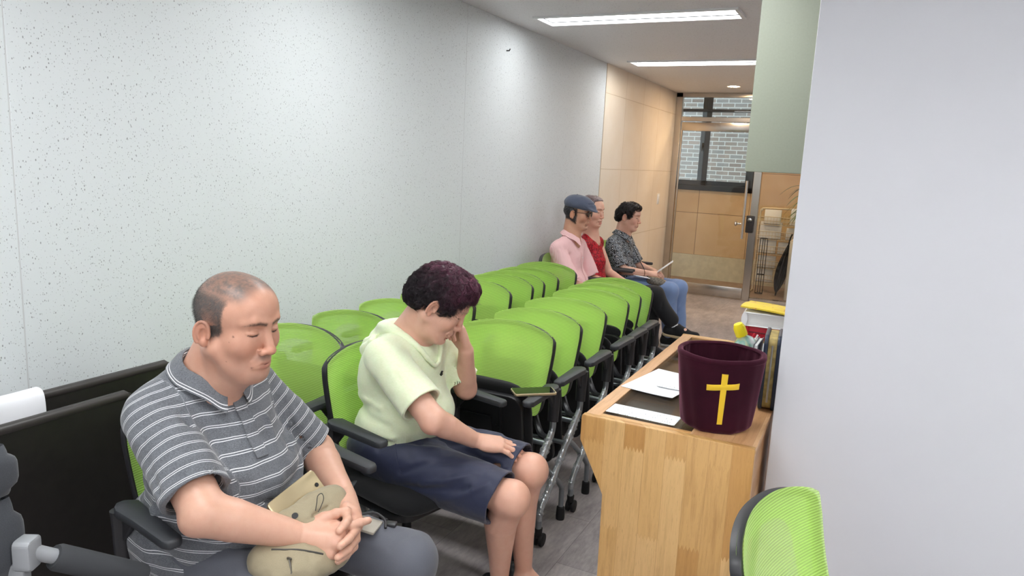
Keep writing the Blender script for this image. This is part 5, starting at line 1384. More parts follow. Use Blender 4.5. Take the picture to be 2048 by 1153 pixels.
    sdf_mesh(s, 'polo_shirt', V(-1.68, .90, .46), V(-1.10, 1.58, 1.10), .0027 * QB, m_knit, t, base, stripe)
    # collar: a stand round the neck folded over into two pointed leaves lying on the shirt
    nc = V(-1.387, 1.208, .954); ax = unit(V(.20, 0, 1.)); fw = unit(V(1, 0, -.20)); lf = V(0, 1, 0)
    NA, NB = 100, 22; CP = np.zeros((NA + 1, NB + 1, 3)); SV = np.zeros((NA + 1, NB + 1))
    for i in range(NA + 1):
        a = i / NA; an = math.radians(12) + a * math.radians(336); cf, sf = math.cos(an), math.sin(an); fr = max(0, cf); bk = max(0, -cf)
        out = fw * cf + lf * sf; r0 = .066 + .004 * abs(sf)
        foldp = nc + out * r0 * np.array([1, 1, 1]) + ax * (.030 + .018 * bk - .030 * fr ** 2)
        tip = math.exp(-((min(a, 1 - a)) / .07) ** 2); L = .040 + .020 * tip
        for j in range(NB + 1):
            if j <= 6:
                q = foldp + ax * (-.034 * (1 - j / 6)) - out * .003 * (1 - j / 6)
            else:
                tt = (j - 6) / (NB - 6); side = np.cross(ax, out) * (1 if a < .5 else -1)
                q = foldp + out * (.004 + .6 * L * tt) + ax * (.002 * math.sin(PI * tt) - .80 * L * tt) + side * .012 * tip * tt
                SV[i, j] = tt
                for _ in range(3):
                    dv = s(q[None])[0]; mn = .0045 if tt > .2 else .002
                    if dv < mn: q = q + s.grad(q[None])[0] * (mn - dv)
            CP[i, j] = q
    col = MB(); col.grid(lambda a, b_: CP[int(round(a * NA)), int(round(b_ * NB))], NA, NB, .0022)
    co = col.build('collar', m_knit, t, org=base)
    sv = np.where(SV > .70, .35 + (SV - .70) * 1.15, .1).ravel(); at = co.data.attributes.new('stripe', 'FLOAT', 'POINT'); at.data.foreach_set('value', np.concatenate([sv, sv]).astype(np.float32))
    # placket and buttons
    pl = MB(); rows = 16; PP = []
    for i in range(rows + 1):
        z = .925 - .15 * i / rows; rowp = []
        for y in (1.205, 1.213, 1.222, 1.230, 1.238): p = s.onto(V(-1.0, y, z), V(-1, 0, 0)); rowp.append(p + V(.0014, 0, 0))
        PP.append(rowp)
    PP = np.array(PP); pl.grid(lambda a, b_: PP[int(round(a * rows)), int(round(b_ * 4))], rows, 4, -.004); po = pl.build('placket', m_knit, t, org=base)
    at = po.data.attributes.new('stripe', 'FLOAT', 'POINT'); zz = np.array([v[2] for v in pl.v]); at.data.foreach_set('value', (zz / .0300).astype(np.float32))
    bt = plain('dark_button', srgb(72, 74, 78), .3)
    for z in (.875, .828):
        p = s.onto(V(-1.0, 1.221, z), V(-1, 0, 0)) + V(.003, 0, 0)
        MB().lathe([(0, 0), (.005, 0), (.0056, .001), (.005, .0022), (.003, .0016), (0, .0016)], 16, (roty(PI / 2 - .2), p)).build('button', bt, t, org=base)
    # ---- trousers and shoes
    g = SDF(); g.el((-1.44, 1.24, .555), (.17, .195, .10), k=.05)
    for hp_, kn, an in ((hipR, knR, anR), (hipL, knL, anL)):
        g.rc(hp_, kn, .088, .066, k=.04); g.chain([kn, kn + (an - kn) * .35 + V(-.015, 0, 0), an], [.064, .066, .058], k=.03)
        g.fold([kn + V(-.02, -.05, .05), kn + V(.0, 0, .066), kn + V(-.02, .05, .05)], .010, -.003); g.fold([kn + V(-.15, -.06, .05), kn + V(-.06, .0, .075), kn + V(.02, .04, .05)], .014, .004)
        g.fold([hp_ + V(.12, -.04, .08), hp_ + V(.22, .0, .085), hp_ + V(.36, .02, .07)], .015, .005); g.fold([hp_ + V(.14, .02, .085), hp_ + V(.26, .05, .07), hp_ + V(.38, .06, .05)], .012, -.005)
    g.disp(lambda P: .0022 * vnoise(P, 18), V(-1.7, .9, 0), V(-.7, 1.6, .7))
    sdf_mesh(g, 'trousers', V(-1.66, .95, .05), V(-.80, 1.53, .68), .0036 * QB, woven('slate_trousers', srgb(92, 94, 102), 1200, .75, .14, .15), t, base)
    for an in (anR, anL):
        f = SDF(); f.rc(an + V(-.03, 0, -.045), an + V(.16, 0, -.052), .042, .034, k=.02); f.rc(an + V(0, 0, .0), an + V(.02, 0, -.04), .045, .05, k=.03)
        f.cut(lambda P: P[:, 2] - .0 + 0 * P[:, 0] , an - 1, an - .9)
        sdf_mesh(f, 'shoe', an - [.1, .07, .10], an + [.22, .07, .08], .005, m_dark, t, base)
    return t, b
man, man_sdf = build_man()

# ------------------------------------------------------------------ belt pouch and phone on his lap
def pouch():
    base = V(-1.10, 1.21, .5); t = thing('belt_pouch', 'beige fabric belt pouch lying on the dozing man\'s lap under his hands', 'pouch', base)
    s = SDF(); U = unit(V(.05, .20, .085)); 
    s.el((-1.118, 1.268, .632), (.050, .085, .052), R=np.stack([unit(np.cross(U, V(0, 0, 1))), U, unit(np.cross(unit(np.cross(U, V(0, 0, 1))), U))], 1), k=.04)
    s.el((-1.090, 1.150, .580), (.080, .070, .046), k=.04); s.el((-1.065, 1.225, .578), (.075, .085, .040), k=.05)
    s.rc(V(-1.135, 1.125, .585), V(-1.055, 1.14, .555), .034, .030, k=.03); s.rc(V(-1.130, 1.185, .655), V(-1.092, 1.318, .672), .024, .020, k=.03); s.rc(V(-1.10, 1.21, .64), V(-1.06, 1.30, .64), .03, .026, k=.03)
    s.fold([V(-1.100, 1.16, .640), V(-1.075, 1.24, .668), V(-1.075, 1.325, .668)], .006, -.006); s.fold([V(-1.115, 1.13, .615), V(-1.07, 1.15, .595), V(-1.02, 1.17, .585)], .007, -.006)
    s.fold([V(-1.11, 1.12, .585), V(-1.06, 1.125, .580), V(-1.02, 1.15, .57)], .008, .005); s.fold([V(-1.125, 1.17, .655), V(-1.105, 1.185, .665), V(-1.085, 1.21, .665)], .005, .004); s.fold([V(-1.13, 1.19, .66), V(-1.11, 1.20, .672), V(-1.09, 1.225, .672)], .004, -.004)
    s.disp(lambda P: .0022 * vnoise(P, 38) + .001 * vnoise(P, 90), base - .3, base + .4)
    s.cut(lambda P: seg_d(P, V(-1.218, 1.034, .716), V(-1.085, 1.19, .626), .044, .027), V(-1.3, .98, .55), V(-1.0, 1.25, .8), k=.006)
    mb = woven('beige_canvas', srgb(152, 141, 116), 800, .75, .12, .15)
    sdf_mesh(s, 'pouch_body', V(-1.22, 1.05, .49), V(-.95, 1.38, .72), .0025, mb, t, base)
    dk = plain('dark_cord', srgb(60, 58, 54), .5)
    def stick(p, d=(.5, -.45, .75)): return s.onto(np.asarray(p) + unit(V(*d)) * .12, -unit(V(*d)))
    cord = [stick(V(-1.088, 1.236, .66)) + V(.002, -.001, .003)]; c0 = cord[0]
    loop = [c0 + V(0, 0, 0), c0 + V(-.002, .006, .016), c0 + V(-.004, .012, .031), c0 + V(-.001, .022, .034), c0 + V(.003, .024, .022), c0 + V(.004, .014, .006), c0 + V(.004, .004, -.004)]
    MB().tube(spline(loop, 6), .0011, 6).build('cord_loop', dk, t, org=base)
    z1 = [stick(V(-1.115 + .012 * i, 1.125 + .010 * i, .61 - .004 * i)) for i in range(8)]; MB().tube(spline(z1, 3), .0024, 6).build('zipper', dk, t, org=base)
    zp = stick(V(-1.075, 1.135, .585)); MB().box(zp + V(.003, -.003, .003), (.012, .005, .006), .0015).tube([zp + V(.004, -.004, .002), zp + V(.018, -.012, -.020), zp + V(.010, -.016, -.045)], .0022, 6).build('zip_pull', plain('zip_metal', srgb(120, 116, 106), .3, .8), t, org=base)
    hole = MB(); hp = stick(V(-1.112, 1.195, .66)); hole.lathe([(0, 0), (.006, .0006), (.0075, .0002)], 16, (np.stack([unit(V(1, .6, 0)), unit(np.cross(unit(V(.5, -.45, .75)), unit(V(1, .6, 0)))), unit(V(.5, -.45, .75))], 1), hp + unit(V(.5, -.45, .75)) * .0008), cap=False); hole.build('cinched_opening', m_dark, t, org=base)
    st = MB(); st.box(V(-1.035, 1.352, .598), (.080, .062, .008), .003, R=rotz(.25) @ roty(.15)); st.build('waist_strap', woven('pale_strap', srgb(160, 154, 142), 900, .7, .1, .1), t, org=base)
    bk = MB(); bk.tube(spline([V(-1.06, 1.365, .610), V(-1.03, 1.39, .612), V(-1.0, 1.392, .600), V(-.985, 1.375, .590)], 5), .0035, 8); bk.box(V(-.985, 1.398, .590), (.028, .022, .010), .003, R=rotz(.3)); bk.build('strap_buckle', m_black, t, org=base)
pouch()
xa = unit(V(.035, .92, .22)); zn = unit(V(.80, -.16, .58)); zn = unit(zn - xa * (zn @ xa)); ya = np.cross(-zn, xa)
phone_obj('smartphone', 'gold cased phone tucked between the beige pouch and the man\'s belly', np.stack([xa, ya, -zn], 1), V(-1.142, 1.243, .682), L=.150)
# ------------------------------------------------------------------ person: woman dozing with her cheek on her hand
def perm_hair(HR, HO, base, t, n, sd, size, scale=1.0, h=.003, cols=None, cutface=None, bristle=1.0, ear=True):
    """a full permed head of hair: a lumpy volume plus curls over it. size tweaks the shape"""
    HS = size.get('sc', 1.0); s = SDF(); s.frame(HR, HO, HS); q = dict(top=.105, side=.094, back=.113, front=.046, nape=.0); q.update(size)
    s.el((-.014, 0, .052), (q['back'], q['side'], q['top']), k=0)
    s.el((q.get('fx', .062), 0, .100), (.050, .066, q['front']), k=.03); s.el((-.075, 0, .0), (.052, .074, .062 + q['nape']), k=.035)
    for y in (1, -1): s.el((.022, y * .070, .052), (.042, .024, .046), k=.025); s.rc((.020, y * .079, .03), (.016, y * .080, -.002), .010, .005, k=.012)
    s.frame()
    Wd = lambda P: (P - HO) @ HR / HS
    s.disp(lambda P: .0046 * vnoise(P, 62) + .0022 * vnoise(P, 120), HO - .3, HO + .3)
    def face(P):
        x = Wd(P); return np.maximum.reduce([-(x[:, 0] - .040 - .35 * np.maximum(0, np.abs(x[:, 1]) - .05) + .0), x[:, 2] - .072 - .25 * (x[:, 0] - .08), np.abs(x[:, 1]) - .085]) 
    s.cut(face, HO - .25, HO + .25, k=.012)
    def under(P):
        x = Wd(P); return np.maximum(x[:, 2] + .048 + q['nape'] + .35 * np.maximum(0, x[:, 0] + .055), -x[:, 0] - .2)
    s.cut(under, HO - .3, HO + .3, k=.010)
    if ear:
        for y in (1, -1):
            c = HR @ V(-.010, y * .096, -.004) * HS + HO; s.cut(lambda P, c=c: el_d(P, c, np.array([.026, .030, .036]), HR), c - .08, c + .08, k=.006)
    P, F = surface_nets(s, HO - .2, HO + .2, h); c1, c2 = cols; X = Wd(P)
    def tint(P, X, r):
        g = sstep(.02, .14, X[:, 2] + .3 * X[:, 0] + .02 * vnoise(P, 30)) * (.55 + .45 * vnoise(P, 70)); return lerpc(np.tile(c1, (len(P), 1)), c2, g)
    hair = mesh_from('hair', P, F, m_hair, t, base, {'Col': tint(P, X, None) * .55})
    # locks: clumps of strands that share a direction and a wave and lie close to the volume
    r = np.random.default_rng(sd); K = 14; m = n // K; X0 = Wd(P)
    ok = np.nonzero((X0[:, 2] > .006) | (X0[:, 0] < -.03))[0]; ix = ok[r.integers(0, len(ok), m)]; N = s.grad(P[ix]); x = X0[ix]
    cen = V(-.035, 0, .11); flow = x - cen; flow[:, 2] -= .03; fl = flow @ HR.T; fl -= N * (fl * N).sum(1)[:, None]; fl /= np.linalg.norm(fl, axis=1, keepdims=True) + 1e-9
    d = fl + N * (.22 * bristle) + r.normal(0, .34, (m, 3)); L = r.uniform(.026, .050, m) * scale; ph = r.uniform(0, 2 * PI, m); cc = tint(P[ix], x, r) * r.uniform(.55, 1.6, (m, 1))
    rep = lambda q: np.repeat(q, K, axis=0); n2 = m * K
    roots = rep(P[ix] - N * .004) + r.normal(0, .0026 * scale, (n2, 3))
    strands_mesh(roots, rep(d) + r.normal(0, .07, (n2, 3)), rep(L) * r.uniform(.8, 1.15, n2), .00062, (.0062 * scale, 1.0), 'curls', m_hair, hair, base, seg=7, sides=3, gravity=.25, seed=sd, attr=rep(cc) * r.uniform(.8, 1.25, (n2, 1)), ph=rep(ph) + r.normal(0, .25, n2), hug=(s, .0075 * bristle))
    return s
def build_woman():
    base = V(-1.36, 2.0, 0); t = thing('person', 'woman in a pale yellow hooded top and navy shorts dozing with chin on hand', 'person', base)
    skin = L3((220, 174, 152)); lip = L3((186, 108, 98))
    HS = .935; HR = rotz(math.radians(28)) @ roty(math.radians(33)) @ rotx(math.radians(0)); HO = V(-1.233, 1.988, 1.026)
    H = lambda x, y, z: HR @ V(x, y, z) * HS + HO
    shR, elR, wrR = V(-1.345, 1.850, .862), V(-1.122, 1.800, .712), V(-1.060, 1.948, .612)
    shL, elL, wrL = V(-1.335, 2.145, .866), V(-1.232, 2.190, .690), V(-1.192, 2.112, .850)
    hipR, knR, anR = V(-1.37, 1.915, .500), V(-.895, 1.912, .470), V(-.985, 2.035, .10)
    hipL, knL, anL = V(-1.37, 2.075, .505), V(-.905, 2.070, .500), V(-.945, 2.140, .10)
    b = SDF(); add_head(b, HR, HO, dict(sc=HS, wide=.98, jaw=.95, nose=.95, chin=.95, cheek=1.05, age=0))
    b.rc(H(-.028, 0, -.03), V(-1.365, 2.0, .90), .051, .056, k=.03); b.rc(H(.014, 0, -.085), V(-1.315, 2.0, .89), .038, .042, k=.03)
    b.chain([H(-.018, -.056, -.05), V(-1.29, 1.975, .90)], [.011, .009], k=.02)
    b.rc(shR + V(0, .05, 0), shL - V(0, .05, 0), .05, k=.05); b.el((-1.36, 2.0, .78), (.095, .135, .13), k=.05); b.el((-1.335, 2.0, .62), (.11, .14, .12), k=.05); b.el((-1.385, 2.0, .51), (.12, .155, .075), k=.05)
    add_arm(b, shR, elR, wrR, (.047, .044, .040, .0265)); add_arm(b, shL, elL, wrL, (.047, .042, .038, .0265))
    b.el(elR + V(.004, -.020, -.014), (.022, .018, .020), k=.02); b.el(elL + V(.006, .004, -.018), (.024, .022, .020), k=.02)
    for hp_, kn, an in ((hipR, knR, anR), (hipL, knL, anL)):
        b.rc(hp_, kn, .070, .048, k=.03); b.el(kn + V(.006, -.001, .002), (.041, .042, .047), k=.035)
        m = kn + (an - kn) * .32 + V(-.028, .004, 0)
        b.chain([kn + V(-.004, 0, -.01), m, kn + (an - kn) * .68 + V(-.012, 0, 0), an], [.046, .054, .039, .030], k=.03)
        b.rc(an + V(-.03, 0, -.05), an + V(.02, 0, -.04), .026, .030, k=.02); b.rc(an + V(0, 0, -.045), an + V(.14, .0, -.062), .034, .022, k=.03)
    nails = []
    add_hand(b, wrR + V(.004, .006, -.002), V(.72, .64, -.20), V(.10, -.15, 1.), 1, curl=((14, 12, 8), (12, 12, 8), (14, 14, 8), (16, 14, 10)), spread=(3, 1, -2, -5), thumb=(26, 15, 10, 8), sc_=1.0, nails=nails)
    add_hand(b, wrL + V(.0, -.004, .008), V(-.30, -.10, .92), V(.45, .86, .2), -1, curl=((65, 70, 40), (70, 72, 40), (72, 72, 40), (74, 72, 40)), spread=(3, 1, -2, -5), thumb=(35, 25, 20, 20), sc_=.92, nails=nails)
    q = dict(sc=HS, brow_a=.62, brow=[.07, .05, .045])
    def paint(P):
        c = face_paint(P, HR, HO, skin, lip, q); c = nail_paint(P, c, nails, skin)
        kn = np.maximum(np.exp(-((P - knR) ** 2).sum(1) / .05 ** 2), np.exp(-((P - knL) ** 2).sum(1) / .05 ** 2)); c = lerpc(c, skin * [1.02, .80, .76], .45 * kn)
        leg = sstep(.48, .40, P[:, 2]) * (P[:, 0] > -1.2); c = lerpc(c, skin * [.97, .86, .84], .5 * leg * (.5 + .5 * vnoise(P, 60)))
        el_ = np.maximum(np.exp(-((P - elR - V(0, -.02, -.02)) ** 2).sum(1) / .03 ** 2), np.exp(-((P - elL) ** 2).sum(1) / .03 ** 2)); return {'Col': lerpc(c, skin * [.98, .76, .70], .5 * el_)}
    sdf_mesh(b, 'body', V(-1.56, 1.70, .0), V(-.74, 2.34, 1.2), .0023 * QB, m_skin, t, base, paint)
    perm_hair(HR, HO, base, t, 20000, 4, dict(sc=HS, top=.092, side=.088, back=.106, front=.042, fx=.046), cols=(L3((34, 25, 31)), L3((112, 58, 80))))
    # ---- knitted top with hood
    s = SDF(); s.el((-1.362, 2.0, .785), (.122, .155, .140), k=.05); s.rc(shR + V(0, .045, -.002), shL + V(0, -.045, -.002), .064, k=.05)
    s.el((-1.335, 2.0, .640), (.140, .165, .115), k=.06); s.el((-1.385, 2.0, .590), (.135, .170, .085), k=.05); s.el((-1.43, 2.0, .76), (.075, .135, .13), k=.05)
    s.cut(lambda P: P[:, 2] - (.548 + .16 * (P[:, 0] + 1.33)), V(-1.7, 1.7, .3), V(-1.0, 2.4, .66), k=.003)
    # hollow under the hem
    s.cut(lambda P: np.maximum(el_d(P, V(-1.36, 2.0, .56), np.array([.128, .158, .10])), P[:, 2] - .575), V(-1.6, 1.8, .4), V(-1.1, 2.2, .66), k=.003)
    for (sh, el_, r0, r1, ln) in ((shR, elR, .064, .070, .212), (shL, elL, .062, .066, .175)):
        d = unit(el_ - sh); c = sh + d * ln; sl = SDF(); sl.rc(sh, c + d * .04, r0, r1, k=0)
        sl.cut(lambda P, c=c, d=d: -((P - c) @ d), c - .2, c + .2, k=.002); a_, b_ = c - d * .06, c + d * .06
        sl.cut(lambda P, a=a_, b=b_, r=r1: seg_d(P, a, b, r - .012, r - .004), np.minimum(a_, b_) - .1, np.maximum(a_, b_) + .1, k=.002)
        sl.fold([c - d * .13 + V(.03, -.05, .02), c - d * .09 + V(.05, -.05, .0), c - d * .03 + V(.06, -.03, -.0)], .010, -.004); sl.fold([sh + d * .05 + V(.06, -.02, 0), sh + d * .12 + V(.065, -.01, 0), c + V(.06, .02, 0)], .010, .004)
        s.sub(sl, k=.020)
    na, nb = V(-1.35, 2.0, .875), V(-1.285, 1.995, 1.0)
    s.cut(lambda P: seg_d(P, na, nb, .062, .075), np.minimum(na, nb) - .12, np.maximum(na, nb) + .12, k=.004)
    fo = s.fold
    fo([V(-1.47, 1.90, .66), V(-1.40, 1.84, .655), V(-1.31, 1.835, .64)], .012, -.007); fo([V(-1.48, 1.92, .63), V(-1.40, 1.84, .62), V(-1.30, 1.84, .60)], .012, .007)
    fo([V(-1.45, 1.87, .60), V(-1.37, 1.835, .595), V(-1.26, 1.85, .575)], .011, -.006); fo([V(-1.48, 1.90, .70), V(-1.42, 1.86, .70), V(-1.35, 1.835, .69)], .013, .005)
    fo([V(-1.27, 1.86, .77), V(-1.24, 1.90, .71), V(-1.215, 1.97, .67)], .011, -.006); fo([V(-1.26, 1.88, .80), V(-1.235, 1.94, .75), V(-1.225, 2.0, .72)], .012, .006)
    fo([V(-1.285, 1.845, .72), V(-1.25, 1.87, .66), V(-1.215, 1.94, .62)], .010, .005); fo([V(-1.36, 1.825, .78), V(-1.37, 1.83, .72), V(-1.40, 1.84, .68)], .010, -.006)
    s.disp(lambda P: .0028 * vnoise(P * [1., 1., 1.5], 16) + .0014 * vnoise(P, 40), V(-1.7, 1.6, .4), V(-1.0, 2.4, 1.1))
    def knit():
        m = NT('pale_lime_knit'); v = m.coord('Object', (1, 1, 2.4)); n = m.noise(v, 120, 3); n2 = m.noise(m.coord(), 900, 2); rb = m.attr('rib', 'Fac')
        m.bs(Base_Color=m.mix(.5, m.ramp(n, [(.35, srgb(224, 234, 196)), (.65, srgb(236, 243, 214))]), srgb(230, 239, 202)), Roughness=.9); m.b.inputs['Sheen Weight'].default_value = .35; m.b.inputs['Specular IOR Level'].default_value = .15
        m.b.inputs['Subsurface Weight'].default_value = .12; m.b.inputs['Subsurface Scale'].default_value = .01
        w = m.math('SINE', m.math('MULTIPLY', m.attr('ribu', 'Fac'), 2 * PI)); m.bump(m.math('ADD', m.math('ADD', m.math('MULTIPLY', n, .5), m.math('MULTIPLY', n2, .25)), m.math('MULTIPLY', m.math('MULTIPLY', w, rb), .8)), .35, .0012); return m.m
    m_kn = knit()
    def rib(P):
        hem = P[:, 2] - (.548 + .16 * (P[:, 0] + 1.33)); an = np.arctan2(P[:, 1] - 2.0, P[:, 0] + 1.36); dR = unit(elR - shR); tt = (P - shR) @ dR
        return {'rib': np.maximum(sstep(.050, .047, hem), .0 * tt), 'ribu': an * 30.}
    sdf_mesh(s, 'knit_top', V(-1.60, 1.72, .46), V(-1.05, 2.32, 1.02), .0028 * QB, m_kn, t, base, rib)
    hd = SDF(); P_ = [(-1.238, 2.015, .825), (-1.236, 1.975, .825), (-1.262, 1.938, .880), (-1.305, 1.922, .912), (-1.368, 1.926, .934), (-1.422, 1.958, .925), (-1.446, 2.005, .915), (-1.424, 2.052, .922), (-1.370, 2.078, .930), (-1.305, 2.072, .910), (-1.258, 2.050, .880), (-1.238, 2.015, .825)]
    hd.chain([np.array(p) for p in P_], [.006, .006, .010, .014, .019, .025, .028, .025, .019, .014, .010, .006], k=.01, n=5); hd.el((-1.472, 2.0, .858), (.036, .085, .050), k=.035); hd.rc(V(-1.475, 1.935, .845), V(-1.440, 1.915, .890), .018, .016, k=.03)
    hd.fold([V(-1.47, 1.93, .91), V(-1.50, 1.98, .87), V(-1.505, 2.03, .85)], .010, -.007); hd.fold([V(-1.42, 1.90, .92), V(-1.47, 1.915, .88), V(-1.50, 1.95, .84)], .009, -.006); hd.fold([V(-1.36, 1.90, .915), V(-1.43, 1.90, .89), V(-1.48, 1.92, .83)], .008, .004)
    hd.disp(lambda P: .002 * vnoise(P, 40), V(-1.6, 1.8, .7), V(-1.2, 2.2, 1.0))
    sdf_mesh(hd, 'hood', V(-1.56, 1.86, .76), V(-1.22, 2.14, .98), .003 * QB, m_kn, t, base, lambda P: {'rib': np.zeros(len(P)), 'ribu': np.zeros(len(P))})
    lg = MB(); lp = s.onto(V(-.9, 2.035, .775), V(-1, 0, 0)); Rl = np.stack([V(0, 1, 0), V(.25, 0, .97), V(.97, 0, -.25)], 1)
    lg.prism([(-.006, -.012), (.004, -.014), (.006, -.004), (.012, .0), (.006, .004), (.008, .012), (.0, .014), (-.003, .006), (-.010, .004), (-.005, -.002)], -.002, .0015, 'z', .0, (Rl, lp)); lg.build('chest_motif', m_dark, t, org=base)
    # ---- navy shorts
    g = SDF(); g.el((-1.395, 1.995, .515), (.155, .180, .095), k=.05); g.el((-1.30, 1.99, .53), (.13, .155, .06), k=.05)
    for hp_, kn, dr in ((hipR, knR, .012), (hipL, knL, .004)):
        d = unit(kn - hp_); c = kn - d * .040; lg_ = SDF(); lg_.rc(hp_, c + d * .05 - V(0, 0, dr), .096, .084, k=0); lg_.rc(hp_ + V(.05, 0, -.02), c + d * .05 - V(0, 0, dr + .022), .08, .066, k=.03)
        cd = unit(d + V(0, 0, -.18))
        lg_.cut(lambda P, c=c, d=cd: -((P - c) @ d), c - .25, c + .25, k=.002); a_, b_ = c - d * .022, c + d * .08
        lg_.cut(lambda P, a=a_, b=b_, dr=dr: np.minimum(seg_d(P, a - V(0, 0, dr), b - V(0, 0, dr), .079, .079), seg_d(P, a - V(0, 0, dr + .022), b - V(0, 0, dr + .022), .060, .060)), np.minimum(a_, b_) - .12, np.maximum(a_, b_) + .12, k=.002)
        f = lg_.fold; f([hp_ + V(.10, -.06, .06), hp_ + V(.2, -.02, .085), hp_ + V(.33, .03, .08)], .012, .006); f([hp_ + V(.12, -.09, .0), hp_ + V(.24, -.06, .055), hp_ + V(.38, .0, .085)], .012, -.007)
        f([hp_ + V(.2, -.09, -.02), hp_ + V(.30, -.085, .02), hp_ + V(.42, -.04, .075)], .012, .006); f([hp_ + V(.08, -.07, -.05), hp_ + V(.22, -.09, -.03), hp_ + V(.36, -.08, .0)], .013, -.007); f([hp_ + V(.26, -.08, -.06), hp_ + V(.33, -.09, -.03), hp_ + V(.42, -.07, .03)], .010, .005)
        g.sub(lg_, k=.03)
    g.fold([V(-1.30, 1.86, .57), V(-1.24, 1.92, .60), V(-1.17, 1.96, .575)], .012, .006); g.fold([V(-1.34, 1.83, .56), V(-1.26, 1.88, .585), V(-1.20, 1.90, .56)], .010, -.006); g.fold([V(-1.2, 1.985, .56), V(-1.1, 1.99, .54), V(-.99, 1.99, .52)], .014, -.014)
    g.disp(lambda P: .002 * vnoise(P, 22) + .001 * vnoise(P, 55), V(-1.7, 1.6, .2), V(-.8, 2.4, .8))
    ns = NT('navy_cotton'); n = ns.noise(ns.coord(), 700, 2); n2 = ns.noise(ns.coord(), 9, 3); ns.bs(Base_Color=ns.mix(.3, ns.ramp(n, [(.3, srgb(25, 30, 54)), (.7, srgb(38, 44, 72))]), ns.ramp(n2, [(.3, srgb(27, 32, 58)), (.7, srgb(38, 44, 72))])), Roughness=.6); ns.b.inputs['Sheen Weight'].default_value = .2; ns.bump(n, .15, .0005)
    sdf_mesh(g, 'shorts', V(-1.60, 1.75, .32), V(-.85, 2.24, .68), .0030 * QB, ns.m, t, base)
    pk = MB(); pk.tube(spline([g.onto(V(-1.30, 1.6, .58), V(0, 1, 0)) , g.onto(V(-1.27, 1.6, .545), V(0, 1, 0)), g.onto(V(-1.255, 1.6, .50), V(0, 1, 0))], 5), .003, 6); pk.build('pocket_edge', ns.m, t, org=base)
    for an in (anR, anL):
        f = SDF(); f.rc(an + V(-.035, 0, -.062), an + V(.145, 0, -.068), .037, .030, k=.02); f.rc(an + V(-.04, 0, -.02), an + V(-.03, 0, -.06), .028, .036, k=.02)
        f.cut(lambda P, an=an: el_d(P, an + V(.045, 0, .004), np.array([.062, .030, .050])), an - .12, an + .16, k=.006); f.cut(lambda P: P[:, 2] - .004, an - .3, an + V(.4, .4, .0), k=.002)
        sdf_mesh(f, 'shoe', an - [.1, .06, .10], an + [.2, .06, .05], .0035, m_dark, t, base)
    return t
woman = build_woman()
# ------------------------------------------------------------------ the three people on the far chairs
HF = .0036 * QB
def seated(b, sk, y0, HR, HO, head, sh, arms, legs, chest, girth=1.0):
    add_head(b, HR, HO, head); H = lambda x, y, z: HR @ V(x, y, z) + HO
    shR, shL = sh; mid = (shR + shL) / 2
    b.rc(H(-.028, 0, -.03), mid + V(.0, 0, .045), .054, .058, k=.03); b.rc(H(.014, 0, -.085), mid + V(.045, 0, .03), .038, .042, k=.03)
    b.rc(shR + V(0, .05, 0), shL - V(0, .05, 0), .05, k=.05); b.el(mid + V(-.005, 0, -.09), (.085 * girth, .125 * girth, .13), k=.05)
    b.el(mid + V(.02, 0, -.27), (.10 * girth, .13 * girth, .12), k=.05); b.el(V(mid[0], mid[1], .50), (.115, .14, .075), k=.05)
    for (s_, e, w) in arms: add_arm(b, s_, e, w, (.046, .042, .037, .026))
    for (h, k, a) in legs: b.rc(h, k, .066, .048, k=.03); b.chain([k, k + (a - k) * .3 + V(-.02, 0, 0), a], [.046, .047, .030], k=.03); b.rc(a + V(-.02, 0, -.045), a + V(.10, 0, -.05), .026, .020, k=.02)
def torso_shirt(sh, arms, slen, sleeve_r, g=1.0, hem=.47, z0=None):
    s = SDF(); shR, shL = sh; mid = (shR + shL) / 2
    s.rc(shR + V(0, .045, 0), shL - V(0, .045, 0), .066, k=.05); s.el(mid + V(-.005, 0, -.09), (.112 * g, .152 * g, .145), k=.05)
    for q_, sg in ((shR, -1), (shL, 1)): s.rc(q_ - V(0, sg * .06, -.012), mid + V(.008, sg * .035, .062), .050, .046, k=.04)
    s.el(mid + V(.025, 0, -.26), (.130 * g, .160 * g, .13), k=.06); s.el(V(mid[0] + .01, mid[1], .50), (.135 * g, .165 * g, .07), k=.05)
    for (a, e, w), L, r in zip(arms, slen, sleeve_r):
        d = unit(e - a); c = a + d * L; sl = SDF(); sl.rc(a, c + d * .04, .060, r, k=0); sl.cut(lambda P, c=c, d=d: -((P - c) @ d), c - .2, c + .2, k=.002)
        a_, b_ = c - d * .04, c + d * .06; sl.cut(lambda P, p=a_, q=b_, r=r: seg_d(P, p, q, r - .012, r - .005), np.minimum(a_, b_) - .1, np.maximum(a_, b_) + .1, k=.002); s.sub(sl, k=.02)
    s.disp(lambda P: .0035 * vnoise(P * [1, 1, 1.5], 15) + .0015 * vnoise(P, 40), mid - .6, mid + .5)
    s.cut(lambda P: P[:, 2] - hem, V(mid[0] - .3, mid[1] - .35, hem - .12), V(mid[0] + .3, mid[1] + .35, hem + .05), k=.003)
    return s
def neck_cut(s, p, q, r0, r1): s.cut(lambda P: seg_d(P, p, q, r0, r1), np.minimum(p, q) - .12, np.maximum(p, q) + .12, k=.004)
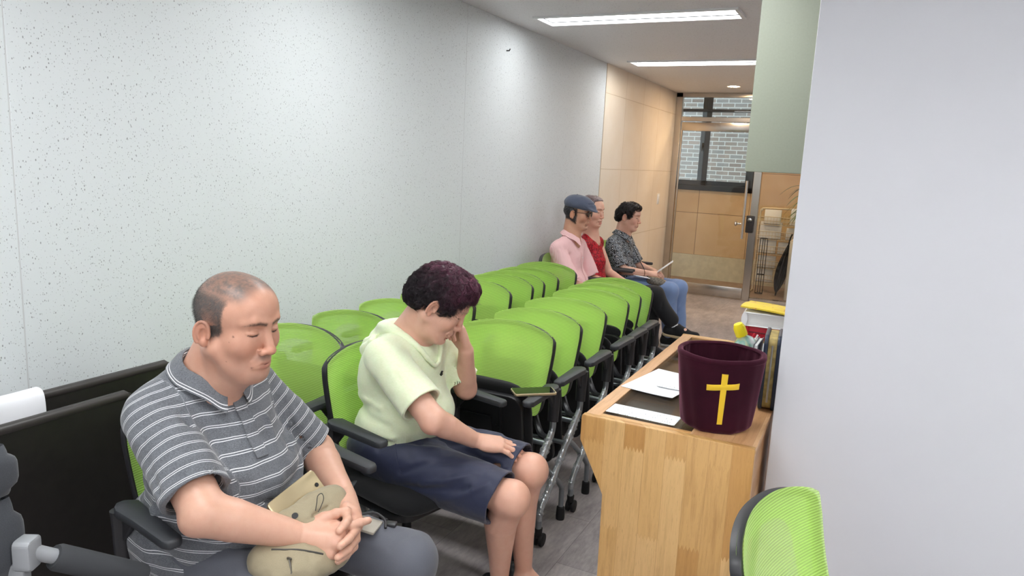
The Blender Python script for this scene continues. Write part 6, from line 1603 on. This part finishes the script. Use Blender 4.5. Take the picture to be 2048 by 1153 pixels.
def collar_on(s, nc, t, base, mat, r0=.062, leaf=.04, name='collar'):
    ax = unit(V(.15, 0, 1.)); fw = unit(V(1, 0, -.15)); lf = V(0, 1, 0); NA, NB = 60, 14; CP = np.zeros((NA + 1, NB + 1, 3))
    for i in range(NA + 1):
        a = i / NA; an = math.radians(12) + a * math.radians(336); cf, sf = math.cos(an), math.sin(an); out = fw * cf + lf * sf; fr, bk = max(0, cf), max(0, -cf)
        fp = nc + out * r0 + ax * (.026 + .014 * bk - .028 * fr ** 2); tip = math.exp(-((min(a, 1 - a)) / .08) ** 2); L = leaf + .02 * tip
        for j in range(NB + 1):
            if j <= 4: q = fp + ax * (-.03 * (1 - j / 4))
            else:
                tt = (j - 4) / (NB - 4); q = fp + out * (.004 + .6 * L * tt) - ax * .8 * L * tt + np.cross(ax, out) * (1 if a < .5 else -1) * .012 * tip * tt
                for _ in range(2):
                    dv = s(q[None])[0]
                    if dv < .004: q = q + s.grad(q[None])[0] * (.004 - dv)
            CP[i, j] = q
    return MB().grid(lambda a, b_: CP[int(round(a * NA)), int(round(b_ * NB))], NA, NB, .0022).build(name, mat, t, org=base)
def trousers(legs, pel, mat, t, base, cuff=.05, r=(.080, .064, .052)):
    g = SDF(); g.el(pel, (.14, .165, .085), k=.05)
    for (h, k, a) in legs:
        g.rc(h, k, r[0], r[1], k=.04); d = unit(a - k); c = a - d * cuff; g.chain([k, k + (c - k) * .4 + V(-.012, 0, 0), c], [r[1] * .98, r[1], r[2]], k=.03)
        g.fold([k + V(-.12, -.05, .04), k + V(-.05, 0, .07), k + V(0, .04, .05)], .012, .005); g.fold([k + (c - k) * .3 + V(.03, -.04, 0), k + (c - k) * .45 + V(.02, -.06, 0), k + (c - k) * .6 + V(-.02, -.05, 0)], .012, -.005)
    P0 = np.array([q for L in legs for q in L] + [pel]); g.disp(lambda P: .003 * vnoise(P, 20), P0.min(0) - .2, P0.max(0) + .2)
    sdf_mesh(g, 'trousers', P0.min(0) - .19, P0.max(0) + .15, HF * 1.2, mat, t, base)
def shoe_on(a, d, mat, sole, t, base, L=.17, up=V(0, 0, 1)):
    d = unit(d); f = SDF(); f.rc(a - d * .04 - up * .055, a + d * L - up * .062, .037, .030, k=.02); f.rc(a - d * .035 - up * .01, a - d * .025 - up * .05, .032, .038, k=.02); f.rc(a + d * .02 - up * .02, a + d * .09 - up * .05, .036, .034, k=.02)
    f.cut(lambda P: el_d(P, a + up * .012 + d * .0, np.array([.036, .036, .035])), a - .1, a + .1, k=.004); f.cut(lambda P: ((P - a) @ up) + .088, a - .3, a + .3, k=.002)
    o = sdf_mesh(f, 'shoe', a - .24, a + .24, .0032, mat, t, base)
    g = SDF(); g.rc(a - d * .04 - up * .082, a + d * L - up * .084, .037, .031, k=.0); g.cut(lambda P: ((P - a) @ up) + .100, a - .3, a + .3, k=.002); g.cut(lambda P: -(((P - a) @ up) + .080), a - .3, a + .3, k=.002)
    sdf_mesh(g, 'shoe_sole', a - .24, a + .24, .0032, sole, o, base)
m_denim = woven('blue_denim', srgb(124, 146, 186), 700, .8, .2, .2); m_sole = plain('tan_sole', srgb(196, 176, 140), .6); m_blackcloth = woven('black_trousers', srgb(30, 30, 32), 800, .7, .2, .1)
m_shoeblk = woven('black_shoe', srgb(28, 28, 30), 500, .7, .2, .1); m_whitesole = plain('white_sole', srgb(210, 210, 208), .6)
def far_man():
    base = V(-1.97, 5.0, 0); t = thing('person', 'man in a navy flat cap, glasses and pink shirt seated far back by the wall', 'person', base)
    skin, lip = L3((208, 158, 132)), L3((166, 96, 84)); HR = rotz(math.radians(4)) @ roty(math.radians(5)); HO = V(-1.945, 5.03, 1.137); H = lambda x, y, z: HR @ V(x, y, z) + HO
    sh = (V(-2.0, 4.825, .885), V(-1.98, 5.195, .885)); arms = [(sh[0], V(-1.88, 4.82, .645), V(-1.68, 4.92, .60)), (sh[1], V(-1.88, 5.22, .645), V(-1.68, 5.12, .60))]
    legs = [(V(-1.90, 4.93, .50), V(-1.46, 4.92, .49), V(-1.46, 4.93, .11)), (V(-1.90, 5.11, .50), V(-1.47, 5.14, .49), V(-1.45, 5.15, .11))]
    b = SDF(); seated(b, skin, 5.0, HR, HO, dict(sc=.95, wide=.96, jaw=.9, cheek=.95, age=1., chin=.95), sh, arms, legs, 0)
    for w, s_ in ((arms[0][2], 1), (arms[1][2], -1)): add_hand(b, w, V(.9, .25 * s_, -.25), V(.1, 0, 1), s_, sc_=1.0)
    q = dict(sc=.95, brow=[.03, .025, .022], brow_a=.7, beard=.15)
    def paint(P):
        c = face_paint(P, HR, HO, skin, lip, q); x, y, z = ((P - HO) @ HR).T; nz = vnoise(P, 200); hm = sstep(.024, .012, x + .004 * nz) * sstep(-.052, -.036, z + .55 * np.maximum(0, x + .035) + .003 * nz) * (np.abs((P - HO)).max(1) < .16)
        ear = np.exp(-((((P - HO) @ HR - [-.012, 0, -.004]) * [1, 0, 1] / [.022, 1, .034]) ** 2).sum(1)) * (np.abs(y) > .072); return {'Col': lerpc(c, L3((26, 25, 28)), hm * (1 - np.minimum(1, 1.5 * ear)) * .97)}
    sdf_mesh(b, 'body', V(-2.2, 4.7, .0), V(-1.25, 5.33, 1.3), HF * .8, m_skin, t, base, paint)
    hs = SDF(); hs.frame(HR, HO); hs.el((-.032, 0, .02), (.074, .077, .058), k=0); hs.frame(); hs.disp(lambda P: .002 * vnoise(P, 160), HO - .2, HO + .2)
    def hc(P): x = (P - HO) @ HR; return np.maximum.reduce([-(x[:, 0] - .016 - .15 * x[:, 2]), ]) 
    hs.cut(lambda P: -(((P - HO) @ HR)[:, 0] - .010 + .0 * P[:, 0]) * -1 * -1, HO - .2, HO + .2, k=.004) if False else None
    hs.cut(lambda P: .012 - ((P - HO) @ HR)[:, 0], HO - .2, HO + .2, k=.004); hs.cut(lambda P: ((P - HO) @ HR)[:, 2] + .045 - .95 * np.maximum(0, ((P - HO) @ HR)[:, 0] + .055), HO - .2, HO + .2, k=.004)
    for y in (1, -1):
        c = HR @ V(-.010, y * .088, -.006) + HO; hs.cut(lambda P, c=c: el_d(P, c, np.array([.022, .022, .034]), HR), c - .08, c + .08, k=.004)
    sdf_mesh(hs, 'hair', HO - .14, HO + .14, .003, m_hair, t, base, lambda P: {'Col': np.tile(L3((28, 27, 30)), (len(P), 1))})
    # flat cap
    cp = SDF(); cp.frame(HR @ roty(.10), HO); cp.el((-.012, 0, .072), (.106, .086, .066), k=0); cp.el((.028, 0, .078), (.082, .074, .050), k=.03); cp.rc((.055, 0, .078), (.112, 0, .066), .022, .012, k=.04); cp.el((.094, 0, .062), (.054, .064, .012), R=roty(.24), k=.02)
    cp.cut(lambda P: ((P - HO) @ (HR @ roty(.10)))[:, 2] - .044 + .10 * np.maximum(0, ((P - HO) @ HR)[:, 0] * -1 - .03), HO - .25, HO + .25, k=.006)
    cp.frame(); cp.fold([H(.088, .055, .085), H(.118, 0, .088), H(.088, -.055, .085)], .004, -.004); cp.disp(lambda P: .0015 * vnoise(P, 40), HO - .3, HO + .3)
    cap = sdf_mesh(cp, 'flat_cap', HO - V(.2, .16, .02), HO + V(.2, .16, .22), .003, woven('navy_wool', srgb(82, 88, 106), 900, .85, .16, .3), t, base)
    MB().lathe([(0, 0), (.007, 0), (.008, .004), (0, .007)], 14, (HR, H(-.02, 0, .136))).build('cap_button', bpy.data.materials['navy_wool'], cap, org=base)
    gl = MB(); ln = MB()
    for s_ in (1, -1):
        c = H(.098, s_ * .033, .012); ring = [c + HR @ V(.0 - .004 * abs(math.cos(a)), .024 * math.cos(a), .020 * math.sin(a)) for a in np.linspace(0, 2 * PI, 21)]; gl.tube(ring, .0018, 6, cap=False); gl.tube([H(.092, s_ * .058, .018), H(.03, s_ * .079, .018), H(-.012, s_ * .082, .012)], .0018, 6)
        ln.lathe([(0, 0), (.022, 0), (.022, .001), (0, .001)], 20, (HR @ roty(PI / 2), c))
    gl.tube([H(.100, -.010, .016), H(.102, 0, .019), H(.100, .010, .016)], .0018, 6); go = gl.build('glasses', m_dark, t, org=base)
    tn = NT('tinted_lens'); tn.bs(Base_Color=(.05, .05, .06, 1), Roughness=.05); tn.b.inputs['Alpha'].default_value = .65; ln.build('lens', tn.m, go, org=base)
    pk = NT('pink_striped_cotton'); cd = pk.coord(); sp = pk.n('ShaderNodeSeparateXYZ'); pk.t.links.new(cd, sp.inputs[0]); w = pk.math('SINE', pk.math('MULTIPLY', pk.math('ADD', sp.outputs[1], pk.math('MULTIPLY', sp.outputs[0], .6)), 700.)); n = pk.noise(cd, 300, 2)
    pk.bs(Base_Color=pk.mix(pk.math('MULTIPLY_ADD', w, .5, .5), srgb(238, 186, 186), srgb(243, 204, 203)), Roughness=.8); pk.bump(n, .15, .0006)
    s = torso_shirt(sh, arms, (.245, .245), (.078, .078), 1.04, .45); mid = (sh[0] + sh[1]) / 2; neck_cut(s, mid + V(.016, 0, .05), mid + V(.05, 0, .20), .056, .066)
    for z in (.0, .1, .2): s.fold([mid + V(.10, -.12, -.10 - z), mid + V(.135, -.05, -.14 - z), mid + V(.14, .03, -.16 - z)], .012, -.006)
    s.fold([sh[0] + V(.03, -.05, .0), sh[0] + V(.06, -.05, -.08), sh[0] + V(.10, -.04, -.16)], .010, .006)
    sdf_mesh(s, 'shirt', V(-2.24, 4.68, .42), V(-1.7, 5.34, 1.02), HF, pk.m, t, base); collar_on(s, mid + V(.022, 0, .088), t, base, pk.m)
    pl = MB(); rows = 12; PP = np.array([[s.onto(V(-1.5, y, .86 - .3 * i / rows), V(-1, 0, 0)) + V(.0016, 0, 0) for y in (4.998, 5.016, 5.034)] for i in range(rows + 1)]); pl.grid(lambda a, b_: PP[int(round(a * rows)), int(round(b_ * 2))], rows, 2, -.003); pl.build('placket', pk.m, t, org=base)
    for z in (.82, .74, .66): MB().lathe([(0, 0), (.0055, 0), (.006, .001), (0, .002)], 12, (roty(PI / 2), s.onto(V(-1.5, 5.016, z), V(-1, 0, 0)) + V(.003, 0, 0))).build('button', m_alu, t, org=base)
    trousers(legs, V(-1.93, 5.02, .50), m_denim, t, base, .04)
    for L in legs: shoe_on(L[2], V(1, -.05, 0), m_shoeblk, m_shoeblk, t, base)
far_man()
def far_red():
    base = V(-1.98, 5.44, 0); t = thing('person', 'person in a sparkly red sleeveless top singing between the capped man and the floral blouse', 'person', base)
    skin, lip = L3((236, 188, 164)), L3((176, 84, 90)); HR = rotz(math.radians(-14)) @ roty(math.radians(4)); HO = V(-1.972, 5.42, 1.132); H = lambda x, y, z: HR @ V(x, y, z) + HO
    sh = (V(-1.99, 5.28, .872), V(-1.98, 5.60, .872)); arms = [(sh[0], V(-1.90, 5.25, .635), V(-1.70, 5.34, .585)), (sh[1], V(-1.88, 5.64, .635), V(-1.70, 5.55, .585))]
    legs = [(V(-1.90, 5.38, .50), V(-1.43, 5.46, .535), V(-1.285, 5.50, .325)), (V(-1.90, 5.54, .49), V(-1.46, 5.52, .475), V(-1.44, 5.50, .11))]
    b = SDF(); seated(b, skin, 5.44, HR, HO, dict(sc=.94, wide=.99, jaw=.97, mouth=.0110, age=.6, nose=.95), sh, arms, legs, 0)
    for w, s_ in ((arms[0][2], 1), (arms[1][2], -1)): add_hand(b, w, V(.9, .25 * s_, -.2), V(.1, 0, 1), s_, sc_=.92)
    q = dict(sc=.94, mouth=.0110, brow=[.06, .045, .04], brow_a=.6)
    def paint(P):
        c = face_paint(P, HR, HO, skin, lip, q); x = (P - HO) @ HR; d = chain_d(x, [np.array(v) for v in ((.094, -.014, -.0685), (.097, 0, -.070), (.094, .014, -.0685))], [.003, .004, .003]); return {'Col': lerpc(c, L3((120, 40, 44)), .9 * sstep(.003, 0, d))}
    sdf_mesh(b, 'body', V(-2.2, 5.13, .0), V(-1.15, 5.76, 1.26), HF * .8, m_skin, t, base, paint)
    hs = SDF(); hs.frame(HR, HO); hs.el((-.016, 0, .046), (.105, .085, .084), k=0); hs.el((.02, 0, .084), (.046, .064, .034), k=.03); hs.el((-.06, 0, -.02), (.05, .07, .05), k=.03); hs.frame(); hs.disp(lambda P: .003 * vnoise(P * [.5, .5, 1.6], 110), HO - .3, HO + .3)
    hs.cut(lambda P: np.maximum.reduce([.048 + .4 * np.maximum(0, np.abs(((P - HO) @ HR)[:, 1]) - .05) - ((P - HO) @ HR)[:, 0], ((P - HO) @ HR)[:, 2] - .098 - .3 * (((P - HO) @ HR)[:, 0] - .08)]), HO - .25, HO + .25, k=.01)
    hs.cut(lambda P: ((P - HO) @ HR)[:, 2] + .055, HO - .3, HO + .3, k=.01); hs.cut(lambda P: np.maximum(((P - HO) @ HR)[:, 2] - .025, .0 - ((P - HO) @ HR)[:, 0]), HO - .3, HO + .3, k=.01)
    hair = sdf_mesh(hs, 'hair', HO - .17, HO + .17, .003, m_hair, t, base, lambda P: {'Col': lerpc(np.tile(L3((52, 44, 48)), (len(P), 1)), L3((150, 128, 128)), sstep(.05, .12, ((P - HO) @ HR)[:, 2]) * (.7 + .4 * vnoise(P, 120)))})
    P = np.empty(len(hair.data.vertices) * 3, np.float32); hair.data.vertices.foreach_get('co', P); P = P.reshape(-1, 3).astype(float) + base; r = np.random.default_rng(9); xx = (P - HO) @ HR; ix = r.choice(np.nonzero(xx[:, 0] < .042)[0], 3000); N = hs.grad(P[ix]); x = xx[ix]; fl = (x - V(.09, 0, .10)) @ HR.T; fl -= N * (fl * N).sum(1)[:, None]; fl /= np.linalg.norm(fl, axis=1, keepdims=True) + 1e-9
    cc = lerpc(np.tile(L3((48, 40, 44)), (3000, 1)), L3((160, 138, 138)), sstep(.04, .12, x[:, 2]) * r.uniform(.3, 1.1, 3000)); strands_mesh(P[ix] - N * .003, fl + N * .15 + r.normal(0, .15, (3000, 3)), r.uniform(.02, .04, 3000), .0007, (.002, .5), 'hair_strands', m_hair, hair, base, seg=4, gravity=.3, attr=cc)
    rd = NT('sparkly_red_knit'); v = rd.coord(); vo = rd.n('ShaderNodeTexVoronoi'); rd.t.links.new(v, vo.inputs['Vector']); vo.inputs['Scale'].default_value = 130; sc_ = rd.n('ShaderNodeSeparateColor'); rd.t.links.new(vo.outputs['Color'], sc_.inputs[0]); n = rd.noise(v, 60, 3)
    rd.bs(Base_Color=rd.mix(rd.math('GREATER_THAN', n, .5), srgb(138, 6, 26), srgb(196, 14, 40)), Roughness=.5, Metallic=rd.math('MULTIPLY', rd.math('GREATER_THAN', sc_.outputs[0], .7), .5)); rd.bump(vo.outputs['Distance'], .6, .002)
    s = SDF(); mid = (sh[0] + sh[1]) / 2; s.rc(sh[0] + V(0, .02, .0), sh[1] - V(0, .02, .0), .060, k=.05); s.el(mid + V(-.003, 0, -.09), (.108, .150, .145), k=.05); s.el(mid + V(.03, 0, -.13), (.105, .125, .075), k=.05); s.rc(sh[0] + V(0, .03, .01), mid + V(.0, -.05, .055), .046, .044, k=.04); s.rc(sh[1] - V(0, .03, -.01), mid + V(.0, .05, .055), .046, .044, k=.04); s.el(mid + V(.02, 0, -.27), (.125, .155, .13), k=.06); s.el(V(mid[0], mid[1], .50), (.13, .16, .07), k=.05)
    c0 = mid + V(.040, 0, .085); s.cut(lambda P: el_d(P, c0, np.array([.088, .092, .062])), c0 - .2, c0 + .2, k=.006)
    for y, sg in ((sh[0], -1), (sh[1], 1)): s.cut(lambda P, y=y, sg=sg: .026 - (P[:, 1] - y[1]) * sg + .05 * (P[:, 2] - y[2]), y - .16, y + .16, k=.006)
    s.disp(lambda P: .0025 * vnoise(P, 18), mid - .6, mid + .4); sdf_mesh(s, 'sleeveless_top', V(-2.22, 5.14, .42), V(-1.7, 5.74, 1.0), HF, rd.m, t, base)
    trousers(legs, V(-1.94, 5.46, .495), m_blackcloth, t, base, .03, (.080, .066, .062))
    sk = MB(); sk.tube([legs[0][2] - unit(legs[0][2] - legs[0][1]) * .05, legs[0][2], legs[0][2] + V(.015, .0, -.03)], [.036, .036, .036], 16); sk.build('sock', m_alu, t, org=base)
    shoe_on(legs[0][2] + V(.015, 0, -.012), V(.93, .12, -.05), m_shoeblk, m_sole, t, base, .175, unit(V(.10, 0, 1))); shoe_on(legs[1][2], V(1, 0, 0), m_shoeblk, m_whitesole, t, base)
far_red()
def far_floral():
    base = V(-1.93, 6.07, 0); t = thing('person', 'grey haired permed person in a black and white floral blouse holding a paper', 'person', base)
    t['label'] = 'person with dark permed hair in a black and grey floral blouse holding a folded paper'
    skin, lip = L3((224, 178, 156)), L3((178, 112, 104)); HR = rotz(math.radians(0)) @ roty(math.radians(8)); HO = V(-1.872, 6.07, 1.070); H = lambda x, y, z: HR @ V(x, y, z) + HO
    sh = (V(-1.945, 5.905, .838), V(-1.93, 6.235, .838)); arms = [(sh[0], V(-1.83, 5.875, .635), V(-1.645, 5.985, .615)), (sh[1], V(-1.82, 6.275, .635), V(-1.635, 6.14, .615))]
    legs = [(V(-1.86, 5.99, .50), V(-1.44, 5.98, .49), V(-1.42, 6.0, .11)), (V(-1.86, 6.15, .50), V(-1.40, 6.12, .50), V(-1.37, 6.14, .11))]
    b = SDF(); seated(b, skin, 6.07, HR, HO, dict(sc=.95, wide=.99, jaw=1.0, age=1., frown=.8, cheek=1.05), sh, arms, legs, 0, 1.04)
    add_hand(b, arms[0][2], V(.85, .45, -.05), V(.1, -.5, .9), 1, curl=((30, 40, 25),) * 4, sc_=.92); add_hand(b, arms[1][2], V(.85, -.45, -.05), V(.1, .5, .9), -1, curl=((30, 40, 25),) * 4, sc_=.92)
    sdf_mesh(b, 'body', V(-2.15, 5.75, .0), V(-1.18, 6.40, 1.24), HF * .8, m_skin, t, base, lambda P: {'Col': face_paint(P, HR, HO, skin, lip, dict(sc=.95, brow=[.10, .08, .07], brow_a=.45))})
    perm_hair(HR, HO, base, t, 9000, 12, dict(sc=.95, top=.084, side=.084, back=.095, front=.026, fx=.040, nape=.004), scale=.7, h=.0034, cols=(L3((28, 24, 24)), L3((58, 46, 44))), bristle=1.4)
    fl = NT('floral_chiffon'); v = fl.coord(); vo = fl.n('ShaderNodeTexVoronoi', feature='F1'); fl.t.links.new(v, vo.inputs['Vector']); vo.inputs['Scale'].default_value = 52; vo2 = fl.n('ShaderNodeTexVoronoi', feature='F1'); fl.t.links.new(v, vo2.inputs['Vector']); vo2.inputs['Scale'].default_value = 105
    d = vo.outputs['Distance']; n = fl.noise(v, 90, 2); dd = fl.math('ADD', d, fl.math('MULTIPLY', fl.math('SUBTRACT', n, .5), .28))
    c = fl.ramp(dd, [(.0, srgb(228, 230, 232)), (.20, srgb(222, 224, 226)), (.24, srgb(26, 27, 30)), (.46, srgb(30, 31, 34)), (.52, srgb(132, 138, 144)), (.75, srgb(112, 118, 124))]); fl.t.nodes[-1].color_ramp.interpolation = 'CONSTANT' if hasattr(fl.t.nodes[-1], 'color_ramp') else 'LINEAR'
    c = fl.mix(fl.math('LESS_THAN', vo2.outputs['Distance'], .20), c, srgb(20, 21, 24)); fl.bs(Base_Color=c, Roughness=.65)
    s = torso_shirt(sh, arms, (.205, .205), (.066, .066), 1.08, .46); mid = (sh[0] + sh[1]) / 2; neck_cut(s, mid + V(.03, 0, .06), mid + V(.06, 0, .20), .056, .07)
    for k in range(3): s.fold([mid + V(.11, -.06 + .02 * k, -.05 - .06 * k), mid + V(.14, -.02, -.12 - .06 * k), mid + V(.15, .05, -.2 - .04 * k)], .012, .008 - .012 * (k % 2))
    sdf_mesh(s, 'blouse', V(-2.2, 5.74, .42), V(-1.62, 6.40, .98), HF, fl.m, t, base); collar_on(s, mid + V(.03, 0, .080), t, base, fl.m, .062, .055)
    MB().tube([arms[0][2] + (arms[0][1] - arms[0][2]) * .16 + V(.0275 * math.sin(a) * .55, .0275 * math.sin(a) * -.85, .0275 * math.cos(a)) * 1.05 for a in np.linspace(0, 2 * PI, 19)], .003, 6).build('bracelet', plain('amber_beads', srgb(120, 84, 50), .4), t, org=base)
    trousers(legs, V(-1.89, 6.08, .50), m_denim, t, base, .03, (.082, .068, .060))
    for L in legs: shoe_on(L[2], V(1, -.05, 0), m_shoeblk, m_whitesole, t, base)
    # the paper in her hands and the purse on her lap
    pa = V(-1.575, 6.06, .632); dr = unit(V(.42, .10, .36)); sd = unit(np.cross(dr, V(0, 0, 1))); nn = np.cross(sd, dr)
    p = MB(); p.box((0, 0, 0), (.16, .12, .0022), .0005, R=np.stack([dr, sd, nn], 1)); o = p.build('folded_paper', m_paper); o.location = pa + dr * .070; tag(o, 'folded white paper held up in the hands of the person in the floral blouse', 'paper')
    o2 = MB().box((0, 0, 0), (.14, .10, .002), .0005).build('paper_slip', m_paper); o2.location = (-1.68, 5.945, .592); o2.rotation_euler = (0, math.radians(8), .2); tag(o2, 'white paper lying on the lap beside the checked purse', 'paper')
    pb = V(-1.535, 5.975, .475); u = thing('purse', 'small dark checked purse resting on the lap of the person in the floral blouse', 'purse', pb)
    ck = NT('checked_leatherette'); cv = ck.coord('Object', (1, 1, 1), (0, 0, .785)); c3 = ck.n('ShaderNodeTexChecker'); ck.t.links.new(cv, c3.inputs[0]); c3.inputs['Scale'].default_value = 60; c3.inputs[1].default_value = srgb(112, 104, 92); c3.inputs[2].default_value = srgb(74, 68, 60); ck.bs(Base_Color=c3.outputs[0], Roughness=.5)
    f = SDF(); f.el(pb + V(.0, 0, .062), (.098, .055, .040), R=rotz(.35) @ roty(.28), k=.0); f.rc(pb + V(-.07, -.02, .085), pb + V(.06, .03, .045), .032, .030, k=.03); f.disp(lambda P: .002 * vnoise(P, 40), pb - .2, pb + .2)
    sdf_mesh(f, 'purse_body', pb - .16, pb + .18, .003, ck.m, u, pb)
    MB().tube(spline([f.onto(pb + V(-.09 + .028 * i, -.012 + .010 * i, .3), V(0, 0, -1)) for i in range(7)], 4), .0028, 6).build('zipper', plain('brass_zip', srgb(170, 150, 110), .35, .8), u, org=pb)
    MB().tube(spline([pb + V(-.09, -.02, .09), pb + V(-.12, .0, .14), pb + V(-.20, .03, .25), pb + V(-.26, .06, .33)], 6), .004, 6).build('shoulder_strap', m_black, u, org=pb)
far_floral()
